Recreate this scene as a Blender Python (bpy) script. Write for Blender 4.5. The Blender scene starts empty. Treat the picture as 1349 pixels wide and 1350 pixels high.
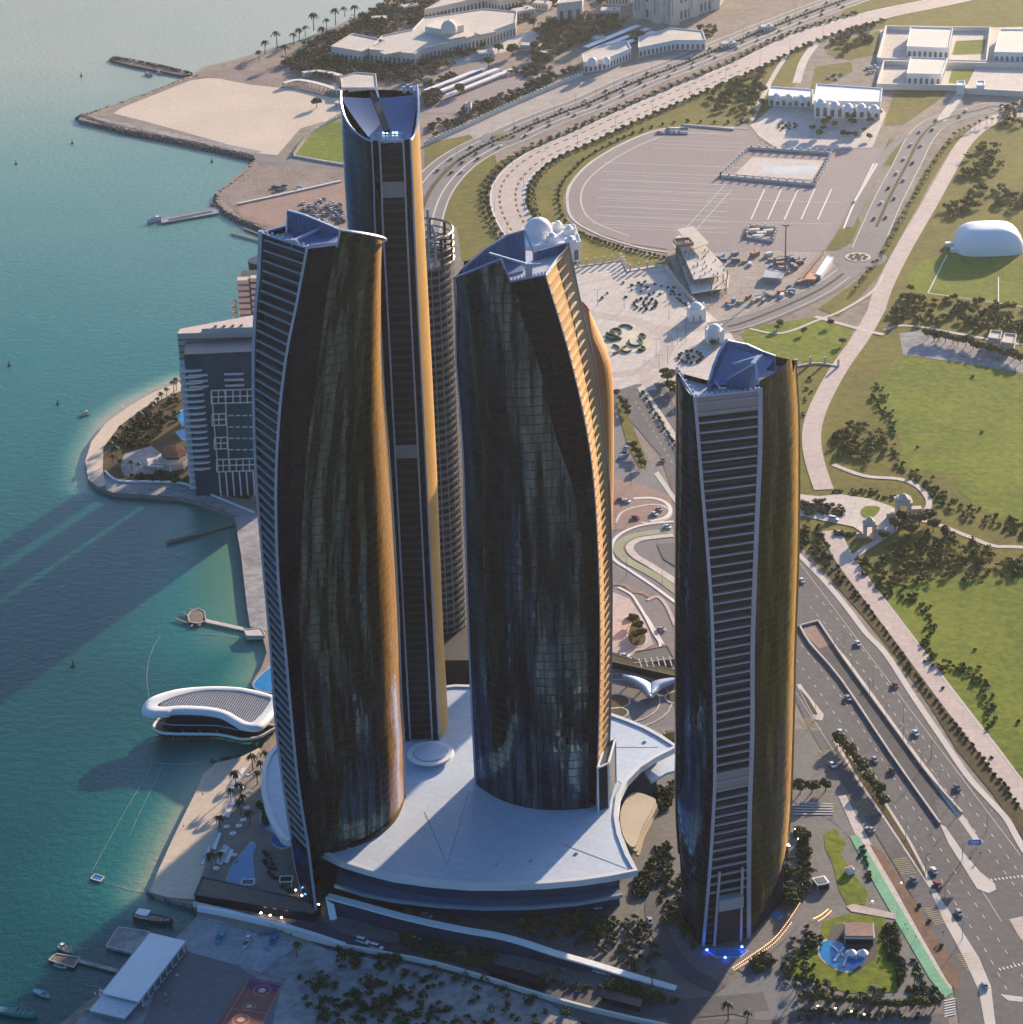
import bpy, math, random
from mathutils import Vector, Matrix, noise
R=math.radians
random.seed(7)
scn=bpy.context.scene
C=scn.collection
# ---------------- camera ----------------
F=3560.0; PITCH=26.0; ROLL=-1.9; H=680.0
cam_d=bpy.data.cameras.new('camera'); cam=bpy.data.objects.new('camera',cam_d); C.objects.link(cam)
cam_d.sensor_width=36; cam_d.lens=F/1349*36; cam_d.clip_start=1; cam_d.clip_end=60000
M_cam=Matrix.Translation((0,0,H))@Matrix.Rotation(R(90-PITCH),4,'X')@Matrix.Rotation(R(ROLL),4,'Z')
cam.matrix_world=M_cam; scn.camera=cam
# ---------------- sky, sun, exposure ----------------
SUN_AZ=30.0; SUN_EL=14.5     # azimuth clockwise from +Y
w=bpy.data.worlds.new("World"); scn.world=w; w.use_nodes=True
nt=w.node_tree; bg=nt.nodes['Background']; sky=nt.nodes.new('ShaderNodeTexSky')
sky.sky_type='NISHITA'; sky.sun_disc=False; sky.sun_elevation=R(SUN_EL); sky.sun_rotation=R(SUN_AZ)
sky.air_density=1.2; sky.dust_density=2.4; sky.ozone_density=7.0
nt.links.new(sky.outputs[0],bg.inputs[0]); bg.inputs[1].default_value=0.11
sl=bpy.data.lights.new('sun','SUN'); sun=bpy.data.objects.new('sun',sl); C.objects.link(sun)
sl.energy=5.0; sl.angle=R(1.0); sl.color=(1.0,0.79,0.56)
sd=Vector((math.sin(R(SUN_AZ))*math.cos(R(SUN_EL)),math.cos(R(SUN_AZ))*math.cos(R(SUN_EL)),math.sin(R(SUN_EL))))
sun.rotation_euler=sd.to_track_quat('Z','Y').to_euler()
scn.view_settings.view_transform='Standard'; scn.view_settings.look='None'
scn.view_settings.gamma=1; scn.view_settings.exposure=1.25
# ---------------- projection helpers (photo 1349x1350 pixels -> metres) ----------------
M3=M_cam.to_3x3(); O=Vector((0,0,H)); MI=M3.inverted()
LZ=2.5
def ray(px,py): return M3@Vector(((px-674.5)/F,-(py-675.0)/F,-1))
def G(px,py,z=LZ):
    d=ray(px,py); t=(z-H)/d.z; p=O+d*t; return (p.x,p.y)
def AT(px,py,Y):
    d=ray(px,py); t=Y/d.y; return O+d*t
def PJ(x,y,z):
    v=MI@(Vector((x,y,z))-O); return (674.5+F*v.x/-v.z, 675.0-F*v.y/-v.z)
SPLIT={'columns':'column','plant_floor_band':'plant_floor_band','side_wall':'side_wall','poles':'pole','posts':'post','legs':'leg','piles':'pile','terrace_lamp':'terrace_lamp','roof_equipment':'roof_unit','front_rib':'front_rib','corner_frame':'corner_frame','edge_frame':'edge_frame','corner_finials':'corner_finial','deck_dividers':'deck_divider','doorway':'doorway','roof_units':'roof_unit','tower':'tower','thwart':'thwart','roof_seams':'roof_seam','tall_windows':'tall_window','screen_cap':'screen_cap'}
# ---------------- mesh builder ----------------
class MB:
    def __init__(s): s.v=[]; s.f=[]; s.uv=[]; s.has_uv=False; s.mi=[]; s.cur=0; s.smooth=False; s.col=None
    def vert(s,p): s.v.append((p[0],p[1],p[2])); return len(s.v)-1
    def face(s,idx,uv=None):
        s.f.append(tuple(idx)); s.uv.append(uv); s.mi.append(s.cur)
        if uv: s.has_uv=True
    def quad(s,a,b,c,d,uv=None): s.face([s.vert(p) for p in (a,b,c,d)],uv)
    def box(s,cx,cy,z0,z1,sx,sy,rot=0,top=1.0):
        c,n=math.cos(rot),math.sin(rot); vs=[]
        for z,k in ((z0,1),(z1,top)):
            for x,y in ((-sx/2,-sy/2),(sx/2,-sy/2),(sx/2,sy/2),(-sx/2,sy/2)):
                vs.append(s.vert((cx+(x*c-y*n)*k,cy+(x*n+y*c)*k,z)))
        a=vs; 
        for q in ((0,3,2,1),(4,5,6,7),(0,1,5,4),(1,2,6,5),(2,3,7,6),(3,0,4,7)): s.face([a[i] for i in q])
    def obox(s,a,b,w,h,up=Vector((0,0,1))):   # beam from a to b
        a=Vector(a); b=Vector(b); d=(b-a).normalized()
        if abs(d.dot(up))>.98: up=Vector((1,0,0))
        sd_=d.cross(up).normalized(); u=sd_.cross(d)
        vs=[]
        for p in (a,b):
            for i,j in ((-1,-1),(1,-1),(1,1),(-1,1)): vs.append(s.vert(p+sd_*(i*w/2)+u*(j*h/2)))
        for q in ((0,3,2,1),(4,5,6,7),(0,1,5,4),(1,2,6,5),(2,3,7,6),(3,0,4,7)): s.face([vs[i] for i in q])
    def prism(s,poly,z0,z1,bottom=True,top=True):
        n=len(poly); 
        ar=sum(poly[i][0]*poly[(i+1)%n][1]-poly[(i+1)%n][0]*poly[i][1] for i in range(n))
        if ar<0: poly=poly[::-1]
        b=[s.vert((p[0],p[1],z0)) for p in poly]; t=[s.vert((p[0],p[1],z1 if len(p)<3 else p[2])) for p in poly]
        for i in range(n): j=(i+1)%n; s.face((b[i],b[j],t[j],t[i]))
        if top: s.face(t)
        if bottom: s.face(b[::-1])
    def flat(s,poly,z):
        n=len(poly)
        ar=sum(poly[i][0]*poly[(i+1)%n][1]-poly[(i+1)%n][0]*poly[i][1] for i in range(n))
        if ar<0: poly=poly[::-1]
        s.face([s.vert((p[0],p[1],z)) for p in poly])
    def tube(s,pts,r,n=6,cap=True):
        rings=[]
        for i,p in enumerate(pts):
            p=Vector(p); a=Vector(pts[max(0,i-1)]); b=Vector(pts[min(len(pts)-1,i+1)])
            d=(b-a).normalized(); up=Vector((0,0,1)) if abs(d.z)<.9 else Vector((1,0,0))
            x=d.cross(up).normalized(); y=x.cross(d); rr=r[i] if isinstance(r,(list,tuple)) else r
            rings.append([s.vert(p+x*(rr*math.cos(k*2*math.pi/n))+y*(rr*math.sin(k*2*math.pi/n))) for k in range(n)])
        for i in range(len(rings)-1):
            for k in range(n): s.face((rings[i][k],rings[i][(k+1)%n],rings[i+1][(k+1)%n],rings[i+1][k]))
        if cap: s.face(rings[0][::-1]); s.face(rings[-1])
    def cyl(s,cx,cy,z0,z1,r0,r1=None,n=16,cap=True):
        r1=r0 if r1 is None else r1
        a=[s.vert((cx+r0*math.cos(k*2*math.pi/n),cy+r0*math.sin(k*2*math.pi/n),z0)) for k in range(n)]
        b=[s.vert((cx+r1*math.cos(k*2*math.pi/n),cy+r1*math.sin(k*2*math.pi/n),z1)) for k in range(n)]
        for k in range(n): s.face((a[k],a[(k+1)%n],b[(k+1)%n],b[k]))
        if cap: s.face(b); s.face(a[::-1])
    def dome(s,cx,cy,z0,r,h,n=16,m=6,sx=1,sy=1,rot=0,cl=1):
        rings=[]
        for j in range(m):
            t=j/m*math.pi/2; rr=r*math.cos(t); z=z0+h*math.sin(t); ring=[]
            for k in range(n):
                x=rr*sx*math.cos(k*2*math.pi/n); y=rr*sy*math.sin(k*2*math.pi/n)
                ring.append(s.vert((cx+x*math.cos(rot)-y*math.sin(rot),cy+x*math.sin(rot)+y*math.cos(rot),z)))
            rings.append(ring)
        tip=s.vert((cx,cy,z0+h))
        for j in range(m-1):
            for k in range(n): s.face((rings[j][k],rings[j][(k+1)%n],rings[j+1][(k+1)%n],rings[j+1][k]))
        for k in range(n): s.face((rings[-1][k],rings[-1][(k+1)%n],tip))
    def grid(s,P,uv=None,closed=False):
        n=len(P); m=len(P[0]); id=[[s.vert(P[i][j]) for j in range(m)] for i in range(n)]
        for i in range(n-1):
            for j in range(m if closed else m-1):
                k=(j+1)%m
                s.face((id[i][j],id[i][k],id[i+1][k],id[i+1][j]), [uv[i][j],uv[i][k],uv[i+1][k],uv[i+1][j]] if uv else None)
    def build(s,name,mats,parent=None,label=None,smooth=False):
        if name in SPLIT and parent is not None:
            up=list(range(len(s.v)))
            def find(a):
                while up[a]!=a: up[a]=up[up[a]]; a=up[a]
                return a
            for f in s.f:
                r=find(f[0])
                for q in f[1:]: up[find(q)]=r
            groups={}
            for fi,f in enumerate(s.f): groups.setdefault(find(f[0]),[]).append(fi)
            if 1<len(groups)<=100:
                o=None
                for fl in groups.values():
                    m=MB(); mp={}
                    for fi in fl:
                        idx=[]
                        for q in s.f[fi]:
                            if q not in mp: mp[q]=m.vert(s.v[q])
                            idx.append(mp[q])
                        m.face(idx,s.uv[fi])
                    o=m._build(SPLIT[name],mats,parent,label,smooth)
                return o
        return s._build(SPLIT.get(name,name) if parent is not None else name,mats,parent,label,smooth)
    def _build(s,name,mats,parent=None,label=None,smooth=False):
        me=bpy.data.meshes.new(name)
        off=Vector(parent_world(parent)) if parent is not None else Vector((0,0,0))
        me.from_pydata([(x-off.x,y-off.y,z-off.z) for x,y,z in s.v],[],s.f)
        if not isinstance(mats,(list,tuple)): mats=[mats]
        for m in mats: me.materials.append(m)
        if s.has_uv:
            l=me.uv_layers.new(name='UVMap'); k=0
            for fi,f in enumerate(s.f):
                u=s.uv[fi]
                for i in range(len(f)):
                    if u: l.data[k].uv=u[i]
                    k+=1
        me.polygons.foreach_set('material_index',s.mi)
        if smooth: me.polygons.foreach_set('use_smooth',[True]*len(s.f))
        me.update()
        o=bpy.data.objects.new(name,me); C.objects.link(o)
        if parent is not None: o.parent=parent
        if label: o['label']=label
        return o
WPOS={}
def parent_world(o):
    v=Vector((0,0,0))
    while o is not None: v+=o.location; o=o.parent
    return v
def thing(name,label,cat,loc=(0,0,0),group=None,rot=0):
    o=bpy.data.objects.new(name,None); C.objects.link(o); o.location=loc; o.rotation_euler=(0,0,rot); o.empty_display_size=1
    o['label']=label; o['category']=cat
    if group: o['group']=group
    return o
def tag(o,label,cat,group=None):
    o['label']=label; o['category']=cat
    if group: o['group']=group
    return o
def center(o):      # put a top-level mesh's origin at its base
    me=o.data; n=len(me.vertices)
    cx=sum(v.co.x for v in me.vertices)/n; cy=sum(v.co.y for v in me.vertices)/n; cz=min(v.co.z for v in me.vertices)
    me.transform(Matrix.Translation((-cx,-cy,-cz))); o.location=(cx,cy,cz); return o
def copy_tree(o,loc=None,rot=None,scale=None,label=None,group=None,parent=None):
    c=o.copy(); C.objects.link(c)
    if parent is not None: c.parent=parent
    if loc is not None: c.location=loc
    if rot is not None: c.rotation_euler=(0,0,rot)
    if scale is not None: c.scale=(scale,)*3 if isinstance(scale,(int,float)) else scale
    if label: c['label']=label
    if group: c['group']=group
    for ch in CH.get(o.name,()): 
        d=ch.copy(); C.objects.link(d); d.parent=c
        for g in CH.get(ch.name,()):
            e=g.copy(); C.objects.link(e); e.parent=d
    return c
CH={}
def reg(o):   # register children of a prototype for copying
    CH[o.name]=list(o.children)
    for c in o.children: CH[c.name]=list(c.children)
    return o
def smoothpts(p,k=6,closed=False):
    n=len(p); out=[]
    rng=range(n) if closed else range(n-1)
    for i in rng:
        if closed: a,b,c,d=[Vector(p[(i+j)%n]) for j in (-1,0,1,2)]
        else: a,b,c,d=Vector(p[max(i-1,0)]),Vector(p[i]),Vector(p[i+1]),Vector(p[min(i+2,n-1)])
        for j in range(k):
            t=j/k; out.append(.5*((2*b)+(c-a)*t+(2*a-5*b+4*c-d)*t*t+(3*b-a-3*c+d)*t**3))
    if not closed: out.append(Vector(p[-1]))
    return out
def struct(o): o['kind']='structure'; return o
def stuff(o,label=None):
    o['kind']='stuff'
    if label: o['label']=label
    return o
CNT=[0]
def zoff():
    CNT[0]=(CNT[0]+1)%11; return CNT[0]*.004
def sheet(name,pts,mat,lay,smooth=0,kind='structure',z=None,world=False,label=None,cat=None):
    p=pts if world else [G(*q) for q in pts]
    if smooth: p=[(q[0],q[1]) for q in smoothpts(p,smooth,True)]
    m=MB(); zz=(LZ+0.06*lay+zoff()) if z is None else z
    m.flat(p,zz); o=m.build(name,mat)
    if kind=='structure': struct(o)
    elif kind=='stuff': stuff(o,label)
    if cat: o['category']=cat; o['label']=label
    return o
def offset_path(p,w):
    L=[];Rr=[]
    for i,q in enumerate(p):
        a=Vector(p[max(0,i-1)]); b=Vector(p[min(len(p)-1,i+1)]); d=(b-a); d=d/max(d.length,1e-6); n=Vector((-d.y,d.x))
        ww=w[i] if isinstance(w,(list,tuple)) else w
        L.append(Vector(q)+n*ww/2); Rr.append(Vector(q)-n*ww/2)
    return L,Rr
def strip(name,pts,w,mat,lay,k=6,shift=0,world=False,dash=None,m=None,h=0.0):
    """ribbon along a path in photo pixels; w,shift metres; dash=(on,off)"""
    p=[Vector(q) for q in pts] if world else [Vector(G(*q)) for q in pts]
    if k>1: p=smoothpts(p,k)
    if shift:
        p=offset_path(p,2*shift)[0]
    own=m is None; m=m or MB(); z=LZ+0.06*lay+zoff()
    if dash:
        # resample
        acc=0; L,Rr=offset_path(p,w); 
        on,off=dash; pos=0
        seg=[]; d=[0]
        for i in range(len(p)-1): d.append(d[-1]+(p[i+1]-p[i]).length)
        def at(s_):
            for i in range(len(p)-1):
                if d[i+1]>=s_:
                    t=(s_-d[i])/max(d[i+1]-d[i],1e-6); return L[i].lerp(L[i+1],t),Rr[i].lerp(Rr[i+1],t)
            return L[-1],Rr[-1]
        s_=0
        while s_<d[-1]:
            a,b=at(s_); c,e=at(min(s_+on,d[-1])); m.quad((b.x,b.y,z),(e.x,e.y,z),(c.x,c.y,z),(a.x,a.y,z)); s_+=on+off
    else:
        L,Rr=offset_path(p,w)
        if h:
            m.prism([(q.x,q.y) for q in L]+[(q.x,q.y) for q in Rr[::-1]],LZ-.3,LZ+h)
        else:
            P=[[(Rr[i].x,Rr[i].y,z),(L[i].x,L[i].y,z)] for i in range(len(p))]
            m.grid(P) if False else [m.quad(P[i][0],P[i+1][0],P[i+1][1],P[i][1]) for i in range(len(p)-1)]
    if own:
        return struct(m.build(name,mat))
# ---------------- materials ----------------
def nodes(name):
    m=bpy.data.materials.new(name); m.use_nodes=True; t=m.node_tree; b=t.nodes['Principled BSDF']; return m,t,b
def mat(name,col,rough=.8,metal=0.0,var=0.25,scale=.05,scale2=1.2,col2=None,bump=0.0,spec=.5,emit=None,es=0,fine=0.0):
    m,t,b=nodes(name); N=t.nodes; L=t.links
    b.inputs['Roughness'].default_value=rough; b.inputs['Metallic'].default_value=metal
    b.inputs['Specular IOR Level'].default_value=spec
    tc=N.new('ShaderNodeTexCoord')
    n1=N.new('ShaderNodeTexNoise'); n1.inputs['Scale'].default_value=scale; n1.inputs['Detail'].default_value=6; n1.inputs['Roughness'].default_value=.65
    n2=N.new('ShaderNodeTexNoise'); n2.inputs['Scale'].default_value=scale2; n2.inputs['Detail'].default_value=4
    L.new(tc.outputs['Object'],n1.inputs['Vector']); L.new(tc.outputs['Object'],n2.inputs['Vector'])
    ad=N.new('ShaderNodeMath'); ad.operation='MULTIPLY_ADD'; ad.inputs[1].default_value=.5+fine*.5; L.new(n2.outputs[0],ad.inputs[0]); 
    mu=N.new('ShaderNodeMath'); mu.operation='MULTIPLY'; mu.inputs[1].default_value=.5; L.new(n1.outputs[0],mu.inputs[0]); L.new(mu.outputs[0],ad.inputs[2])
    cr=N.new('ShaderNodeValToRGB'); L.new(ad.outputs[0],cr.inputs[0])
    c2=col2 or tuple(c*(1+var) for c in col); c1=tuple(c*(1-var) for c in col) if not col2 else col
    cr.color_ramp.elements[0].position=.35; cr.color_ramp.elements[1].position=.68+fine*.2
    cr.color_ramp.elements[0].color=(*c1,1); cr.color_ramp.elements[1].color=(*c2,1)
    L.new(cr.outputs[0],b.inputs['Base Color'])
    if bump:
        bp=N.new('ShaderNodeBump'); bp.inputs['Strength'].default_value=1; bp.inputs['Distance'].default_value=bump
        L.new(n2.outputs[0],bp.inputs['Height']); L.new(bp.outputs[0],b.inputs['Normal'])
    if emit: b.inputs['Emission Color'].default_value=(*emit,1); b.inputs['Emission Strength'].default_value=es
    return m
def cell_glass(name,base,rough=.12,fh=4.2,mw=1.6,line=(.05,.06,.07),diff=None,dmix=0.0,metal=.75,lw=.10,vlw=.08,jit=.02,lmix=1.0,refl_blotch=None,sheen=None):
    """curtain wall: floor lines by height, mullions by U, per-pane normal and tint variation"""
    m,t,b=nodes(name); N=t.nodes; L=t.links
    uv=N.new('ShaderNodeUVMap'); sp=N.new('ShaderNodeSeparateXYZ'); L.new(uv.outputs[0],sp.inputs[0])
    def mth(op,a,bv=None,cl=False):
        n=N.new('ShaderNodeMath'); n.operation=op
        if hasattr(a,'is_linked'): L.new(a,n.inputs[0])
        else: n.inputs[0].default_value=a
        if bv is not None:
            if hasattr(bv,'is_linked'): L.new(bv,n.inputs[1])
            else: n.inputs[1].default_value=bv
        n.use_clamp=cl; return n.outputs[0]
    u=mth('DIVIDE',sp.outputs[0],mw); v=mth('DIVIDE',sp.outputs[1],fh)
    fu=mth('FRACT',u); fv=mth('FRACT',v)
    lu=mth('LESS_THAN',fu,vlw); lv=mth('LESS_THAN',fv,lw); ln=mth('MAXIMUM',lu,lv)
    cu=mth('FLOOR',u); cv=mth('FLOOR',v); cb=N.new('ShaderNodeCombineXYZ'); L.new(cu,cb.inputs[0]); L.new(cv,cb.inputs[1])
    wn=N.new('ShaderNodeTexWhiteNoise'); wn.noise_dimensions='2D'; L.new(cb.outputs[0],wn.inputs['Vector'])
    # large streaks: mirrored sea and towers painted into the base colour
    mp=N.new('ShaderNodeMapping'); mp.inputs['Scale'].default_value=(.16,.017,1); L.new(uv.outputs[0],mp.inputs[0])
    ns=N.new('ShaderNodeTexNoise'); ns.inputs['Scale'].default_value=1; ns.inputs['Detail'].default_value=7; ns.inputs['Roughness'].default_value=.7; L.new(mp.outputs[0],ns.inputs['Vector'])
    cr=N.new('ShaderNodeValToRGB'); L.new(ns.outputs[0],cr.inputs[0]); cr.color_ramp.elements[0].position=.45; cr.color_ramp.elements[1].position=.70
    bl=refl_blotch or tuple(c*1.8 for c in base)
    cr.color_ramp.elements[0].color=(*[c*.55 for c in base],1); cr.color_ramp.elements[1].color=(*bl,1)
    hs=N.new('ShaderNodeMix'); hs.data_type='RGBA'; hs.blend_type='MULTIPLY'; hs.inputs['Factor'].default_value=.3
    L.new(cr.outputs[0],hs.inputs['A']); L.new(wn.outputs['Value'],hs.inputs['B'])
    mx=N.new('ShaderNodeMix'); mx.data_type='RGBA'; L.new(mth('MULTIPLY',ln,lmix),mx.inputs['Factor']); L.new(hs.outputs['Result'],mx.inputs['A']); mx.inputs['B'].default_value=(*line,1)
    L.new(mx.outputs['Result'],b.inputs['Base Color'])
    L.new(mth('MULTIPLY',mth('SUBTRACT',1.0,mth('MULTIPLY',ln,lmix)),metal),b.inputs['Metallic'])
    L.new(mth('ADD',mth('MULTIPLY',ln,.35),rough),b.inputs['Roughness'])
    b.inputs['Specular Tint'].default_value=(.25,.5,1.0,1)
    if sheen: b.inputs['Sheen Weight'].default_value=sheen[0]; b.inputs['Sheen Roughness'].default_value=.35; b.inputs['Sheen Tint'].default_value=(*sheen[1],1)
    # per pane tilt
    geo=N.new('ShaderNodeNewGeometry'); va=N.new('ShaderNodeVectorMath'); va.operation='SUBTRACT'; L.new(wn.outputs['Color'],va.inputs[0]); va.inputs[1].default_value=(.5,.5,.5)
    vs=N.new('ShaderNodeVectorMath'); vs.operation='SCALE'; vs.inputs['Scale'].default_value=jit; L.new(va.outputs[0],vs.inputs[0])
    vd=N.new('ShaderNodeVectorMath'); vd.operation='ADD'; L.new(geo.outputs['Normal'],vd.inputs[0]); L.new(vs.outputs[0],vd.inputs[1])
    vn=N.new('ShaderNodeVectorMath'); vn.operation='NORMALIZE'; L.new(vd.outputs[0],vn.inputs[0]); L.new(vn.outputs[0],b.inputs['Normal'])
    if diff:
        df=N.new('ShaderNodeBsdfDiffuse'); df.inputs[0].default_value=(*diff,1)
        ms=N.new('ShaderNodeMixShader'); ms.inputs[0].default_value=dmix
        out=N['Material Output']; L.new(b.outputs[0],ms.inputs[1]); L.new(df.outputs[0],ms.inputs[2]); L.new(ms.outputs[0],out.inputs[0])
    return m
def grid(m,w,h,col,mort=.04,fac=.5,rot=0.0,off=0.5):
    '''thin joints laid over a material's base colour, w by h metres'''
    t=m.node_tree; N=t.nodes; L=t.links; b=N['Principled BSDF']
    src=b.inputs['Base Color'].links[0].from_socket
    tc=N.new('ShaderNodeTexCoord'); mp=N.new('ShaderNodeMapping'); mp.inputs['Rotation'].default_value=(0,0,rot); L.new(tc.outputs['Object'],mp.inputs[0])
    br=N.new('ShaderNodeTexBrick'); br.offset=off; br.inputs['Scale'].default_value=1; br.inputs['Brick Width'].default_value=w; br.inputs['Row Height'].default_value=h; br.inputs['Mortar Size'].default_value=mort
    br.inputs['Color1'].default_value=(1,1,1,1); br.inputs['Color2'].default_value=(.86,.86,.86,1); br.inputs['Mortar'].default_value=(*col,1); br.inputs['Mortar Smooth'].default_value=.1
    L.new(mp.outputs[0],br.inputs[0]); mx=N.new('ShaderNodeMix'); mx.data_type='RGBA'; mx.blend_type='MULTIPLY'; mx.inputs['Factor'].default_value=fac
    L.new(src,mx.inputs['A']); L.new(br.outputs['Color'],mx.inputs['B']); L.new(mx.outputs['Result'],b.inputs['Base Color']); return m
MT={}
MT['white']=mat('white_paint',(.72,.71,.69),.5,var=.08,scale=.1)
MT['roofwhite']=mat('podium_roof_panels',(.46,.53,.62),.45,var=.07,scale=.03,scale2=.4,col2=(.56,.62,.70))
MT['stonewhite']=mat('pale_stone',(.58,.54,.48),.8,var=.12,scale=.08)
MT['stonepink']=mat('pink_paving',(.46,.37,.33),.85,var=.16,scale=.02,scale2=.25)
MT['plaza']=mat('plaza_paving',(.52,.45,.40),.85,var=.15,scale=.03,scale2=.3)
MT['asphalt']=mat('asphalt',(.062,.062,.074),.85,var=.45,scale=.03,scale2=.35)
MT['asphalt2']=mat('worn_asphalt',(.15,.14,.145),.9,var=.22,scale=.015,scale2=.5)
MT['carpark']=mat('carpark_paving',(.215,.172,.178),.9,var=.14,scale=.01,scale2=.6)
MT['brickpave']=mat('brick_paving',(.25,.15,.12),.9,var=.25,scale=.05,scale2=.6)
MT['grass']=mat('grass',(.11,.105,.025),.95,var=.4,scale=.012,scale2=.22,col2=(.21,.18,.04),spec=.1,bump=.3)
MT['grassb']=mat('bright_grass',(.085,.12,.016),.95,scale=.012,scale2=.25,col2=(.22,.245,.028),spec=.1,bump=.3)
MT['dryearth']=mat('bare_earth',(.27,.21,.18),.95,var=.35,scale=.03,scale2=.5,spec=.1,bump=.4)
MT['sand']=mat('sand',(.60,.49,.38),.95,var=.14,scale=.015,scale2=.35,spec=.1)
MT['sandgrey']=mat('grey_sand',(.17,.16,.155),.95,scale=.03,scale2=.25,col2=(.42,.40,.39),spec=.1)
MT['ground']=mat('city_ground',(.27,.22,.18),.95,var=.3,scale=.01,scale2=.2,spec=.1)
MT['soil']=mat('planting_bed',(.10,.075,.04),.95,var=.5,scale=.1,scale2=1,spec=.1)
MT['rock']=mat('rock_armour',(.16,.13,.12),.95,var=.45,scale=.15,scale2=.8,spec=.2,bump=.8)
MT['mark']=mat('road_marking',(.62,.60,.56),.7,var=.1)
MT['kerb']=mat('kerb_stone',(.50,.45,.40),.85,var=.12)
MT['leaf']=mat('tree_leaves',(.028,.042,.012),.8,var=.5,scale=.09,scale2=1.6,col2=(.13,.135,.032),spec=.2)
MT['leafd']=mat('dark_leaves',(.022,.035,.014),.8,var=.5,scale=.12,scale2=1.6,col2=(.085,.10,.03),spec=.2)
MT['palm']=mat('palm_fronds',(.03,.05,.018),.7,var=.4,scale=.3,scale2=3,spec=.3)
MT['bark']=mat('bark',(.14,.10,.07),.9,var=.3,scale=1)
MT['frame']=mat('pale_metal_frame',(.38,.44,.54),.35,.4,var=.08,scale=.1)
MT['fins']=mat('sunshade_metal',(.40,.41,.44),.4,.3,var=.1,scale=.1)
MT['navy']=mat('navy_panel',(.012,.016,.03),.3,.3,var=.25,scale=.1,spec=.5)
MT['blueroof']=mat('blue_grey_roof',(.09,.16,.30),.5,.1,var=.18,scale=.2)
MT['deck']=mat('roof_deck',(.34,.37,.43),.7,var=.15,scale=.3)
MT['dark']=mat('dark_interior',(.015,.015,.018),.6,var=.3)
MT['metal']=mat('grey_metal',(.3,.3,.31),.45,.5,var=.1)
MT['pole']=mat('lamp_post_metal',(.16,.15,.15),.5,.5,var=.1)
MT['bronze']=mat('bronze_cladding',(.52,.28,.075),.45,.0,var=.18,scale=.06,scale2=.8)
MT['copper']=mat('copper_cladding',(.50,.20,.07),.5,.0,var=.2,scale=.05,scale2=.7)
MT['wood']=mat('pier_wood',(.17,.13,.10),.9,var=.3,scale=.3)
MT['glass_dk']=cell_glass('dark_curtain_wall',(.016,.024,.045),metal=.85,line=(.006,.009,.016),diff=(.004,.007,.014),dmix=.3,jit=.03)
MT['glass_a']=cell_glass('bronze_tinted_curtain_wall',(.010,.034,.045),rough=.10,metal=.9,line=(.008,.011,.013),diff=(.80,.42,.09),dmix=.02,jit=.05,refl_blotch=(.20,.36,.42),sheen=(.5,(1,.55,.12)))
MT['glass_b']=cell_glass('blue_tinted_curtain_wall',(.008,.038,.065),rough=.08,metal=.9,line=(.008,.013,.02),diff=(.01,.03,.05),dmix=.08,jit=.05,refl_blotch=(.24,.40,.47))
MT['glass_c']=cell_glass('olive_tinted_curtain_wall',(.05,.05,.03),rough=.16,metal=.85,line=(.025,.022,.012),diff=(.42,.28,.07),dmix=.05,jit=.05,refl_blotch=(.26,.24,.13),sheen=(.32,(1,.6,.15)))
MT['glass_in']=cell_glass('recessed_dark_glazing',(.02,.02,.025),rough=.25,metal=.4,line=(.05,.048,.05),lw=.3,vlw=.05,jit=.03,fh=4.0,diff=(.02,.02,.02),dmix=.3)

grid(MT['roofwhite'],9,4.5,(.6,.62,.68),.16,.5,.5)
grid(MT['grassb'],900,7,(.86,.86,.8),.4,.5,.35,0)
grid(MT['grass'],900,13,(.9,.88,.84),.5,.4,-.6,0)
grid(MT['plaza'],6,6,(.7,.66,.62),.25,.6,.3,0)
grid(MT['stonepink'],7,3.2,(.72,.66,.64),.22,.5,.2)
grid(MT['carpark'],2.9,9.5,(1.45,1.4,1.38),.2,.5,-.1,0)
grid(MT['asphalt'],60,3.6,(.8,.8,.8),.5,.35,.62)
MT['grey_lid']=mat('roof_unit_metal',(.4,.4,.42),.5,.2)
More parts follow.
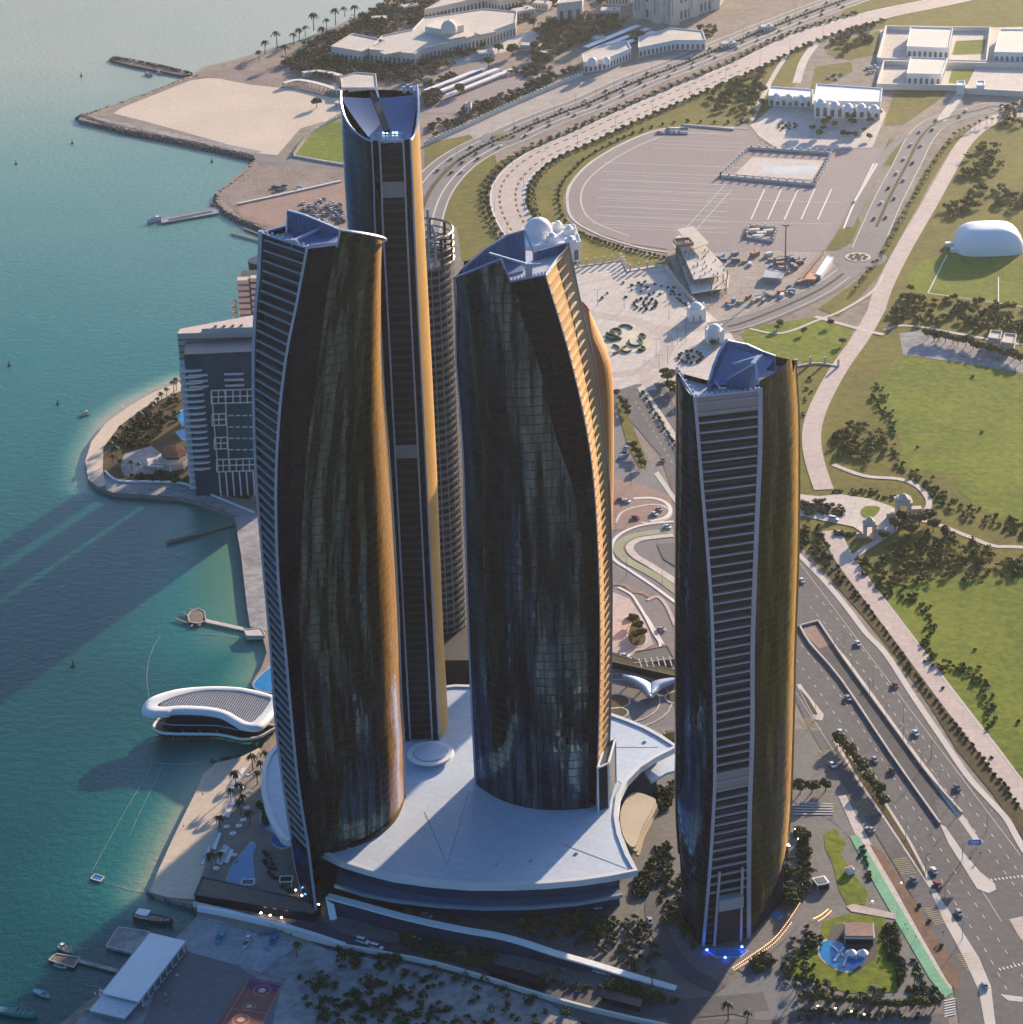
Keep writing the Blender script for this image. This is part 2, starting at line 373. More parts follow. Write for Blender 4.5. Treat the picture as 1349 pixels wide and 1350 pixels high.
# ================= SEA =================
def water_mat():
    m,t,b=nodes('sea_water'); N=t.nodes; L=t.links
    at=N.new('ShaderNodeAttribute'); at.attribute_name='shallow'  # sandy shallows, plus distance haze painted into the water colour
    tc=N.new('ShaderNodeTexCoord')
    n0=N.new('ShaderNodeTexNoise'); n0.inputs['Scale'].default_value=.012; n0.inputs['Detail'].default_value=5; L.new(tc.outputs['Object'],n0.inputs['Vector'])
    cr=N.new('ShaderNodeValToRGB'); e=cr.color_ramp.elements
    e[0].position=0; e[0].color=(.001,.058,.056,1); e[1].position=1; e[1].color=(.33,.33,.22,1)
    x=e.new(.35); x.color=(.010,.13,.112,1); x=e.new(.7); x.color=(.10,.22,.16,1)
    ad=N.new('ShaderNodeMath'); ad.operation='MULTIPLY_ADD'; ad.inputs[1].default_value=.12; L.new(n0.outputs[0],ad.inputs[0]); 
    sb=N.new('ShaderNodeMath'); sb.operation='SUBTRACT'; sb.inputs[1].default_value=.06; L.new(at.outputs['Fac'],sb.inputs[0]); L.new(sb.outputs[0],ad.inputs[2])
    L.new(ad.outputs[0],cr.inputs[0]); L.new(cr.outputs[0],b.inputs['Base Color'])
    b.inputs['Roughness'].default_value=.2; b.inputs['Specular IOR Level'].default_value=.5; b.inputs['IOR'].default_value=1.33
    n1=N.new('ShaderNodeTexNoise'); n1.inputs['Scale'].default_value=.22; n1.inputs['Detail'].default_value=5; n1.inputs['Roughness'].default_value=.7; L.new(tc.outputs['Object'],n1.inputs['Vector'])
    bp=N.new('ShaderNodeBump'); bp.inputs['Distance'].default_value=.55; bp.inputs['Strength'].default_value=.8; L.new(n1.outputs[0],bp.inputs['Height']); L.new(bp.outputs[0],b.inputs['Normal'])
    return m
LAND_PX=[(530,-25),(505,4),(470,22),(440,36),(400,52),(365,62),(330,73),(290,84),(268,88),(262,97),(230,108),(180,128),(130,145),(108,151),(104,158),(160,170),(250,187),(335,206),(338,212),(328,228),(300,245),(287,255),(285,266),(297,278),(325,292),(350,303),(352,400),(345,480),(300,492),(236,503),(205,515),(172,533),(140,556),(120,582),(112,608),(116,632),(128,642),(140,646),(150,650),(180,652),(240,656),(270,664),(310,680),(315,700),(320,740),(326,800),(330,826),(345,832),(352,860),(345,880),(332,900),(340,930),(356,962),(346,985),(316,998),(284,1005),(268,1020),(258,1044),(244,1072),(228,1105),(210,1145),(196,1176),(222,1184),(255,1192),(262,1204),(246,1222),(228,1240),(160,1292),(112,1322),(80,1350),(40,1400),(0,1500)]
land=[Vector(G(*p)) for p in LAND_PX]
far=[(-200,-1500),(6000,-1500),(9000,9000),(2600,12000),(700,5200)]
land_poly=[(p.x,p.y) for p in land]+far
def segdist(p,a,b):
    d=b-a; t=max(0,min(1,(p-a).dot(d)/max(d.length_squared,1e-9))); return (p-a-d*t).length
# sea mesh: fine grid near the shore carries the sand depth; farther rows carry painted-in haze
SHALLOW=[  # (pixel polygon centre line, reach in metres, strength) where the seabed is shallow sand
 ([(236,500),(172,530),(138,556),(116,600),(116,640)],16,1.0),
 ([(312,690),(318,740),(326,800),(330,830)],42,.75),
 ([(300,700),(290,760),(290,820)],45,.45),
 ([(285,1008),(262,1044),(235,1092),(200,1174)],20,.95),
 ([(268,1010),(235,1060),(190,1150)],38,.42),
 ([(352,860),(335,895)],22,.8),
 ([(150,650),(240,660),(305,690)],22,.35),
 ([(337,206),(330,228),(300,245)],25,.3),
 ([(100,20),(200,12),(300,5)],60,.3),
 ([(0,60),(40,30),(100,15)],60,.25)]
SW=[([Vector(G(*q,0)) for q in a],r,s_) for a,r,s_ in SHALLOW]
def shallow(x,y):
    p=Vector((x,y)); v=0
    for a,r,s_ in SW:
        d=min(segdist(p,a[i],a[i+1]) for i in range(len(a)-1))
        v=max(v,s_*math.exp(-(d/r)**1.6))
    t=max(0,min(1,(y-1180)/1150)); return max(v,1.0*t**1.2)  # water pales with distance: haze and sky reflection put into its colour
def build_sea():
    xs=[-30000,-8000,-3000,-1500,-900,-600]+[-480+6*i for i in range(95)]+[100,400,2000,8000,30000]
    ys=[-8000,-1000,300,700]+[860+7*i for i in range(110)]+[1640+25*i for i in range(36)]+[2700,3500,6000,12000,40000]
    me=bpy.data.meshes.new('sea'); nx,ny=len(xs),len(ys)
    vs=[(x,y,0) for y in ys for x in xs]; fs=[(j*nx+i,j*nx+i+1,(j+1)*nx+i+1,(j+1)*nx+i) for j in range(ny-1) for i in range(nx-1)]
    me.from_pydata(vs,[],fs); a=me.attributes.new('shallow','FLOAT','POINT')
    a.data.foreach_set('value',[shallow(v[0],v[1]) if abs(v[0])<700 and 600<v[1]<2600 else (1.0 if v[1]>=2600 else max(0,min(1,(v[1]-1180)/1150))**1.2) for v in vs])  # outer rows keep only the painted distance haze
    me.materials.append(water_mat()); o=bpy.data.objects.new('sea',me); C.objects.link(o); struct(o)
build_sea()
# ================= LAND =================
m=MB(); m.prism(land_poly,-3,LZ,bottom=False); struct(m.build('ground',MT['ground']))
# ================= TOWERS =================
PZ=25.0
def cur(pts,y):
    if y<=pts[0][1]: a,b=pts[0],pts[1]
    elif y>=pts[-1][1]: a,b=pts[-2],pts[-1]
    else:
        for i in range(len(pts)-1):
            if pts[i+1][1]>=y: a,b=pts[i],pts[i+1]; break
        # catmull for smoothness
        if 0<i<len(pts)-2:
            p0,p1,p2,p3=pts[i-1],pts[i],pts[i+1],pts[i+2]; t=(y-p1[1])/(p2[1]-p1[1])
            m1=(p2[0]-p0[0])/(p2[1]-p0[1])*(p2[1]-p1[1]); m2=(p3[0]-p1[0])/(p3[1]-p1[1])*(p2[1]-p1[1])
            return (2*t**3-3*t*t+1)*p1[0]+(t**3-2*t*t+t)*m1+(-2*t**3+3*t*t)*p2[0]+(t**3-t*t)*m2
    return a[0]+(b[0]-a[0])*(y-a[1])/(b[1]-a[1])
class Edge:
    def __init__(s,pts,Yb,Yt,zb,zt=None):
        s.pts=pts; s.Yb=Yb; s.Yt=Yt; s.zb=zb; s.zt=AT(pts[0][0],pts[0][1],Yt).z if zt is None else zt; s.c={}
    def __call__(s,z):
        k=round(z,3)
        if k in s.c: return s.c[k]
        t=(z-s.zb)/(s.zt-s.zb); Y=s.Yb+(s.Yt-s.Yb)*t; X=0.0
        for _ in range(8):
            px,py=PJ(X,Y,z); dep=-(MI@(Vector((X,Y,z))-O)).z
            X+=(cur(s.pts,py)-px)*dep/F
        v=Vector((X,Y,z)); s.c[k]=v; return v
    def t(s,k): return s(s.zb+(s.zt-s.zb)*k)
class VEdge:      # a vertical edge at a fixed place
    def __init__(s,x,y,zb,zt): s.x,s.y,s.zb,s.zt=x,y,zb,zt
    def __call__(s,z): return Vector((s.x,s.y,z))
    def t(s,k): return s(s.zb+(s.zt-s.zb)*k)
class Mid:
    def __init__(s,a,b,f,off=0): s.a,s.b,s.f,s.off=a,b,f,off; s.zb=a.zb+(b.zb-a.zb)*f; s.zt=a.zt+(b.zt-a.zt)*f
    def __call__(s,z):
        p=s.a(z).lerp(s.b(z),s.f); d=s.b(z)-s.a(z); n=Vector((d.y,-d.x,0)).normalized(); 
        if n.y>0: n=-n
        return p+n*s.off
    def t(s,k): return s(s.zb+(s.zt-s.zb)*k)
def panel(m,a,b,bulge=0,nu=6,nv=50,za=None,zb=None,out=None,prof=None,off=0.0,topf=None):
    za=za or (a.zb,a.zt); zb=zb or (b.zb,b.zt); P=[];U=[]
    u0=0
    for j in range(nv+1):
        row=[];ur=[]; tv=j/nv
        for i in range(nu+1):
            s_=i/nu
            zt=za[1]+(zb[1]-za[1])*s_
            if topf: zt=topf(s_,zt)
            zz=za[0]+(zb[0]-za[0])*s_; z=zz+(zt-zz)*tv
            A=a(z);B=b(z); d=B-A; n=Vector((d.y,-d.x,0)).normalized()
            ref=out if out is not None else Vector((0,-1,0))
            if n.dot(ref)<0: n=-n
            bb=bulge*4*s_*(1-s_) if not prof else bulge*prof(s_)
            p=A+d*s_+n*(bb+off); row.append(p); ur.append((d.length*s_*(1+abs(bulge)/20),z))
        P.append(row);U.append(ur)
    m.grid(P,U); return P
def rail(m,e,w,d,z0=None,z1=None,n=40,push=Vector((0,-.3,0))):
    z0=e.zb if z0 is None else z0; z1=e.zt if z1 is None else z1
    pr=None; rings=[]
    for i in range(n+1):
        z=z0+(z1-z0)*i/n; p=e(z)+push
        rings.append([m.vert(p+Vector(q)) for q in ((-w/2,-d/2,0),(w/2,-d/2,0),(w/2,d/2,0),(-w/2,d/2,0))])
    for i in range(n):
        for k in range(4): m.face((rings[i][k],rings[i][(k+1)%4],rings[i+1][(k+1)%4],rings[i+1][k]))
    m.face(rings[0][::-1]); m.face(rings[-1])
def fins(m,a,b,z0,z1,fh,h=.55,d=1.1,out=Vector((0,-1,0)),ina=0.0,inb=0.0,off=.55):
    z=math.ceil(z0/fh)*fh
    while z<z1:
        A=a(z);B=b(z); D=B-A; A=A+D*ina; B=B-D*inb; n=Vector((D.y,-D.x,0)).normalized()
        if n.dot(out)<0:n=-n
        m.obox(A+n*off,B+n*off,d,h); z+=fh
def ribwall(m,pts,zb,zts,th=.5,rib=1.4):
    """screen wall along plan points with vertical ribs; zb, zts top heights per point"""
    n=len(pts)
    for i in range(n-1):
        a=Vector((*pts[i],0)); b=Vector((*pts[i+1],0)); d=(b-a); nn=Vector((d.y,-d.x,0)).normalized()
        k=max(1,int(d.length/rib))
        for q in range(k):
            s0=q/k; s1=(q+1)/k; z0=zts[i]+(zts[i+1]-zts[i])*s0; z1=zts[i]+(zts[i+1]-zts[i])*s1
            p=a+d*s0; r=a+d*s1; o=nn*(th/2)
            vs=[m.vert((v.x,v.y,z)) for v,z in ((p-o,zb),(r-o,zb),(r+o,zb),(p+o,zb),(p-o,z0),(r-o,z1),(r+o,z1),(p+o,z0))]
            for f in ((0,3,2,1),(4,5,6,7),(0,1,5,4),(1,2,6,5),(2,3,7,6),(3,0,4,7)): m.face([vs[x] for x in f])
            c=p; m.box(c.x,c.y,zb,z0-.3,.35,th+1.1,math.atan2(d.y,d.x))
def V2(p): return (p.x,p.y)
# ---------- left tower ----------
Aa=Edge([(344,304),(342,360),(338,400),(336,440),(335,480),(336,550),(339,628),(348,739),(358,850),(364,940),(373,1020),(379,1061),(393,1150),(404,1190)],1006,1024,LZ)
Bb=Edge([(405,327),(398,364),(390,407),(382,444),(376,480),(368,554),(364,647),(367,758),(376,850),(386,960),(392,1020),(399,1070),(406,1110),(416,1190)],990,1005,LZ)
Cc=Edge([(444,327),(434,374),(427,423),(420,480),(405,591),(398,702),(395,813),(401,925),(406,1000),(411,1060),(413,1112)],1004,1008,PZ)
Dd=Edge([(493,322),(497,400),(502,480),(511.5,591),(519,702),(525,813),(529,925),(532,970),(534,1045)],1051,1051,PZ)
def left_tower():
    base=Bb(LZ); t=thing('glass_tower','bow-sided glass tower nearest the sea with a white ladder of fins down its left side','tower',(base.x+20,base.y+20,LZ))
    deckz=AT(405,327,1005).z
    Ct=Edge(Cc.pts,1004,1008,PZ,deckz)
    m=MB(); panel(m,Aa,Bb,0,4,50,za=(32,deckz),zb=(32,deckz),out=Vector((-1,-1,0))); m.build('side_glazing',MT['glass_in'],t)
    m=MB(); panel(m,Bb,Ct,0,5,60,za=(PZ-3,deckz),zb=(PZ-3,deckz)); m.build('front_wall',MT['glass_dk'],t)
    topE=AT(450,303,1009).z; Dt=AT(493,322,1051).z
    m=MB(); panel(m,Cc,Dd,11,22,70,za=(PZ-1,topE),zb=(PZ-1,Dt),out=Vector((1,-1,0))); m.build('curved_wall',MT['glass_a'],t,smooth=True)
    # back: closing walls
    a=Aa(deckz); d=Dd(Dt)
    q1=AT(378,300,1031); q2=AT(449,308,1024); K1=VEdge(q1.x,q1.y,LZ,deckz-1); K2=VEdge(q2.x,q2.y,LZ,deckz-1)
    m=MB(); panel(m,Aa,K1,0,3,30,za=(LZ,deckz),zb=(LZ,deckz),out=Vector((-1,0,0))); panel(m,K1,K2,6,6,10,za=(LZ,deckz),zb=(LZ,deckz),out=Vector((0,1,0)))
    panel(m,K2,Dd,0,4,30,za=(PZ-3,deckz-2),zb=(PZ-3,Dt-.2),out=Vector((1,0,0))); m.build('rear_wall',MT['glass_dk'],t)
    m=MB(); rail(m,Aa,1.7,1.7,LZ,deckz+1); rail(m,Bb,1.1,1.3,LZ,deckz+1); m.build('edge_frame',MT['frame'],t)
    m=MB(); rail(m,Dd,.7,.7,PZ,Dt+.4,push=Vector((.3,-.2,0))); 
    E=Cc(topE); Et=[Cc(deckz),E]; m.obox(Cc(deckz-1)+Vector((0,-.3,0)),E+Vector((0,-.3,.3)),.8,.8)
    pts=[]; 
    for i in range(13):
        s_=i/12; A=Cc(topE);B=Dd(Dt); p=A.lerp(B,s_); D=B-A; n=Vector((D.y,-D.x,0)).normalized(); n=n if n.x>0 else -n
        pts.append(p+n*(11*4*s_*(1-s_)+.1)+Vector((0,0,.3)))
    m.tube(pts,.55,4); m.build('top_rim',MT['frame'],t)
    m=MB(); fins(m,Aa,Bb,34,deckz,4.2,h=.5,d=1.0,out=Vector((-1,-1,0)),ina=.12); m.build('sunshade_fins',MT['fins'],t)
    m=MB(); panel(m,Aa,Mid(Aa,Bb,.14,0),0,1,50,za=(32,deckz),zb=(32,deckz),out=Vector((-1,-1,0)),off=.35); m.build('side_strip',MT['navy'],t)
    m=MB(); panel(m,Aa,Bb,0,3,6,za=(LZ,33),zb=(LZ,33),out=Vector((-1,-1,0)),off=.9); m.build('base_wall',MT['glass_b'],t)
    # deck
    zl=Dt-5; low=[V2(Ct(zl)+Vector((0,1,0)))]
    for i in range(13):
        s_=i/12; A_=Cc(zl);B_=Dd(zl); D=B_-A_; n=Vector((D.y,-D.x,0)).normalized(); n=n if n.x>0 else -n
        low.append(V2(A_+D*s_+n*(11*4*s_*(1-s_)-1.2)))
    low.append((K2.x,K2.y))
    m=MB(); zd=deckz-3; m.prism([V2(Aa(zd)+Vector((.5,.6,0))),V2(Bb(zd)+Vector((0,.6,0))),V2(Ct(zd)+Vector((0,.8,0))),(K2.x,K2.y),(K1.x,K1.y)],deckz-3.5,deckz-2.5); m.build('roof_deck',MT['deck'],t)
    m=MB(); m.prism(low,Dt-5,Dt-4); m.build('lower_roof',MT['blueroof'],t)
    # parapet with posts
    m=MB(); q=[Aa(deckz),Bb(deckz),Ct(deckz)]
    for i in range(2): m.obox(q[i],q[i+1],.6,.8)
    m.obox(Aa(deckz),Vector((K1.x,K1.y,deckz)),.6,.8)
    for i in range(2):
        for k in range(9):
            p=q[i].lerp(q[i+1],k/9); m.box(p.x+.6,p.y+.8,deckz-.4,deckz+1.0,.9,.7)
    m.build('parapet',MT['frame'],t)
    # tall curved screen fin at the back of the roof
    P=[AT(381,296,1030),AT(402,300,1028),AT(424,304,1025.5),AT(447,309,1023)]; tz=[AT(383,278,1030).z,AT(402,284,1028).z,AT(424,293,1025.5).z,AT(447,303,1023).z]
    m=MB(); ribwall(m,[V2(p) for p in P],deckz-3,tz); m.build('roof_screen',MT['blueroof'],t)
    m=MB()
    for i in range(3): m.obox(Vector((P[i].x,P[i].y,tz[i]+.2)),Vector((P[i+1].x,P[i+1].y,tz[i+1]+.2)),1.0,.6)
    m.obox(Vector((P[0].x,P[0].y,tz[0])),Vector((P[0].x-1,P[0].y-2,deckz-2)),.6,.6)
    m.build('screen_cap',MT['frame'],t)
    m=MB(); m.prism([V2(P[0]),V2(P[1]),V2(P[2]),V2(P[3]),V2(AT(440,318,1014)),V2(AT(400,314,1014))],deckz-2.5,deckz-1.8); m.build('roof_slab',MT['blueroof'],t)
    # maintenance crane arm
    a=AT(388,317,1012); b=AT(425,300,1026); m=MB(); m.obox(a,b,.7,.9); m.box(a.x,a.y,deckz-2.5,a.z+.5,2.6,2.2); m.obox(a,a+Vector((-3,-3,1.2)),.5,.5); m.build('cleaning_crane',MT['frame'],t)
    # edge of the foot: lit signs none; plinth
    m=MB(); panel(m,Cc,Dd,12.2,16,1,za=(PZ-.5,PZ+1.4),zb=(PZ-.5,PZ+1.4),out=Vector((1,-1,0))); m.build('plinth',MT['navy'],t)
left_tower()
# ---------- tall rear tower ----------
def tall_tower():
    Yf=1100
    A=Edge([(449.5,122),(452,185),(455,240),(459,300),(472,520),(487,760),(500,975)],Yf+34,Yf+38,PZ)
    B=Edge([(490,180),(493,238),(494.5,290),(501,400),(514,650),(531.5,972)],Yf,Yf,PZ)
    Cn=Edge([(541,174),(544,238),(546,290),(551,400),(562,620),(573,850),(579,972)],Yf,Yf,PZ)
    D=Edge([(551.5,150),(556,238),(559,290),(565,400),(576,620),(585,850),(591,944)],Yf+21,Yf+24,PZ)
    dz=AT(515,187,Yf).z
    b=B(PZ); t=thing('skyscraper','tallest glass tower, rearmost left, with scooped blue roof and two pale front lines','tower',((B(PZ).x+Cn(PZ).x)/2,Yf+18,PZ-3))
    L1=Mid(B,Cn,.2,0); L2=Mid(B,Cn,.81,0)
    m=MB(); panel(m,B,L1,0,1,40,za=(PZ-2,dz),zb=(PZ-2,dz)); panel(m,L2,Cn,0,1,40,za=(PZ-2,dz),zb=(PZ-2,dz)); m.build('front_wall',MT['glass_dk'],t)
    m=MB(); panel(m,L1,L2,0,3,60,za=(PZ-2,dz-1.5),zb=(PZ-2,dz-1.5),off=-1.5); m.build('recessed_glazing',MT['glass_in'],t)
    m=MB()
    for z0,h in ((AT(520,262,Yf).z,AT(520,241,Yf).z-AT(520,262,Yf).z),(AT(520,606,Yf).z,6.5)): 
        panel(m,L1,L2,0,1,1,za=(z0,z0+h),zb=(z0,z0+h),off=-1.1)
    m.build('plant_floor_band',MT['metal'],t)
    m=MB(); rail(m,L1,.75,.9,PZ-1,dz); rail(m,L2,.75,.9,PZ-1,dz); m.build('front_rib',MT['frame'],t)
    m=MB(); rail(m,B,.6,.8,PZ-1,dz+1); rail(m,Cn,.8,.8,PZ-1,dz+1); m.build('corner_frame',MT['frame'],t)
    zA=AT(449.5,121,Yf+38).z; zD=AT(551,113,Yf+24).z
    sc=lambda s_: s_**1.7      # scoop profile from front edge (0) to back tip (1)
    def topL(s_,z): return dz+(zA-dz)*sc(1-s_)
    m=MB(); panel(m,A,B,4,12,60,za=(PZ-2,zA),zb=(PZ-2,dz),out=Vector((-1,-.6,0)),topf=topL); m.build('left_curved_wall',MT['glass_b'],t,smooth=True)
    DD=VEdge(D(dz).x,D(dz).y,PZ,zD)
    def topR(s_,z): return dz+(zD-dz)*(s_**1.7)
    D2=Edge(D.pts,Yf+21,Yf+24,PZ,zD)
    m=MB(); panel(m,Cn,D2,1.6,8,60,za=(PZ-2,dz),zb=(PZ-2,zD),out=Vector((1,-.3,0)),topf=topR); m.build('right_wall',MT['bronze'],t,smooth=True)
    # rear walls
    a=A(dz); d=D2(dz); K1=VEdge(a.x+3,a.y+9,PZ,zA-1); K2=VEdge(d.x-2,d.y+20,PZ,zA-1)
    m=MB(); panel(m,A,K1,0,2,20,za=(LZ,zA),zb=(LZ,zA-2),out=Vector((-1,0,0))); panel(m,K1,K2,3,6,10,za=(LZ,zA-3),zb=(LZ,zA-3),out=Vector((0,1,0))); panel(m,K2,D2,0,3,20,za=(LZ,zA-2),zb=(LZ,zD),out=Vector((1,0,0)))
    m.build('rear_wall',MT['glass_dk'],t)
    # scooped roof
    P=[]; n=10
    for j in range(n+1):
        s_=j/n; row=[]
        l=B(dz).lerp(A(dz),s_); r=Cn(dz).lerp(D2(dz)+Vector((0,14,0)),s_); zz=dz+1+ (AT(500,126,Yf+38).z-dz-1)*s_**1.5
        for i in range(7): 
            q=l.lerp(r,i/6); row.append((q.x,q.y,zz-1.2*math.sin(i/6*math.pi)))
        P.append(row)
    m=MB(); m.grid(P); m.build('scooped_roof',MT['blueroof'],t,smooth=True)
    m=MB()
    for e,zt,inv in ((A,zA,0),(D2,zD,1)):
        base=B if not inv else Cn; pts=[]
        for i in range(11):
            s_=i/10; z=dz+(zt-dz)*s_**1.7; p=base(z).lerp(e(z),s_); D_=e(z)-base(z); nn=Vector((D_.y,-D_.x,0)).normalized(); 
            ref=Vector((-1,-.6,0)) if not inv else Vector((1,-.3,0)); nn=nn if nn.dot(ref)>0 else -nn
            pts.append(p+nn*((4 if not inv else 1.6)*4*s_*(1-s_))+Vector((0,0,.3)))
        m.tube(pts,.55,4)
    m.build('roof_rim',MT['frame'],t)
    # slot with gondola rail, plant room and terrace
    m=MB(); l=AT(496,132,Yf+34); r=AT(514,178,Yf+5)
    m.obox(AT(492,128,Yf+34)+Vector((0,0,1.5)),AT(511,178,Yf+4)+Vector((0,0,1.5)),2.6,1.2); m.build('roof_slot',MT['dark'],t)
    m=MB(); m.obox(AT(496,121,Yf+36)+Vector((0,0,1)),AT(500,136,Yf+28)+Vector((0,0,2)),.8,1.2); m.build('slot_rail',MT['frame'],t)
    for px in (498.5,533.0):
        m=MB(); p=AT(px,181,Yf+1); m.box(p.x,p.y,dz-1,dz+4,.7,.7)
    m=MB()
    for px in (499,509,521,532): p=AT(px,181,Yf+2); m.box(p.x,p.y,dz-2,dz+3.4,.5,.5)
    m.obox(AT(499,178,Yf+2),AT(533,177,Yf+2),.5,.5); m.obox(AT(499,187,Yf-.4),AT(533,186,Yf-.4),.9,1.2)
    m.build('terrace_frame',MT['frame'],t)
    m=MB(); 
    for px in (508,521): p=AT(px,176.5,Yf+7); m.box(p.x,p.y,p.z-.6,p.z+.6,2.4,1.2)
    m.build('terrace_lamp',mat('lamp_cool',(.8,.9,.9),.5,emit=(.7,.95,1),es=1.2),t)
    m=MB()
    for px,py in ((447,121),(533,117),(538,114),(543,117),(547,122)):
        p=AT(px,py,Yf+33); m.box(p.x,p.y,p.z-2,p.z+.8,1.4,1.6)
        m.obox(p,p+Vector((1.6,-1,1.4)),.4,.4)
    m.build('roof_equipment',MT['frame'],t)
tall_tower()
# ---------- centre tower ----------
CTR={}
def centre_tower():
    A=Edge([(600,367),(601,420),(602,480),(606,530),(610,591),(613.5,702),(617,813),(622,931),(627,1031)],1060,1060,PZ)
    B=Edge([(661,342),(672,371),(687,415),(710,480),(732,573),(756,647),(769,739),(774,832),(776,980),(776,1067)],1036,1040,PZ)
    dz=AT(672,371,1041).z
    Bd=Edge(B.pts,1036,1041,PZ,dz)
    Cn=Edge([(719,362),(737.5,421),(754,480),(771,554),(782,628),(789,739),(791,850),(789,980),(786,1066)],1038,1048,PZ)
    D=Edge([(733,343),(751,404),(766,470),(779,540),(790,628),(796,739),(798,850),(796,960),(791,1058)],1045,1064,PZ)
    E=Edge([(750,324),(769,417),(784,480),(793,554),(802,628),(806,739),(806,850),(804,953),(800,1050)],1052,1079,PZ)
    base=Cn(PZ); t=thing('glass_tower','centre glass tower with a gold slatted edge, standing on the white podium','tower',(base.x-20,base.y+15,PZ-2))
    zA=AT(600,367,1060).z; zB=AT(661,342,1040).z
    m=MB(); panel(m,A,B,10,24,70,za=(PZ-1,zA),zb=(PZ-1,zB),out=Vector((-.3,-1,0))); m.build('curved_wall',MT['glass_b'],t,smooth=True)
    m=MB(); panel(m,Bd,Cn,0,6,60,za=(PZ-1,dz),zb=(PZ-1,Cn.zt)); m.build('front_wall',MT['glass_dk'],t)
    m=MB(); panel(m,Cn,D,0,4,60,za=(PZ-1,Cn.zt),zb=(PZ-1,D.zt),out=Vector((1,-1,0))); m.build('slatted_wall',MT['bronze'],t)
    m=MB(); panel(m,D,E,0,2,60,za=(PZ-1,D.zt),zb=(PZ-1,E.zt+1.5),out=Vector((1,-1,0)),off=.3); m.build('edge_strip',MT['navy'],t)
    m=MB(); fins(m,Cn,D,PZ+8,D.zt,4.2,h=.35,d=.9,out=Vector((1,-1,0)),off=.4,inb=-.55); m.build('sunshade_fins',MT['bronze'],t)
    m=MB(); rail(m,A,.9,.9,PZ,zA+.5); rail(m,Cn,.45,.5,PZ,Cn.zt+.5); rail(m,E,.6,.6,PZ,E.zt+2,push=Vector((.2,-.2,0))); m.build('edge_frame',MT['frame'],t)
    a=A(dz-8); e=E(dz-2); q1=AT(612,356,1074); q2=AT(690,322,1082); K1=VEdge(q1.x,q1.y,LZ,dz-1); K2=VEdge(q2.x,q2.y,LZ,dz-1)
    m=MB(); panel(m,A,K1,0,3,30,za=(LZ,zA),zb=(LZ,zA),out=Vector((-1,0,0))); panel(m,K1,K2,0,6,10,za=(LZ,dz-3),zb=(LZ,dz-3),out=Vector((0,1,0))); panel(m,K2,E,0,3,30,za=(LZ,dz-3),zb=(LZ,E.zt),out=Vector((1,.3,0)))
    m.build('rear_wall',MT['glass_dk'],t)
    pts=[]
    for i in range(15):
        s_=i/14; p0=A(zA).lerp(B(zB),s_); D_=B(zB)-A(zA); n=Vector((D_.y,-D_.x,0)).normalized(); n=n if n.y<0 else -n
        pts.append(p0+n*(10*4*s_*(1-s_)))
    m=MB(); poly=[(p.x,p.y) for p in pts]+[V2(Bd(dz)),V2(Cn(Cn.zt)),V2(D(D.zt)),V2(E(E.zt)),(K2.x,K2.y),(K1.x,K1.y)]
    zd=dz-2.7; m.prism([V2(Bd(zd)+Vector((0,.8,0))),V2(Cn(zd)+Vector((0,.8,0))),V2(D(zd)+Vector((-.5,.5,0))),V2(E(zd)+Vector((-1,0,0))),(K2.x,K2.y),V2(AT(640,352,1056))],dz-3.2,dz-2.2); m.build('roof_deck',MT['deck'],t)
    m=MB(); zl=zA-4; low=[]
    for i in range(15):
        s_=i/14; A_=A(zl); B_=B(zl); D_=B_-A_; n=Vector((D_.y,-D_.x,0)).normalized(); n=n if n.y<0 else -n
        low.append(V2(A_+D_*s_+n*(10*4*s_*(1-s_)-1.2)))
    m.prism(low+[V2(Bd(dz)),(K2.x,K2.y),(K1.x,K1.y)],zA-4,zA-3); m.build('lower_roof',MT['blueroof'],t)
    m=MB(); m.tube([p+Vector((0,0,.2)) for p in pts],.45,4); q=[Bd(dz),Cn(Cn.zt),D(D.zt),E(E.zt)]
    m.obox(B(zB),Bd(dz),.9,.9); m.obox(q[0],q[1],1.0,.7); m.obox(q[1],q[2],.6,.6); m.obox(q[2],q[3],.6,.6)
    for k in range(11):
        p=q[0].lerp(q[1],k/10); m.box(p.x,p.y+1,dz-1,dz+.9,.7,.7)
    m.build('parapet',MT['frame'],t)
    # roof screens
    P=[AT(611,356,1062),AT(640,335,1068),AT(668,318,1070),AT(692,312,1066),AT(700,330,1054)]; tz=[AT(611,354,1062).z,AT(640,329,1068).z,AT(668,311,1070).z,AT(692,304,1066).z,AT(706,333,1054).z]
    m=MB(); ribwall(m,[V2(p) for p in P[:4]],dz-4,tz[:4]); m.build('roof_screen',MT['blueroof'],t)
    m=MB(); ribwall(m,[V2(AT(704,335,1070)),V2(AT(748,326,1079))],dz-3,[dz+1.5,dz+2.0],rib=1.6); m.build('roof_screen',MT['blueroof'],t)
    m=MB()
    for i in range(3): m.obox(Vector((P[i].x,P[i].y,tz[i]+.2)),Vector((P[i+1].x,P[i+1].y,tz[i+1]+.2)),1.0,.6)
    m.obox(Vector((P[3].x,P[3].y,tz[3])),AT(704,334,1058),.6,.6); m.build('screen_cap',MT['frame'],t)
    m=MB(); p=[V2(q) for q in P[1:4]]; m.prism(p+[V2(AT(690,345,1056)),V2(AT(660,350,1050))],dz-2.2,dz-1.2); m.build('roof_slab',MT['blueroof'],t)
    m=MB(); a=AT(645,334,1050); b_=AT(697,349,1047); m.obox(a,b_,.8,.8); m.box(b_.x,b_.y,dz-2.2,b_.z+.6,3,2); m.obox(b_,b_+Vector((5,1,-.2)),.5,.5); m.build('cleaning_crane',MT['frame'],t)
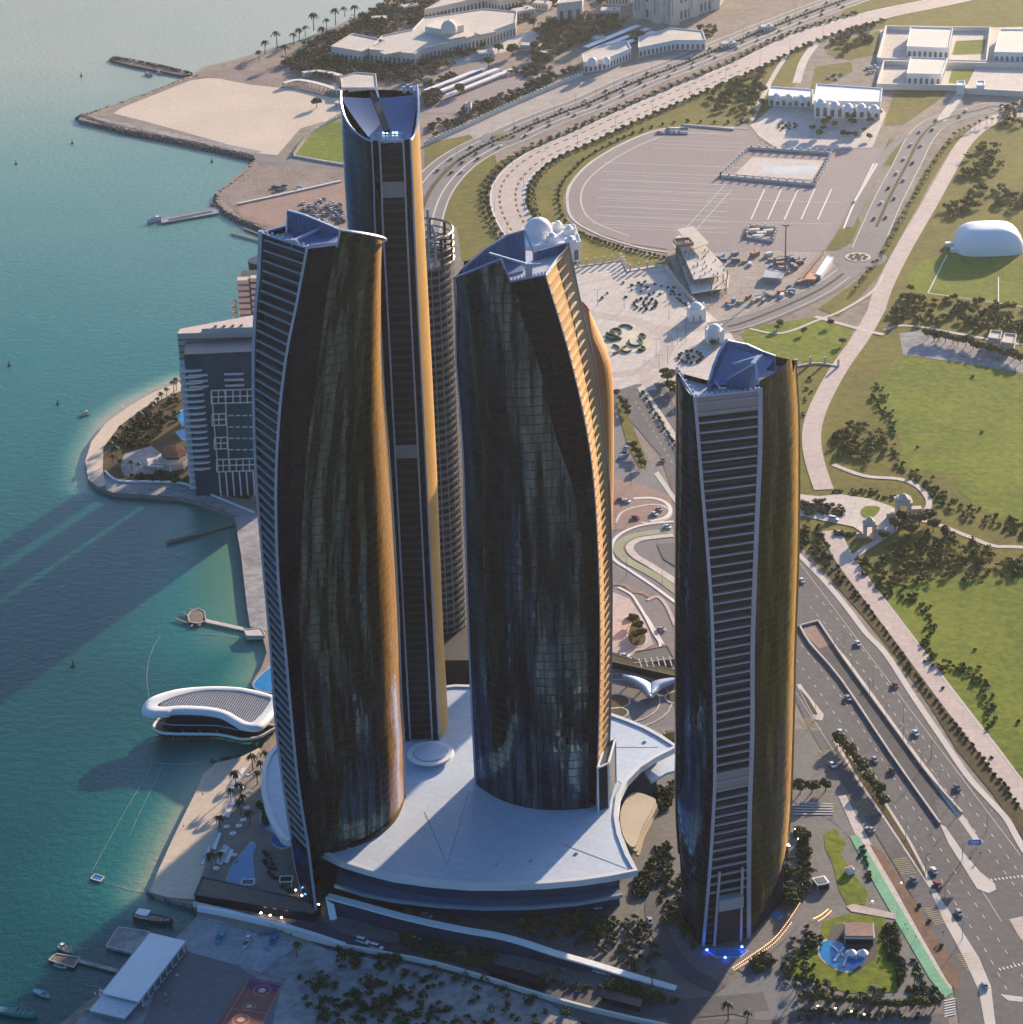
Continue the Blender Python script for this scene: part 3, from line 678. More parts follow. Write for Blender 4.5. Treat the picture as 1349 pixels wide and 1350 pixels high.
    # glazed entrance box at the foot
    a=Cn(PZ); m=MB(); P0=G(800,1067,PZ)
    w=MB(); bx=[G(789,1069,PZ),G(803,1063,PZ),G(812,1030,PZ),G(800,1034,PZ)]
    w.prism(bx,PZ-.3,PZ+22); w.build('entrance_box',MT['glass_b'],t)
    w=MB(); 
    for i in range(4):
        p=bx[i]; w.box(p[0],p[1],PZ-.2,PZ+23,.8,.8)
        q2=bx[(i+1)%4]; w.obox((p[0],p[1],PZ+22.6),(q2[0],q2[1],PZ+22.6),.8,.8)
    w.build('box_frame',MT['white'],t)
    m=MB(); panel(m,A,Cn,11,20,1,za=(PZ-.5,PZ+1.2),zb=(PZ-.5,PZ+1.2)); m.build('plinth',MT['navy'],t)
centre_tower()
# ---------- right tower ----------
def right_tower():
    A=Edge([(894,492),(894,560),(893,700),(892.5,850),(892.5,1000),(892.5,1072),(896,1128),(900,1200)],985,985,LZ,AT(894,492,985).z)
    B=Edge([(916,524),(920,571),(925,633),(932,717),(938,800),(940.5,880),(942,961),(942,1035),(937,1128),(931,1200),(926,1254)],959,960,LZ)
    Cn=Edge([(1002,509),(1002,571),(1001.5,600),(997,700),(992,850),(991.5,961),(988,1072),(987,1160),(987,1250)],964,965,LZ)
    D=Edge([(1048,477),(1052,533),(1053,633),(1052,733),(1048,850),(1046,943),(1042.5,1054),(1039.5,1095),(1037,1120)],995,995,LZ)
    dz=AT(916,524,960).z
    t=thing('glass_tower','right-hand dark glass tower with a broad ladder of white bars up its narrow front','tower',(B(LZ).x+15,980,LZ))
    m=MB(); panel(m,B,Cn,0,4,60,za=(LZ-1,dz),zb=(LZ-1,dz)); m.build('front_glazing',MT['glass_in'],t)
    m=MB(); 
    z0=AT(960,1042,960).z; panel(m,B,Cn,0,2,2,za=(z0,z0+8),zb=(z0,z0+8),off=.4)
    panel(m,B,Cn,0,2,2,za=(AT(960,548,960).z,dz-.5),zb=(AT(960,548,960).z,dz-.5),off=.4); m.build('plant_floor_band',MT['metal'],t)
    m=MB(); fins(m,B,Cn,28,dz-9,4.2,h=.55,d=1.1,ina=.03,inb=.03); fins(m,B,Cn,dz-13,dz-1,4.2,h=.4,d=1.2); m.build('sunshade_fins',MT['fins'],t)
    m=MB(); rail(m,B,1.3,1.3,LZ,dz+.6); rail(m,Cn,1.8,1.4,LZ,dz+1.2); m.build('edge_frame',MT['frame'],t)
    # portal at the foot
    m=MB()
    for f in (.22,.80):
        q=Mid(B,Cn,f,1.6); m.obox(q(LZ),q(40),1.1,1.1)
    qa=Mid(B,Cn,.22,1.8); qb=Mid(B,Cn,.80,1.8); m.obox(qa(24),qb(24),4.5,5.5); m.build('entrance_portal',MT['fins'],t)
    m=MB(); panel(m,Mid(B,Cn,.25),Mid(B,Cn,.77),0,1,1,za=(3,21),zb=(3,21),off=1.0); m.build('entrance_door',MT['dark'],t)
    zA=A.zt
    # left wall, bulging outward low and concave up high
    m=MB(); panel(m,A,B,2.2,10,60,za=(LZ-1,dz+1),zb=(LZ-1,dz),out=Vector((-1,-1,0)),prof=lambda s_: 4*s_*(1-s_)); m.build('left_wall',MT['glass_b'],t,smooth=True)
    q0=AT(934,503,976); K0=VEdge(q0.x,q0.y,LZ,dz)
    m=MB(); rail(m,A,1.2,6,LZ+30,zA,push=Vector((0,3,0))); m.build('left_blade',MT['navy'],t)
    zC=AT(1000,500,966).z; zD=AT(1048,476,995).z; pk=AT(1033,465,985).z
    def topf(s_,z):
        if s_<.68: return zC+(pk-zC)*(s_/.68)**1.5
        if s_<.72: return pk-(pk-AT(1036,490,987).z)*(s_-.68)/.04
        return AT(1036,490,987).z+(zD+1-AT(1036,490,987).z)*((s_-.72)/.28)
    zDb=AT(1039.5,1097,995).z
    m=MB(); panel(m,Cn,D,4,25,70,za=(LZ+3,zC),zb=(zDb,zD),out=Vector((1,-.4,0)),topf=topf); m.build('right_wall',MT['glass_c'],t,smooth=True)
    m=MB(); rail(m,D,.8,.8,zDb,zD+.6,push=Vector((.2,0,0))); m.build('corner_strip',MT['bronze'],t)
    q1=AT(1006,470,1001); K1=VEdge(q1.x,q1.y,LZ,dz)
    m=MB(); panel(m,D,K1,0,4,30,za=(zDb-2,zD),zb=(zDb-2,dz),out=Vector((1,.3,0))); panel(m,K1,K0,0,5,10,za=(LZ,dz-1),zb=(LZ,dz-1),out=Vector((0,1,0))); panel(m,K0,A,0,3,30,za=(LZ,dz),zb=(LZ,dz),out=Vector((-1,0,0)))
    m.build('rear_wall',MT['glass_dk'],t)
    m=MB(); c=D(40); pl=[V2(Cn(LZ)),(c.x-3,c.y-6),(c.x-5,c.y+8),(c.x-40,c.y+6)]; m.prism(pl,LZ-.5,44); m.build('lower_block',MT['glass_dk'],t)
    # roof
    a,b,c_,d=A(dz),B(dz),Cn(dz),D(dz-6)
    poly=[V2(a),V2(b),V2(c_),V2(d),(K1.x,K1.y),(K0.x,K0.y)]
    m=MB(); m.prism([V2(a),V2(b),V2(c_),V2(AT(955,505,975)),(K0.x,K0.y)],dz-3,dz-2); m.build('roof_deck',MT['deck'],t)
    m=MB(); m.prism(poly,dz-5,dz-4); m.build('lower_roof',MT['blueroof'],t); pass
    m=MB(); m.obox(a,b,.6,.8); m.obox(b,c_,.6,.8)
    for k in range(12): p=b.lerp(c_,k/12); m.box(p.x+.5,p.y+.7,dz-.5,dz+.9,.8,.7)
    for k in range(5): p=a.lerp(b,k/5); m.box(p.x+.6,p.y+.5,dz-.5,dz+.9,.7,.7)
    m.build('parapet',MT['frame'],t)
    P=[AT(935,506,971),AT(941,490,975),AT(949,472,981),AT(958,462,987)]; tz=[AT(934,503,971).z,AT(939,482,975).z,AT(948,463,981).z,AT(960,448,987).z]
    m=MB(); ribwall(m,[V2(p) for p in P],dz-2,tz,rib=2.0)
    P2=[AT(958,506,972),AT(975,498,971),AT(996,490,970)]; tz2=[AT(953,501,972).z,AT(975,491,971).z,AT(996,479,970).z]
    m.build('roof_screen',MT['blueroof'],t); m=MB(); ribwall(m,[V2(p) for p in P2],dz-2,tz2,rib=1.6); m.build('roof_screen',MT['blueroof'],t)
    P3=[AT(960,462,987),AT(985,460,989),AT(1005,466,990),AT(1022,473,988)]; tz3=[AT(960,450,987).z,AT(978,455,989).z,AT(1003,464,990).z,AT(1022,470,988).z]
    m=MB(); ribwall(m,[V2(p) for p in P3],dz-2,tz3,rib=2.2); m.build('roof_screen',MT['blueroof'],t)
    # sloping blue roof between the screens
    m=MB(); gp=[]
    for j in range(5):
        s_=j/4; l=Vector((P[0].x,P[0].y,dz)).lerp(Vector((P[3].x,P[3].y,tz[3]-3)),s_); r=Vector((P2[2].x,P2[2].y+2,dz)).lerp(Vector((P3[3].x,P3[3].y,tz3[3]-1)),s_); gp.append([l.lerp(r,i/5) for i in range(6)])
    m.grid(gp); m.build('scooped_roof',MT['blueroof'],t)
    m=MB()
    for Q,zq in ((P,tz),(P2,tz2),(P3,tz3)):
        for i in range(len(Q)-1): m.obox(Vector((Q[i].x,Q[i].y,zq[i]+.2)),Vector((Q[i+1].x,Q[i+1].y,zq[i+1]+.2)),.9,.5)
    m.obox(AT(996,479,970),AT(999,507,966),1.0,1.0); m.build('screen_cap',MT['frame'],t)
    m=MB(); a=AT(966,480,978); b_=AT(1005,469,984); m.obox(a,b_,.7,.8); m.obox(AT(992,480,976),AT(1001,470,982),1.6,1.2); m.obox(AT(938,498,975),AT(952,515,966),.5,.5); m.box(AT(952,517,966).x,AT(952,517,966).y,dz-2,dz+1,3,1.5); m.build('cleaning_crane',MT['frame'],t)
    m=MB()
    for f,dx in ((.05,0),(.6,3)):
        pass
right_tower()
# ---------- round tower behind ----------
def round_tower():
    Yc=1212; top=AT(566,303,Yc); r=16.5; zt=top.z; cx=AT(575,800,Yc).x; zb=AT(590,866,Yc-17).z
    t=thing('round_tower','round banded tower with an open ring frame on top, behind the centre tower','tower',(cx,Yc,LZ))
    xs=lambda z: cx+(top.x-cx)*(z-LZ)/(zt-LZ)
    m=MB(); m.cyl(cx,Yc,zb,zt-16,r-1.3,n=40); m.build('core_wall',MT['glass_in'],t)
    m=MB(); z=zb; k=0
    while z<zt-15:
        n=40; x=cx
        a=[(cx+r*math.cos(q*2*math.pi/n),Yc+r*math.sin(q*2*math.pi/n)) for q in range(n)]
        lo=[m.vert((p[0],p[1],z)) for p in a]; hi=[m.vert((p[0],p[1],z+1.25)) for p in a]; inn=[m.vert((cx+(p[0]-cx)*.9,Yc+(p[1]-Yc)*.9,z+1.25)) for p in a]; il=[m.vert((cx+(p[0]-cx)*.9,Yc+(p[1]-Yc)*.9,z)) for p in a]
        for q in range(n):
            s=(q+1)%n; m.face((lo[q],lo[s],hi[s],hi[q])); m.face((hi[q],hi[s],inn[s],inn[q])); m.face((il[s],il[q],lo[q],lo[s]))
        z+=3.9
    m.build('balcony_bands',mat('balcony_band',(.20,.175,.15),.7,var=.2),t)
    m=MB()
    for q in range(26):
        a=q*2*math.pi/26; m.box(cx+(r-.1)*math.cos(a),Yc+(r-.1)*math.sin(a),zb,zt-14,.28,.4,a)
    m.build('balcony_posts',MT['metal'],t)
    m=MB()
    for zz,h in ((zt-14,1.2),(zt-10.5,1.0),(zt-7,1.0),(zt-3.5,1.0),(zt,1.3)):
        m.tube([(cx+r*math.cos(q*2*math.pi/36),Yc+r*math.sin(q*2*math.pi/36),zz) for q in range(37)],h*.45,4,cap=False)
    m.build('crown_ring',mat('crown_metal',(.36,.27,.18),.5,.2),t)
    m=MB()
    for q in range(12): a=q*2*math.pi/12+.2; m.box(cx+r*math.cos(a),Yc+r*math.sin(a),zt-15,zt,.9,1.0,a)
    for q in range(0,6): 
        a=q*2*math.pi/12+.2; m.obox((cx+r*math.cos(a),Yc+r*math.sin(a),zt-6),(cx+r*math.cos(a+math.pi),Yc+r*math.sin(a+math.pi),zt-6),.5,.7)
    m.build('crown_posts',MT['dark'],t)
    # tall looped frame on its left flank
    m=MB(); a=AT(564,276,Yc-20); b=AT(566,352,Yc-20); c=AT(575,352,Yc-20); d=AT(571,300,Yc-20)
    m.tube([a,AT(565,330,Yc-20),AT(566,352,Yc-20),AT(570,356,Yc-20),AT(575,348,Yc-20),AT(573,310,Yc-20),AT(569,296,Yc-20)],.7,6); m.build('loop_frame',MT['frame'],t)
    m=MB(); m.cyl(cx,Yc,LZ-1,zb,r-3,n=32); m.build('base_wall',MT['dark'],t)
    m=MB(); m.cyl(cx,Yc,zb-1.3,zb-.2,r+.8,n=40); m.build('soffit_ring',MT['metal'],t)
round_tower()
# ---------- orange slab tower ----------
def slab_tower():
    Y=1235
    A=Edge([(775,408),(777,500),(779,600),(782,700),(785,800)],Y-6,Y-6,LZ)
    Mi=Edge([(776,411),(780,440),(788,458),(795.6,478),(799,500),(801,530),(802,600),(801,700),(797,800)],Y-10,Y-10,LZ)
    D=Edge([(777,409),(783,422),(790,437),(800,461),(806,484),(808.5,510),(809.5,560),(809,640),(807,700),(803,800)],Y,Y,LZ)
    t=thing('leaf_shaped_tower','copper-orange leaf-shaped tower showing only as a sliver behind the centre tower','tower',(A(LZ).x,Y+10,LZ))
    m=MB(); panel(m,A,Mi,0,3,40,out=Vector((0,-1,0))); m.build('front_wall',MT['copper'],t)
    m=MB(); panel(m,Mi,D,.8,4,50,out=Vector((1,-1,0))); m.build('side_wall',mat('sunlit_copper_cladding',(.75,.34,.10),.5,var=.12),t)  # brighter orange puts the sunlight on this face into its colour
    A2=VEdge(A(LZ).x-6,Y+16,LZ,AT(775,408,Y).z)
    m=MB(); panel(m,D,A2,1,4,40,out=Vector((1,1,0))); panel(m,A2,A,0,3,20,out=Vector((-1,0,0))); m.build('rear_wall',MT['copper'],t)
    m=MB(); rail(m,Mi,.5,.5); m.build('edge_frame',MT['bronze'],t)
slab_tower()
# ---------- podium ----------
def podium():
    OUT=[(375,1106),(408,1112),(428,1124),(450,1135),(485,1146),(520,1155),(570,1162),(620,1166),(670,1166),(720,1164),(765,1160),(805,1154),(838,1148),(827,1128),(816,1100),(812,1076),(815,1050),(824,1031),(842,1012),(862,999),(891,985),(870,971),(850,960),(828,951),(806,943),(740,925),(680,912),(640,906),(600,905),(585,907),(500,925),(420,950),(372,978),(356,996),(349,1015),(348,1040),(353,1064),(362,1087)]
    c=G(620,1020,PZ); t=thing('podium_building','low podium building with a sweeping white curved roof that joins the feet of the towers','building',(c[0],c[1],LZ))
    roof=[G(*p,PZ) for p in OUT]
    sm=roof
    m=MB(); m.prism(sm,PZ-1.6,PZ); m.build('roof',MT['roofwhite'],t)
    # raised rim
    m=MB(); P=[Vector(p) for p in sm]+[Vector(sm[0])]
    L_,R_=offset_path(P,2.2)
    for i in range(len(P)-1):
        a,b,c2,d=L_[i],L_[i+1],R_[i+1],R_[i]
        m.prism([(a.x,a.y),(b.x,b.y),(c2.x,c2.y),(d.x,d.y)],PZ-2.4,PZ+.7)
    m.build('roof_rim',mat('roof_rim_paint',(.62,.63,.64),.4,var=.06),t)
    # seams
    m=MB()
    for a,b in (((618,1045),(590,1140)),((590,1140),(560,1070)),((808,985),(868,985)),((740,1112),(830,1146)),((812,1028),(826,1036))):
        p,q=G(*a,PZ),G(*b,PZ); m.obox((p[0],p[1],PZ+.05),(q[0],q[1],PZ+.05),.35,.12)
    m.build('roof_seams',MT['metal'],t)
    # lower tiers
    cc=Vector((sum(p[0] for p in roof)/len(roof),sum(p[1] for p in roof)/len(roof)))
    def shrink(f,z0,z1,name,mt,poly=roof,dy=0):
        m=MB(); q=[((p[0]-cc.x)*f+cc.x,(p[1]-cc.y)*f+cc.y+dy) for p in poly]; m.prism(q,z0,z1); return m.build(name,mt,t)
    shrink(.90,LZ-.5,PZ-1.7,'glazed_wall',mat('podium_glazing',(.02,.055,.10),.2,var=.4,scale=.2))
    lower=[(442,1166),(480,1178),(520,1186),(580,1193),(640,1196),(700,1195),(760,1190),(820,1179),(813,1168),(806,1150),(760,1130),(600,1130),(450,1125)]
    z2=12.0; lp=[G(*p,z2) for p in lower]
    m=MB(); m.prism(lp,z2-1.0,z2); m.build('lower_eave',mat('eave_blue_grey',(.14,.24,.34),.35,.2,var=.1),t)
    m=MB(); P=[Vector(p) for p in lp[:8]]; L_,R_=offset_path(P,1.4)
    for i in range(len(P)-1): m.prism([V2(L_[i]),V2(L_[i+1]),V2(R_[i+1]),V2(R_[i])],z2-1.2,z2+.4)
    m.build('eave_edge',MT['frame'],t)
    # right terraces (gold-lit curved tiers)
    for k,(z,off) in enumerate(((19,0),(14,6),(9.5,11))):
        q=[(822+off,1102+off*.8),(818+off,1070+off*.8),(834+off,1045+off*.6),(862+off*.4,1052+off),(862+off*.2,1062+off),(846+off*.3,1092+off),(836+off*.5,1116+off)]
        m=MB(); m.prism([V2(v) for v in smoothpts([G(*p,z) for p in q],5,True)],z-1.2,z); m.build('terrace_tier',mat('tan_tier',(.42,.33,.22),.6,var=.15),t)
    # drop-off canopy wing to the right
    q=[(845,1010),(868,998),(905,990),(905,1012),(880,1018),(858,1030)]
    m=MB(); m.prism([G(*p,18) for p in q],16.6,18); m.build('canopy_wing',MT['roofwhite'],t)
    # entrance support columns
    m=MB()
    for px,py in ((450,1175),(500,1190),(560,1200),(620,1205),(680,1205),(740,1202),(800,1192)):
        p=G(px,py,3); m.box(p[0],p[1]+6,LZ-.3,z2-1,1.0,1.0)
    m.build('columns',MT['frame'],t)
    c=G(568,999,PZ); 
    d=thing('roof_disc','round white raised disc on the podium roof between the towers','roof disc',(c[0],c[1],PZ-.05))
    m=MB(); m.cyl(c[0],c[1],PZ-.1,PZ+2.2,8.2,10.6,n=48); m.build('drum',MT['roofwhite'],d)
    m=MB(); m.cyl(c[0],c[1],PZ+2.2,PZ+2.9,11.0,10.6,n=48); m.build('rim',MT['white'],d)
    m=MB(); m.cyl(c[0],c[1],PZ+2.9,PZ+3.02,8.1,n=48); m.build('ring_groove',MT['metal'],d)
    m=MB(); m.cyl(c[0],c[1],PZ+3.02,PZ+3.3,7.8,n=48); m.build('top_panel',MT['roofwhite'],d)
    # dark rear block between tall tower and centre tower
    q=[(588,905),(622,905),(622,862),(585,862)]; 
    b=MB(); b.prism([G(*p,14) for p in q],LZ-.5,PZ+4); o=tag(b.build('rear_block',MT['dark']),'dark flat-roofed block behind the podium between two towers','building'); center(o)
podium()
# ================= GROUND COVERS, ROADS, PATHS =================
EXT=4000
# park on the right, lawns reaching beyond the frame
sheet('park_grass',[(1052,480),(1075,470),(1105,478),(1120,470),(1150,410),(1190,330),(1230,270),(1262,205),(1300,165),(1349,150),(2100,120),(2300,1600),(1700,1350),(1349,1080),(1300,1025),(1250,960),(1200,895),(1150,830),(1105,775),(1052,715)],MT['grass'],1)
sheet('upper_field_grass',[(1500,-300),(1180,-60),(1110,18),(1090,40),(1180,38),(1349,40),(2000,60),(2000,-300)],MT['grass'],1)
for nm,pts in (('lawn',[(1215,345),(1252,333),(1349,346),(1420,350),(1420,420),(1349,402),(1224,390),(1200,385),(1196,365)]),
               ('lawn',[(1185,470),(1260,478),(1349,492),(1600,520),(1600,700),(1349,695),(1290,672),(1262,645),(1258,625),(1180,618),(1190,590),(1175,560),(1150,545),(1148,505)]),
               ('lawn',[(1140,775),(1240,762),(1349,760),(1700,780),(1700,1200),(1349,1023),(1300,985),(1255,930),(1200,860),(1160,800)])):
    sheet(nm,pts,MT['grassb'],2,smooth=0)
# loop lawns
sheet('lawn',[(1010,76),(1010,90),(975,165),(900,166),(862,170),(815,190),(775,215),(748,245),(742,265),(748,290),(775,312),(830,332),(878,342),(905,350),(903,357),(823,352),(818,345),(762,348),(735,318),(712,300),(695,272),(694,250),(710,225),(742,200),(800,172),(880,140),(960,98)],MT['grass'],1)
sheet('lawn',[(655,215),(700,195),(735,180),(706,195),(676,210),(652,230),(643,252),(645,275),(655,305),(662,330),(640,345),(610,345),(603,300),(572,285),(575,262),(600,235),(630,212),(652,200)],MT['grass'],1)
sheet('lawn',[(560,190),(620,178),(624,183),(615,190),(575,215),(560,222)],MT['grass'],1.5)
sheet('lawn',[(388,204),(398,182),(412,172),(440,160),(455,165),(460,215),(410,208)],MT['grassb'],2)
sheet('lawn',[(1010,62),(1075,58),(1045,120),(990,165),(980,162),(1005,110)],MT['grass'],2)
sheet('lawn',[(1095,58),(1180,36),(1160,55),(1155,72),(1120,80),(1090,72)],MT['grass'],2)
sheet('lawn',[(1075,88),(1122,82),(1124,95),(1085,115),(1068,118)],MT['grass'],2)
sheet('lawn',[(1180,118),(1250,120),(1238,132),(1190,165),(1165,166)],MT['grass'],2)
sheet('lawn',[(1172,183),(1195,190),(1192,205),(1175,218),(1158,218)],MT['grass'],2)
sheet('lawn',[(1128,272),(1134,295),(1122,320),(1105,331),(1088,330)],MT['grass'],2)
sheet('lawn',[(1108,207),(1114,210),(1095,246),(1078,247)],MT['grass'],2)
sheet('lawn',[(1010,185),(1032,178),(1030,198),(1008,198)],MT['grass'],2)
sheet('lawn',[(988,432),(1075,418),(1125,430),(1120,455),(1105,478),(1050,476),(985,462),(978,440)],MT['grassb'],2)
sheet('lawn',[(1078,408),(1130,370),(1160,335),(1165,345),(1140,385),(1105,418)],MT['grass'],2)
# dirt of the far side and the construction site
sheet('construction_ground',[(878,330),(905,320),(1085,333),(1105,340),(1108,352),(1085,378),(1035,402),(985,422),(935,428),(905,400)],mat('site_dirt',(.30,.25,.22),.95,var=.35,scale=.08,scale2=.6),2)
sheet('quay_ground',[(285,255),(335,212),(345,208),(460,215),(468,225),(455,300),(430,308),(350,303),(325,292)],MT['dryearth'],1)
sheet('parking_lot',[(318,270),(452,240),(470,300),(440,310),(365,300),(315,282)],MT['brickpave'],2)
sheet('shore_road',[(335,208),(345,203),(450,219),(450,224),(340,214)],MT['asphalt2'],3)
sheet('sand_lot',[(250,107),(270,104),(300,100),(330,108),(388,112),(432,128),(450,130),(450,148),(430,160),(396,170),(366,205),(345,203),(190,160),(150,150),(160,143)],MT['sand'],1)
sheet('mud_bank',[(255,96),(300,92),(370,95),(440,110),(455,118),(440,130),(388,118),(330,112),(290,104),(262,103)],MT['dryearth'],2)
# rock armour bands on the breakwaters
def rocks(pts,w,lab,h=1.6,n=None):
    m=MB(); p=smoothpts([Vector(G(*q,1)) for q in pts],8); random.seed(len(pts)*7+int(w))
    L_=sum((p[i+1]-p[i]).length for i in range(len(p)-1)); n=n or min(1400,int(L_*w/5))
    for k in range(n):
        i=random.randrange(len(p)-1); q=p[i].lerp(p[i+1],random.random()); a=random.uniform(-1,1); d=(p[i+1]-p[i]).normalized(); nn=Vector((-d.y,d.x)); q=q+nn*(a*w/2)
        s=random.uniform(1.0,2.3); z=(1-a*a)*h+.6; m.box(q.x,q.y,z-s*.5,z+s*.4,s,s*random.uniform(.6,1),random.random()*3,top=random.uniform(.5,.8))
    o=m.build('rock_armour',MT['rock']); o['kind']='stuff'; o['label']=lab
rocks([(262,102),(230,112),(180,131),(130,148),(107,154)],7,'rock armour along the seaward edge of the sand lot')
rocks([(107,154),(160,171),(250,189),(335,208)],12,'rock armour on the breakwater facing the camera',n=1400)
rocks([(336,210),(325,230),(302,247),(288,258),(287,268)],6,'rocks on the small bay shore')
rocks([(285,268),(300,282),(325,294),(350,302)],7,'rocks below the parking lot')
sheet('breakwater_path',[(113,155),(118,153),(345,200),(338,206)],MT['sandgrey'],2)
m=MB(); m.prism([G(*q,1.5) for q in ((145,77),(152,74),(185,80),(220,87),(245,95),(255,99),(240,100),(205,93),(175,87),(150,81))],-3,1.8); struct(m.build('breakwater',MT['rock']))
rocks([(148,78),(180,83),(215,90),(250,98)],7,'rocks of the far short breakwater',h=2.2)
# --- beach island ---
sheet('beach',[(300,494),(236,504),(206,516),(173,534),(141,557),(121,583),(113,608),(117,632),(130,642),(141,640),(136,620),(137,590),(158,562),(190,538),(240,515),(300,505)],MT['sand'],2)
sheet('garden_ground',[(137,590),(158,562),(190,538),(240,515),(330,505),(340,640),(330,660),(305,655),(280,648),(240,638),(180,632),(152,630),(142,640),(136,620)],MT['soil'],2)
sheet('paved_terrace',[(165,598),(200,588),(215,600),(205,625),(165,628),(158,615)],MT['sandgrey'],3)
sheet('beach',[(310,684),(318,730),(326,800),(330,826),(352,832),(352,690),(330,672)],MT['sandgrey'],2)
sheet('beach',[(342,986),(316,999),(285,1006),(268,1021),(258,1045),(244,1073),(228,1106),(210,1146),(197,1176),(223,1183),(258,1186),(275,1160),(300,1140),(330,1140),(372,1120),(352,1080),(345,1030),(350,1000)],MT['sand'],2)
sheet('beach_terrace',[(342,990),(322,1020),(305,1060),(288,1090),(275,1130),(262,1165),(290,1175),(390,1190),(375,1120),(352,1080),(345,1030),(350,1000)],mat('terrace_gravel',(.25,.21,.18),.95,var=.3,scale=.1,scale2=.7),3)
def pool(pts,lab,z=LZ+.35,cat='swimming pool',sm=5):
    p=[(q[0],q[1]) for q in smoothpts([G(*q) for q in pts],sm,True)] if sm else [G(*q) for q in pts]
    c=Vector((sum(q[0] for q in p)/len(p),sum(q[1] for q in p)/len(p)))
    t=thing('swimming_pool',lab,cat,(c.x,c.y,LZ))
    m=MB(); m.prism([((q[0]-c.x)*1.07+c.x,(q[1]-c.y)*1.07+c.y) for q in p],LZ-.2,z-.06); m.build('coping',MT['stonewhite'],t)
    m=MB(); m.flat(p,z); m.build('water',MT['pool'],t)
MT['pool']=mat('pool_water',(.004,.13,.36),.08,var=.35,scale=.15,scale2=.9,col2=(.02,.25,.50))
pool([(331,1112),(322,1122),(308,1140),(300,1160),(296,1172),(316,1174),(330,1166),(335,1150),(333,1130),(337,1118)],'narrow free-form blue pool beside the beach terrace')
pool([(352,1065),(344,1078),(350,1092),(362,1098),(358,1110),(372,1118),(385,1110),(376,1090),(366,1072)],'blue pool curving under the left edge of the podium roof')
pool([(335,905),(345,890),(362,880),(366,910),(352,912)],'round-edged pool by the shore behind the overwater restaurant')
pool([(232,545),(245,540),(252,558),(240,562)],'small turquoise pool beside the beach hotel, farther one',sm=0)
pool([(232,570),(248,566),(256,582),(240,580)],'small turquoise pool beside the beach hotel, nearer one',sm=0)
pool([(991,1208),(993,1190),(1003,1184),(1014,1192),(1019,1200),(1012,1205),(1003,1210)],'curved blue pool at the foot of the right tower')
pool([(1016,1205),(1024,1200),(1032,1208),(1026,1212)],'small square plunge pool beside the curved pool',sm=0)
# --- main roads ---
sheet('highway',[(800,520),(840,505),(872,503),(895,545),(940,605),(1000,672),(1052,735),(1085,768),(1113,801),(1141,838),(1168,867),(1205,924),(1243,980),(1276,1028),(1306,1061),(1324,1080),(1349,1124),(1500,1330),(1500,1500),(1265,1480),(1264,1345),(1256,1300),(1232,1235),(1190,1160),(1150,1092),(1122,1052),(1092,1005),(1066,960),(1045,915),(960,790),(900,690),(870,600),(840,565)],MT['asphalt'],3)
sheet('side_street',[(806,560),(830,565),(865,620),(900,690),(960,790),(1045,915),(1020,960),(960,920),(890,860),(806,800)],MT['asphalt2'],2)
sheet('forecourt',[(806,640),(890,650),(900,1010),(880,985),(850,960),(806,940)],MT['asphalt2'],1)
strip('highway_pavement',[(1052,731),(1085,764),(1113,797),(1141,834),(1168,863),(1205,920),(1243,976),(1276,1024),(1306,1057),(1328,1082),(1352,1124),(1420,1220)],3.2,MT['kerb'],5)
strip('promenade',[(1420,1130),(1349,1050),(1300,985),(1250,920),(1200,853),(1150,787),(1112,735),(1096,700)],11,MT['stonepink'],5)
strip('promenade_edge',[(1420,1118),(1360,1045),(1313,985),(1263,920),(1213,853),(1163,787),(1122,735),(1106,700)],1.0,MT['kerb'],6)
strip('promenade',[(1086,646),(1073,605),(1070,570),(1080,535),(1105,488),(1135,445),(1155,410)],11.5,MT['stonepink'],5)
strip('promenade',[(1155,410),(1165,380),(1190,330),(1225,270),(1250,225),(1275,185),(1310,160),(1360,152),(1700,150)],12,MT['stonepink'],4)
strip('footpath',[(1098,613),(1140,628),(1185,632),(1210,642),(1224,660),(1220,675),(1205,684)],3.5,MT['plaza'],5)
strip('footpath',[(1195,684),(1230,690),(1270,705),(1310,720),(1349,722),(1500,735)],3.5,MT['plaza'],4)
strip('footpath',[(1123,736),(1150,718),(1180,698)],4,MT['plaza'],5)
strip('footpath',[(1075,418),(1110,428),(1140,436),(1165,442)],4,MT['plaza'],6)
strip('footpath',[(1165,436),(1185,430),(1215,432),(1260,440),(1349,455),(1600,490)],3,MT['plaza'],5)
strip('footpath',[(988,434),(1030,440),(1080,422),(1110,410),(1150,385),(1165,362)],2.5,MT['plaza'],6)
sheet('gate_plaza',[(1052,652),(1080,655),(1105,652),(1145,658),(1175,668),(1195,682),(1175,705),(1150,712),(1125,695),(1100,690),(1052,680)],MT['plaza'],6)
sheet('gate_lawn',[(1134,676),(1142,668),(1160,670),(1152,682),(1140,684)],MT['grassb'],7,smooth=4)
sheet('park_sand_court',[(1185,440),(1215,436),(1262,448),(1349,470),(1349,492),(1262,478),(1190,468)],MT['sandgrey'],3)
for seg in ([(1118,660),(1075,640),(1055,655)],):
    pass
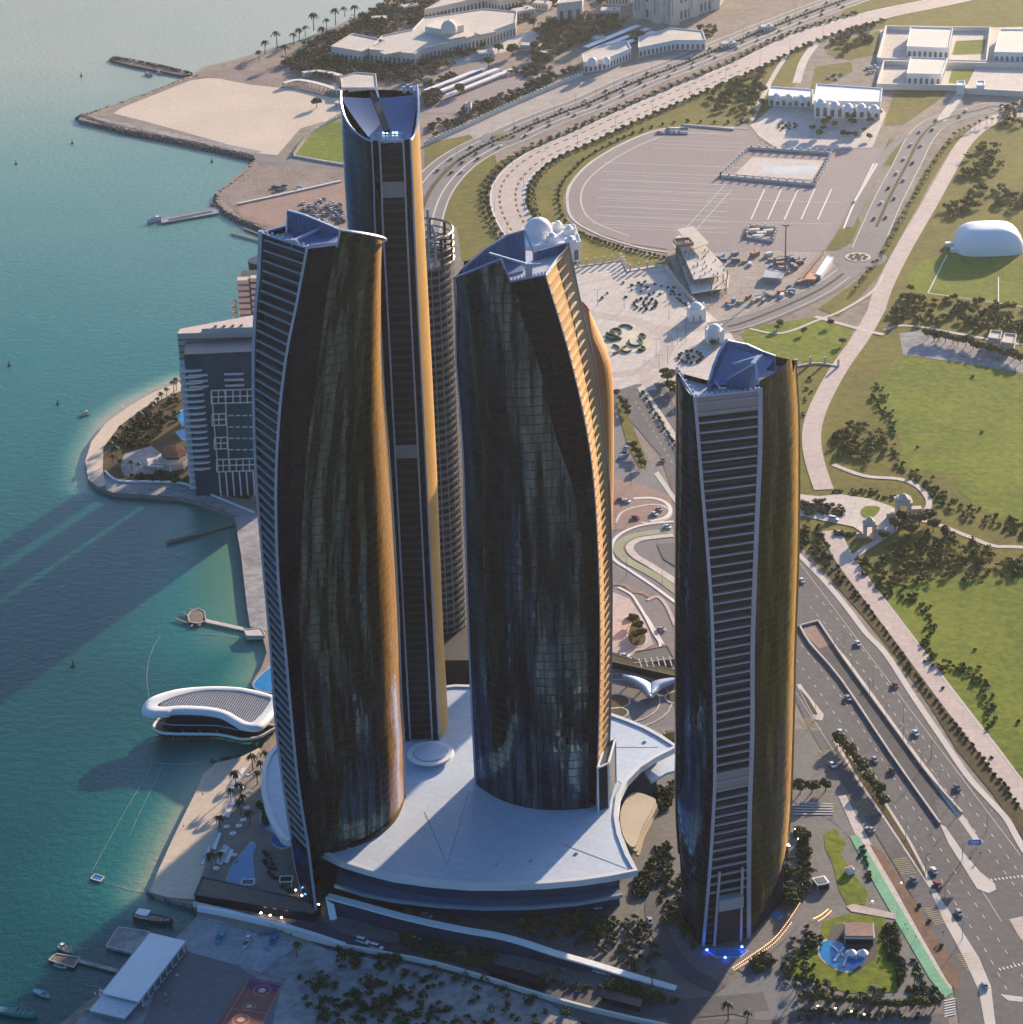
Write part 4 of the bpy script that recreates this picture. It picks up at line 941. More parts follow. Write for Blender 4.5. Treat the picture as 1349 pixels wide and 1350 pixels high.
# markings on the highway
def mk(name,paths,dash=(3,6),w=.28,lay=4):
    m=MB()
    for p in paths: strip(None,p,w,None,lay,m=m,dash=dash)
    return struct(m.build(name,MT['mark']))
mk('lane_markings',[[(1075,785),(1120,835),(1165,895),(1205,955),(1245,1015),(1285,1070),(1325,1125),(1370,1190)],
 [(1068,800),(1100,838),(1150,900),(1195,965),(1235,1025),(1270,1075),(1310,1130),(1360,1200)],
 [(1056,850),(1095,900),(1130,950),(1165,1005),(1200,1060),(1240,1120),(1275,1175),(1310,1230),(1349,1290)],
 [(1050,870),(1085,920),(1120,970),(1155,1025),(1190,1080),(1228,1140),(1262,1195),(1297,1250),(1335,1320)],
 [(845,525),(870,565),(892,600)],[(838,530),(862,570),(890,617)],[(872,520),(893,552)]])
mk('edge_markings',[[(1050,737),(1085,772),(1110,803),(1138,841),(1165,871),(1202,928),(1240,984),(1272,1031),(1303,1066),(1345,1128)],[(1044,905),(1075,955),(1105,1000)],[(1245,1095),(1285,1165),(1320,1215)]],dash=(400,1),w=.22)
m=MB()     # yellow hatched boxes on the service road
for cx_,cy_ in ((1068,955),(1094,998),(1141,1065),(1192,1142),(1235,1207),(1278,1268)):
    d=Vector(G(cx_+30,cy_+46))-Vector(G(cx_,cy_)); d.normalize(); nn=Vector((-d.y,d.x)); c=Vector(G(cx_,cy_))
    for k in range(-4,5):
        a=c+d*(k*1.5)-nn*3.6; b=c+d*(k*1.5)+nn*3.6; u=d*.22
        m.quad((*(a-u),LZ+.27),(*(a+u),LZ+.27),(*(b+u),LZ+.27),(*(b-u),LZ+.27))
struct(m.build('hatched_markings',mat('yellow_marking',(.42,.34,.16),.8)))
m=MB()
for k in range(12):    # zebra at right edge
    a=Vector(G(1325+k*4,1315+k*0.5)); m.box(a.x,a.y,LZ+.2,LZ+.27,.6,5,.5)
for k in range(9):
    a=Vector(G(1307+k*5,1160+k*-.6)); m.box(a.x,a.y,LZ+.2,LZ+.27,.6,1.6,.3)
for k in range(8):
    a=Vector(G(1318+k*5,1278+k*-1.2)); m.box(a.x,a.y,LZ+.2,LZ+.27,.6,1.6,.3)
for k in range(7): a=Vector(G(1252,1318+k*3.4)); m.box(a.x,a.y,LZ+.2,LZ+.27,5,.6,.3)
struct(m.build('crossing_markings',MT['mark']))
def median(pts,h,mt,lay_name,label=None,w=None):
    p=[G(*q) for q in pts]; m=MB(); m.prism(p,LZ-.3,LZ+h); return struct(m.build(lay_name,mt))
# underpass ramp walls and central strips
sheet('ramp_road',[(1054,826),(1078,820),(1113,872),(1183,968),(1225,1025),(1240,1088),(1176,998),(1109,898),(1068,850)],mat('shaded_ramp_asphalt',(.045,.045,.052),.9,var=.3),4)  # road lies flat; darker colour stands for shade in the sunken ramp
sheet('ramp_mouth_glow',[(1057,829),(1076,824),(1096,850),(1080,856),(1066,842)],MT['brickpave'],5)  # flat brown patch painted for the orange glow inside the underpass
for pts,l in (([(1054,826),(1068,850),(1109,898),(1176,998),(1239,1087)],'low pale wall on the left side of the underpass ramp'),([(1078,819),(1113,871),(1183,967),(1225,1024),(1268,1073)],'low pale wall on the right side of the underpass ramp'),([(1052,827),(1079,820)],'short end wall over the mouth of the underpass ramp')):
    m=MB(); strip(None,pts,.9,None,0,m=m,h=1.3,k=3); o=tag(m.build('ramp_wall',MT['kerb']),l,'wall'); center(o)
median([(1080,826),(1116,868),(1150,914),(1196,978),(1192,984),(1150,925),(1110,876)],.25,MT['kerb'],'central_reserve')
median([(1196,978),(1215,1003),(1268,1073),(1292,1108),(1286,1112),(1262,1078),(1210,1005)],.25,MT['kerb'],'central_reserve')
median([(1239,1087),(1246,1090),(1268,1122),(1292,1150),(1311,1165),(1313,1173),(1303,1178),(1288,1172),(1268,1140),(1250,1112)],.3,MT['kerb'],'traffic_island')
median([(1050,903),(1055,902),(1070,922),(1086,942),(1084,950),(1074,949)],.25,MT['kerb'],'traffic_island')
median([(1054,908),(1066,922),(1078,942),(1072,942)],.35,MT['soil'],'planting_bed')
median([(1096,974),(1104,972),(1150,1030),(1172,1064),(1200,1108),(1222,1150),(1230,1166),(1226,1172),(1205,1140),(1165,1080),(1130,1030)],.25,MT['kerb'],'traffic_island')
median([(1108,984),(1146,1030),(1168,1064),(1196,1108),(1218,1150),(1222,1162),(1203,1132),(1165,1074),(1132,1026)],.35,MT['soil'],'planting_bed')
median([(1225,1172),(1232,1172),(1262,1218),(1290,1262),(1306,1300),(1312,1350),(1312,1480),(1300,1480),(1298,1350),(1290,1306),(1270,1262),(1245,1216)],.25,MT['kerb'],'traffic_island')
median([(1330,1212),(1349,1208),(1400,1240),(1400,1280),(1345,1238)],.25,MT['stonepink'],'traffic_island')
median([(840,512),(848,508),(895,578),(940,640),(985,700),(975,702),(893,600)],.25,MT['plaza'],'central_reserve')
median([(862,625),(868,622),(895,662),(893,668)],.25,MT['kerb'],'traffic_island')
# hedge strip between road and promenade
sheet('verge_bed',[(1075,720),(1098,735),(1140,795),(1190,860),(1240,925),(1290,990),(1345,1058),(1420,1150),(1420,1200),(1352,1110),(1308,1046),(1262,990),(1225,930),(1185,870),(1140,815),(1100,770)],MT['soil'],3)
# plaza round the right tower, garden, green path
sheet('tower_plaza',[(806,1000),(893,985),(1045,960),(1066,962),(1095,1010),(1150,1095),(1190,1165),(1232,1240),(1255,1300),(1250,1345),(1000,1400),(860,1400),(640,1275),(430,1225),(400,1190),(400,1120),(600,1180),(790,1180)],mat('plaza_dark_paving',(.125,.115,.11),.85,var=.3,scale=.05,scale2=.4),2)
sheet('cycle_path',[(1105,1050),(1115,1048),(1130,1078),(1165,1145),(1205,1215),(1240,1275),(1255,1302),(1250,1312),(1238,1302),(1200,1240),(1160,1165),(1125,1095)],MT['plaza'],4)
sheet('green_path',[(1120,1103),(1131,1101),(1165,1160),(1205,1228),(1240,1288),(1256,1308),(1246,1316),(1225,1290),(1190,1230),(1155,1170)],mat('green_surface',(.09,.32,.17),.8,var=.25,scale=.1,scale2=.8),5)
sheet('planting_bed',[(1145,1112),(1165,1125),(1195,1172),(1222,1215),(1262,1280),(1268,1300),(1262,1306),(1250,1296),(1212,1230),(1180,1172)],mat('red_brown_bed',(.16,.085,.05),.95,var=.45,scale=.2,scale2=1),4)
sheet('garden_grass',[(1086,1100),(1100,1092),(1115,1112),(1108,1125),(1122,1148),(1145,1178),(1140,1192),(1118,1196),(1105,1172),(1098,1140),(1088,1120)],MT['grassb'],4)
sheet('garden_grass',[(1085,1215),(1120,1204),(1165,1210),(1185,1290),(1182,1308),(1120,1310),(1060,1290),(1035,1285),(1050,1262),(1080,1245)],MT['grassb'],4)
sheet('garden_terrace',[(1098,1220),(1118,1216),(1158,1222),(1155,1262),(1130,1282),(1095,1276),(1082,1262)],mat('garden_deck',(.06,.05,.05),.9),5)
sheet('pale_footpath',[(1115,1195),(1125,1192),(1182,1205),(1180,1212),(1122,1202)],MT['stonepink'],5)
sheet('forecourt_circle',[(958,1300),(975,1290),(1010,1283),(1040,1298),(1052,1318),(1045,1335),(1010,1345),(965,1335),(945,1315)],mat('cobbled_circle',(.14,.14,.15),.9,var=.25,scale=.3,scale2=1.5),4,smooth=4)
for nm,pts,wd,mt_,ly in (('service_road',[(395,1212),(440,1240),(500,1252),(560,1262),(640,1283),(720,1305),(800,1322),(880,1330),(960,1325),(1010,1320)],13,MT['asphalt'],4),
  ('service_road',[(870,1160),(862,1200),(878,1245),(905,1280),(950,1305)],8,MT['asphalt'],4),
  ('service_road',[(1040,1072),(1070,1065),(1110,1085),(1150,1130)],6,MT['asphalt2'],3),
  ('footpath',[(1000,1125),(1040,1140),(1062,1180),(1050,1215),(1010,1255),(975,1280)],3.5,MT['asphalt2'],5),
  ('service_road',[(880,1345),(960,1352),(1060,1345),(1160,1350),(1250,1345)],8,MT['asphalt'],4)):
    strip(nm,pts,wd,mt_,ly)
strip('road_kerb',[(260,1196),(330,1212),(400,1236),(450,1249),(560,1269),(640,1291),(700,1309),(800,1335),(900,1352),(1000,1368)],1.6,MT['stonewhite'],5,h=.9) if False else None
m=MB(); strip(None,[(256,1194),(330,1212),(400,1236),(450,1249),(560,1270),(640,1292),(700,1311),(800,1338),(900,1360),(1000,1380)],1.3,None,0,m=m,h=2.2); o=tag(m.build('boundary_wall',MT['stonewhite']),'long low pale wall between the service road and the sandy lot','wall'); center(o)
# lower left yard
sheet('yard_sand',[(245,1225),(262,1206),(400,1242),(450,1256),(560,1276),(640,1298),(720,1322),(900,1370),(900,1600),(0,1600),(60,1400),(115,1330),(160,1296)],MT['sandgrey'],1)
sheet('yard_asphalt',[(225,1262),(262,1240),(340,1290),(370,1300),(360,1350),(330,1420),(170,1420),(190,1345)],MT['asphalt2'],2)
sheet('boat_yard',[(238,1238),(262,1212),(395,1245),(345,1282),(250,1255)],mat('yard_paving',(.30,.31,.33),.9,var=.3,scale=.1,scale2=.6),3)
# basketball court
sheet('sports_court',[(326,1290),(374,1298),(345,1350),(330,1385),(275,1378),(290,1345)],mat('court_surface',(.26,.085,.06),.85,var=.15),4)
sheet('court_zone',[(330,1290),(372,1297),(362,1310),(325,1304)],mat('court_purple',(.16,.035,.11),.85,var=.15),5)
m=MB()
def cline(a,b,w=.22,z=LZ+.4):
    p,q=Vector(G(*a)),Vector(G(*b)); d=(q-p).normalized(); n=Vector((-d.y,d.x))*w/2; m.quad((*(p-n),z),(*(q-n),z),(*(q+n),z),(*(p+n),z))
for a,b in (((328,1292),(372,1299)),((328,1292),(279,1376)),((372,1299),(329,1383)),((307,1330),(354,1337))): cline(a,b)
def arc(c,r,a0=0,a1=360,w=.25,z=LZ+.4,n=24,fill=False):
    x,y=G(*c)
    P=[Vector((x+r*math.cos(R(a0+(a1-a0)*i/n)),y+r*math.sin(R(a0+(a1-a0)*i/n)))) for i in range(n+1)]
    if fill: m.flat([(p.x,p.y) for p in P[:-1]],z); return
    L_,R_=offset_path(P,w)
    for i in range(n): m.quad((*R_[i],z),(*R_[i+1],z),(*L_[i+1],z),(*L_[i],z))
arc((346,1306),3.6); arc((329,1327),2.6); arc((318,1345),3.6); arc((346,1306),1.6,fill=True); arc((329,1327),1.4,fill=True); arc((318,1345),1.6,fill=True)
struct(m.build('court_markings',mat('court_line',(.62,.38,.30),.8)))
# --- plaza north of the towers ---
sheet('plaza',[(755,352),(822,345),(826,356),(876,348),(910,400),(930,410),(958,432),(980,465),(935,500),(900,520),(872,505),(838,507),(800,520),(755,500)],MT['plaza'],3)
strip('ring_road',[(770,412),(800,418),(840,424),(872,440),(880,458),(868,478),(840,490),(805,495)],9,MT['stonepink'],4)
strip('approach_road',[(868,432),(900,435),(940,432)],8,MT['stonepink'],4)
strip('approach_road',[(858,475),(850,495),(858,515)],8,MT['stonepink'],4)
strip('road_across',[(940,434),(985,424),(1040,402),(1085,380),(1115,358),(1128,345)],21,MT['asphalt2'],4)
strip('plaza_road',[(756,378),(800,368),(850,362),(882,358)],4,MT['stonepink'],4)
m=MB()
for r_,w_ in ((19.5,.9),): 
    x,y=G(822,451); 
    P=[Vector((x+r_*math.cos(i*math.pi/24),y+r_*math.sin(i*math.pi/24))) for i in range(49)]; L_,R_=offset_path(P,w_)
    for i in range(48): m.quad((*R_[i],LZ+.33),(*R_[i+1],LZ+.33),(*L_[i+1],LZ+.33),(*L_[i],LZ+.33))
struct(m.build('plaza_ring',MT['kerb']))
x,y=G(822,451); m=MB(); m.flat([(x+19*math.cos(i*math.pi/24),y+19*math.sin(i*math.pi/24)) for i in range(48)],LZ+.3); struct(m.build('plaza_disc',mat('pale_gravel',(.56,.50,.36),.9)))
strip('road_median',[(960,431),(985,424),(1040,402),(1085,380),(1112,361)],2.0,MT['soil'],6); strip('kerb_line',[(945,441),(985,432),(1045,409),(1092,386),(1120,366)],.8,MT['kerb'],6); strip('kerb_line',[(935,426),(985,415),(1036,394),(1078,374),(1104,356)],.8,MT['kerb'],6)
# oval car park and its aisles
sheet('car_park',[(747,262),(754,240),(776,216),(820,190),(860,174),(900,167),(992,173),(1000,186),(1030,200),(1165,196),(1140,240),(1120,275),(1085,333),(1000,331),(930,334),(880,329),(830,322),(780,305),(753,286)],MT['carpark'],3)
mk('car_park_stripes',[[(796-k*2.2,215+k*11.5),(985-k*6,222+k*11.5)] for k in range(8)],dash=(500,1),w=.5,lay=4)
mk('car_park_stripes',[[(1008+i*22-k*0,250),(990+i*22,290)] for i in range(5) for k in range(1)],dash=(300,1),w=1.0,lay=4)
mk('car_park_stripes',[[(860,185+i*5),(980,190+i*5)] for i in range(3)]+[[(800,230+i*7),(960,238+i*7)] for i in range(11)]+[[(930,262),(1110,268)],[(925,292),(1095,296)],[(905,318),(965,250)],[(895,312),(955,245)]],dash=(400,1),w=.35,lay=4)
strip('car_park_ring',[(985,170),(900,168),(858,175),(815,193),(775,218),(752,245),(748,268),(756,290),(790,310),(840,326),(880,333)],2.2,MT['kerb'],4)
strip('car_park_lane',[(960,178),(900,176),(862,184),(820,204),(785,228),(768,250),(768,275),(785,294),(830,312)],1.2,MT['kerb'],4)
# curved promenade with pale borders
PR=[(1600,-60),(1400,-30),(1240,3),(1150,22),(1060,50),(980,88),(900,122),(830,152),(770,180),(720,202),(690,222),(672,245),(670,270),(680,295),(700,325)]
strip('curved_promenade',PR,27,MT['stonepink'],3)
strip('promenade_border',PR,1.2,MT['mark'],4,shift=12.6); strip('promenade_border',PR,1.2,MT['mark'],4,shift=-12.6)
m=MB()
for s_ in (6,-6): strip(None,PR[5:],1.6,None,4,shift=s_,m=m,dash=(6,6))
struct(m.build('planter_bed',MT['soil']))
# corniche highway and its parallels
CO=[(1700,-150),(1400,-90),(1200,-28),(1110,2),(1040,28),(980,52),(900,85),(840,108),(780,135),(740,150),(700,166),(665,182),(640,192),(605,212),(580,235),(562,262),(550,300),(540,360)]
strip('corniche_road',CO,36,MT['asphalt2'],2)
for s_,w_ in ((0,3.5),(10,1.3),(-10,1.0),(17.5,1.2),(-17.5,1.2)): strip('road_median',CO,w_,MT['soil'] if s_ in (0,) else MT['kerb'],4 if s_==0 else 3,shift=s_)
sheet('verge_paving',[(560,205),(560,185),(620,160),(700,128),(760,103),(900,70),(960,50),(1000,38),(950,62),(850,100),(780,128),(700,160),(650,178),(600,190)],mat('verge_paving',(.33,.28,.25),.95,var=.25,scale=.05,scale2=.4),1)
x,y=G(660,182); m=MB()
m.flat([(x+16*math.cos(i*math.pi/16),y+16*math.sin(i*math.pi/16)) for i in range(32)],LZ+.3); struct(m.build('roundabout_road',MT['asphalt2']))
m=MB(); m.cyl(x,y,LZ,LZ+.5,8,n=32); struct(m.build('roundabout_island',MT['grass']))
x,y=G(1131,340); m=MB(); m.flat([(x+20*math.cos(i*math.pi/16),y+20*math.sin(i*math.pi/16)) for i in range(32)],LZ+.3); struct(m.build('roundabout_road',MT['asphalt2']))
m=MB(); m.cyl(x,y,LZ,LZ+.55,9,n=32); struct(m.build('roundabout_island',MT['plaza']))
m=MB()
for k in range(8): a=k*math.pi/4; m.cyl(x+5.5*math.cos(a),y+5.5*math.sin(a),LZ+.5,LZ+.8,1.7,n=10)
m.cyl(x,y,LZ+.5,LZ+.9,2.6,n=12); struct(m.build('roundabout_beds',MT['soil']))
RR=[(1140,335),(1155,300),(1172,262),(1195,218),(1215,180),(1240,160),(1290,146),(1349,138),(1700,120)]
strip('park_avenue',RR,22,MT['asphalt2'],3); strip('road_median',RR[1:],2.2,MT['soil'],4); strip('kerb_line',RR,.7,MT['kerb'],4,shift=10.5); strip('kerb_line',RR,.7,MT['kerb'],4,shift=-10.5)
strip('green_verge',[(1120,395),(1150,362),(1172,325),(1200,275),(1228,225),(1255,188),(1290,168),(1349,158)],9,MT['grass'],4)
strip('park_avenue',[(1118,300),(1135,262),(1160,215),(1180,190),(1195,178)],7,MT['asphalt2'],4)
strip('kerb_line',[(1112,302),(1128,264),(1152,216)],1.4,MT['mark'],5)
strip('drive',[(1050,55),(1020,100),(990,160)],4,MT['plaza'],3)
strip('drive',[(1078,55),(1060,80),(1050,110)],7,MT['plaza'],3)
strip('drive',[(1240,160),(1262,130),(1278,105)],8,MT['plaza'],4)
sheet('court_paving',[(1000,110),(1050,120),(1160,140),(1168,150),(1160,170),(1150,195),(1030,200),(1000,180),(988,165)],MT['plaza'],2)
sheet('compound_paving',[(1160,40),(1349,36),(1500,40),(1500,130),(1349,122),(1155,116)],MT['plaza'],3)
sheet('compound_lawn',[(1260,55),(1300,53),(1296,72),(1255,73)],MT['grassb'],5); sheet('compound_lawn',[(1255,92),(1285,92),(1275,112),(1250,110)],MT['grassb'],5)
sheet('carport_yard',[(555,120),(640,90),(690,92),(735,98),(600,150),(565,150)],MT['carpark'],2)
sheet('carport_yard',[(760,70),(840,38),(870,40),(900,48),(800,78)],MT['carpark'],2)
sheet('palace_drive',[(560,85),(640,58),(700,40),(715,50),(690,62),(600,88)],MT['plaza'],2)
# football pitch lines on the right
mk('pitch_lines',[[(1248,337),(1223,387)],[(1223,387),(1290,396),(1349,404),(1400,412)],[(1316,366),(1316,400)]],dash=(500,1),w=.7,lay=4)
# ================= TREES AND PLANTS =================
def crown_mb(r,h,z0,n=150,leaf=.9,seed=1,lumps=7):
    rnd=random.Random(seed); m=MB(); L_=[(rnd.uniform(-.5,.5)*r,rnd.uniform(-.5,.5)*r,z0+h*rnd.uniform(.35,.7),r*rnd.uniform(.38,.62)) for _ in range(lumps)]
    for i in range(n):
        lx,ly,lz,lr=L_[i%lumps]; th=rnd.uniform(0,6.283); u=rnd.uniform(-.55,1); s=math.sqrt(1-u*u); k=rnd.uniform(.75,1.05)
        p=Vector((lx+lr*s*math.cos(th)*k,ly+lr*s*math.sin(th)*k,lz+lr*u*.75*h/r*.8*k))
        n_=Vector((s*math.cos(th)+rnd.uniform(-.6,.6),s*math.sin(th)+rnd.uniform(-.6,.6),u+rnd.uniform(-.3,.6))).normalized()
        a=n_.cross(Vector((.3,.2,1))).normalized(); b=n_.cross(a); q=leaf*rnd.uniform(.6,1.3)
        m.quad(p-a*q-b*q*.7,p+a*q-b*q*.8,p+a*q*.9+b*q*.7,p-a*q*.8+b*q*.8)
    return m
def make_tree(name,r,h,th,seed,mt,lab,n=150,leaf=.9):
    t=thing(name,lab,'tree',(0,0,0))
    m=MB(); m.tube([(0,0,-.3),(.1,0,th*.5),(0,.1,th+h*.3)],[.32,.24,.12],6)
    for k in range(4):
        a=k*1.57+seed; m.tube([(0,0,th*.7),(math.cos(a)*r*.4,math.sin(a)*r*.4,th+h*.35)],[.14,.05],4)
    m.build('trunk',MT['bark'],t)
    crown_mb(r,h,th*.6,n,leaf,seed).build('crown',mt,t); return reg(t)
def palm_proto(seed,h=8,fr=13):
    rnd=random.Random(seed); t=thing('palm_tree','date palm','palm tree',(0,0,0))
    m=MB(); lean=rnd.uniform(-.4,.4); m.tube([(0,0,-.3),(lean*.4,0,h*.5),(lean,0.1,h)],[.34,.26,.24],6); m.build('trunk',MT['bark'],t)
    m=MB()
    for k in range(fr):
        a=k*2*math.pi/fr+rnd.uniform(-.2,.2); L_=rnd.uniform(2.8,3.6); el=rnd.uniform(.1,1.0); pts=[]
        for i in range(5):
            s=i/4; pts.append(Vector((lean+math.cos(a)*L_*s*math.cos(el*.4),.1+math.sin(a)*L_*s*math.cos(el*.4),h+L_*(el*.55*s-1.15*s*s*.9))))
        d=Vector((-math.sin(a),math.cos(a),0))
        for i in range(4):
            w0=.55*math.sin(math.pi*min(1,(i/4)*.85+.12)); w1=.55*math.sin(math.pi*min(1,((i+1)/4)*.85+.12))
            dr=Vector((0,0,-.25))
            m.quad(pts[i],pts[i+1],pts[i+1]+d*w1+dr,pts[i]+d*w0+dr); m.quad(pts[i]-d*w0+dr,pts[i+1]-d*w1+dr,pts[i+1],pts[i])
    m.build('crown',MT['palm'],t); return reg(t)
MT['leaf2']=mat('olive_leaves',(.07,.065,.02),.8,var=.5,scale=.15,scale2=2.5,col2=(.14,.115,.03),spec=.2)
TREES=[make_tree('broadleaf_tree',3.6,5.0,2.6,s,mt,'tree',n=n_,leaf=.55) for s,mt,n_ in ((1,MT['leaf'],330),(2,MT['leafd'],360),(3,MT['leaf2'],320),(4,MT['leaf'],300))]
SHRUB=[]
for s,mt in ((11,MT['leafd']),(12,MT['leaf2'])):
    o=crown_mb(1.5,1.7,-.1,60,.45,s,4).build('shrub',mt); tag(o,'shrub','shrub'); reg(o); SHRUB.append(o)
PALMS=[palm_proto(s,h) for s,h in ((1,8.5),(2,7),(3,9.5))]
USED=set()
ORD=['first','second','third','fourth','fifth','sixth','seventh','eighth','ninth','tenth','eleventh','twelfth','thirteenth','fourteenth','fifteenth','sixteenth','seventeenth','eighteenth','nineteenth','twentieth']
def place(protos,x,y,s,label,group,z=None,rot=None):
    pr=random.choice(protos); loc=(x,y,LZ+.1 if z is None else z); rot=random.uniform(0,6.28) if rot is None else rot
    if pr.name not in USED:
        USED.add(pr.name); o=pr; o.location=loc; o.rotation_euler=(0,0,rot); o.scale=(s,)*3; o['label']=label
        if group: o['group']=group
        return o
    return copy_tree(pr,loc,rot,s,label,group)
def rowlabels(pts,desc):
    """pts sorted left to right in the photo get ordinal labels when few"""
    n=len(pts)
    if n<=20: return [f"{ORD[i]} from the left of {desc}" for i in range(n)]
    return None
def num(i):
    tens=['','','twenty','thirty','forty','fifty','sixty','seventy','eighty','ninety']; o=i+1
    if o<=20: return ORD[i]
    base='' ; 
    if o>100: base='hundred-and-'; o-=100
    if o<=20: return base+ORD[o-1]
    t,u=divmod(o,10)
    return base+((tens[t][:-1]+'ieth') if u==0 else tens[t]+'-'+ORD[u-1]) if t<10 else base+'hundredth'
def longlab(i,n,desc): return f"{num(i)} from the left of {desc}"
def plant_at(protos,pts,desc,group,smin=.8,smax=1.25,single='tree'):
    pts=sorted(pts); lab=rowlabels(pts,desc)
    for i,p in enumerate(pts):
        x,y=G(*p); place(protos,x,y,random.uniform(smin,smax),lab[i] if lab else longlab(i,len(pts),desc),group)
def along(pts,n,jit=0,k=6):
    P=smoothpts([Vector((*q,0)) for q in pts],k); d=[0]
    for i in range(len(P)-1): d.append(d[-1]+(P[i+1]-P[i]).length)
    out=[]
    for j in range(n):
        s=d[-1]*(j+.5)/n
        for i in range(len(P)-1):
            if d[i+1]>=s: q=P[i].lerp(P[i+1],(s-d[i])/max(1e-6,d[i+1]-d[i])); break
        out.append((q.x+random.uniform(-jit,jit),q.y+random.uniform(-jit,jit)*.5))
    return out
def inpoly(x,y,poly):
    c=False; j=len(poly)-1
    for i in range(len(poly)):
        xi,yi=poly[i]; xj,yj=poly[j]
        if (yi>y)!=(yj>y) and x<(xj-xi)*(y-yi)/(yj-yi)+xi: c=not c
        j=i
    return c
def fill(poly,n,mind=0):
    xs=[p[0] for p in poly]; ys=[p[1] for p in poly]; out=[]; tries=0
    while len(out)<n and tries<n*60:
        tries+=1; x=random.uniform(min(xs),max(xs)); y=random.uniform(min(ys),max(ys))
        if inpoly(x,y,poly) and all(abs(x-a)+abs(y-b)*2>mind for a,b in out): out.append((x,y))
    return out
def wood(polys,n,lab,r=(3.2,5.5),leaf=1.0,mt=None,cl=64,hh=1.0):
    """a far-off wood read as one mass: one object"""
    m=MB(); rnd=random.Random(n)
    for poly in polys:
        for p in fill(poly,n,0):
            x,y=G(*p); rr=rnd.uniform(*r); h=rr*1.25*hh
            lb=[(rnd.uniform(-.55,.55)*rr,rnd.uniform(-.55,.55)*rr,rnd.uniform(.3,.8)*h,rr*rnd.uniform(.35,.65)) for _ in range(4)]
            for i in range(cl):
                th=rnd.uniform(0,6.283); u=rnd.uniform(-.4,1); s=math.sqrt(1-u*u); k=rnd.uniform(.7,1.15); lx,ly,lz,lr=lb[i%4]
                q=Vector((x+lx+lr*s*math.cos(th)*k,y+ly+lr*s*math.sin(th)*k,max(LZ+.1,LZ+lz+lr*.8*u*k))); nn=Vector((s*math.cos(th)+rnd.uniform(-.8,.8),s*math.sin(th)+rnd.uniform(-.8,.8),u+rnd.uniform(-.4,.7))).normalized()
                a=nn.cross(Vector((.3,.2,1))).normalized(); b=nn.cross(a); z=leaf*.72*rnd.uniform(.5,1.3)
                m.quad(q-a*z-b*z*.7,q+a*z-b*z*.8,q+a*z*.9+b*z*.7,q-a*z*.8+b*z*.8)
    o=m.build('wood',mt or MT['leaf']); return stuff(o,lab)
MT['leaffar']=mat('far_leaves',(.075,.06,.03),.85,var=.5,scale=.03,scale2=1.5,col2=(.14,.10,.05),spec=.1)
wood([[(380,92),(375,84),(400,72),(445,58),(500,78),(560,85),(600,66),(640,55),(650,64),(620,75),(585,92),(560,108),(520,112),(455,106),(420,104)]],300,'dark wood in front of the domed palace',mt=MT['leaffar'])
wood([[(395,66),(430,50),(470,28),(510,4),(560,2),(600,-12),(640,0),(600,20),(560,32),(520,50),(470,52),(440,60)]],240,'wood between the palace and the far shore',mt=MT['leaffar'])
wood([[(715,36),(745,26),(790,22),(820,24),(830,32),(780,55),(740,72),(715,88),(700,78),(712,55)]],190,'wood behind the parallel white carports',mt=MT['leaffar'])
wood([[(600,150),(640,134),(700,112),(745,92),(762,92),(700,125),(620,158)],[(560,128),(575,122),(582,132),(565,142)],[(640,-30),(720,-40),(700,0),(660,10)],[(765,-30),(850,-30),(835,0),(790,8)]],90,'tree belt along the palace wall',mt=MT['leaffar'],r=(2.6,4))
wood([[(855,58),(880,46),(940,36),(950,44),(900,58),(870,66)],[(830,50),(845,46),(850,55),(838,60)],[(1120,40),(1160,30),(1150,55),(1115,72),(1095,60)]],34,'trees between the corniche road and white buildings',mt=MT['leaffar'],r=(2.6,4.2))
wood([[(1280,200),(1300,190),(1320,200),(1325,222),(1300,236),(1270,236),(1265,222)]],34,'round grove of dark trees left of the avenue',mt=MT['leaf2'],r=(3,4.6))
wood([[(1242,262),(1262,252),(1300,250),(1349,250),(1420,250),(1420,282),(1349,278),(1300,276),(1262,290),(1246,284)]],60,'grove of trees beyond the white dome tent',mt=MT['leaf2'],r=(3,4.6))
wood([[(1312,145),(1349,135),(1450,130),(1450,165),(1349,170),(1310,165)]],40,'grove at the far right beside the avenue',mt=MT['leaf2'],r=(3,4.4))
wood([[(1180,392),(1200,382),(1225,392),(1349,404),(1450,412),(1450,455),(1349,450),(1300,440),(1262,434),(1215,428),(1180,432),(1172,420)]],150,'broad belt of olive trees south of the football pitch',mt=MT['leaf2'],r=(2.2,3.6))
wood([[(945,118),(985,100),(1008,95),(995,140),(975,162),(940,150),(935,130)]],55,'grove at the tip of the loop lawn',mt=MT['leaf2'],r=(2.5,4))
wood([[(1100,572),(1120,560),(1150,562),(1170,580),(1165,605),(1140,615),(1110,605),(1096,590)]],52,'round thicket of dark shrubs in the park',mt=MT['leaf'],r=(2.2,3.4),leaf=.7)
wood([[(1130,738),(1180,715),(1210,700),(1250,705),(1300,722),(1349,735),(1450,745),(1450,775),(1349,762),(1240,768),(1160,772),(1135,760)]],230,'dense dark thicket across the middle of the park',mt=MT['leaf'],r=(1.6,3.0),leaf=.6)
wood([[(1148,770),(1190,768),(1215,790),(1240,805),(1238,830),(1225,850),(1240,868),(1290,880),(1310,905),(1312,960),(1300,962),(1296,915),(1270,893),(1225,880),(1212,850),(1222,815),(1205,795),(1165,788)]],110,'winding hedge of low shrubs through the lower lawn',mt=MT['leaf'],r=(1.0,1.7),leaf=.5)
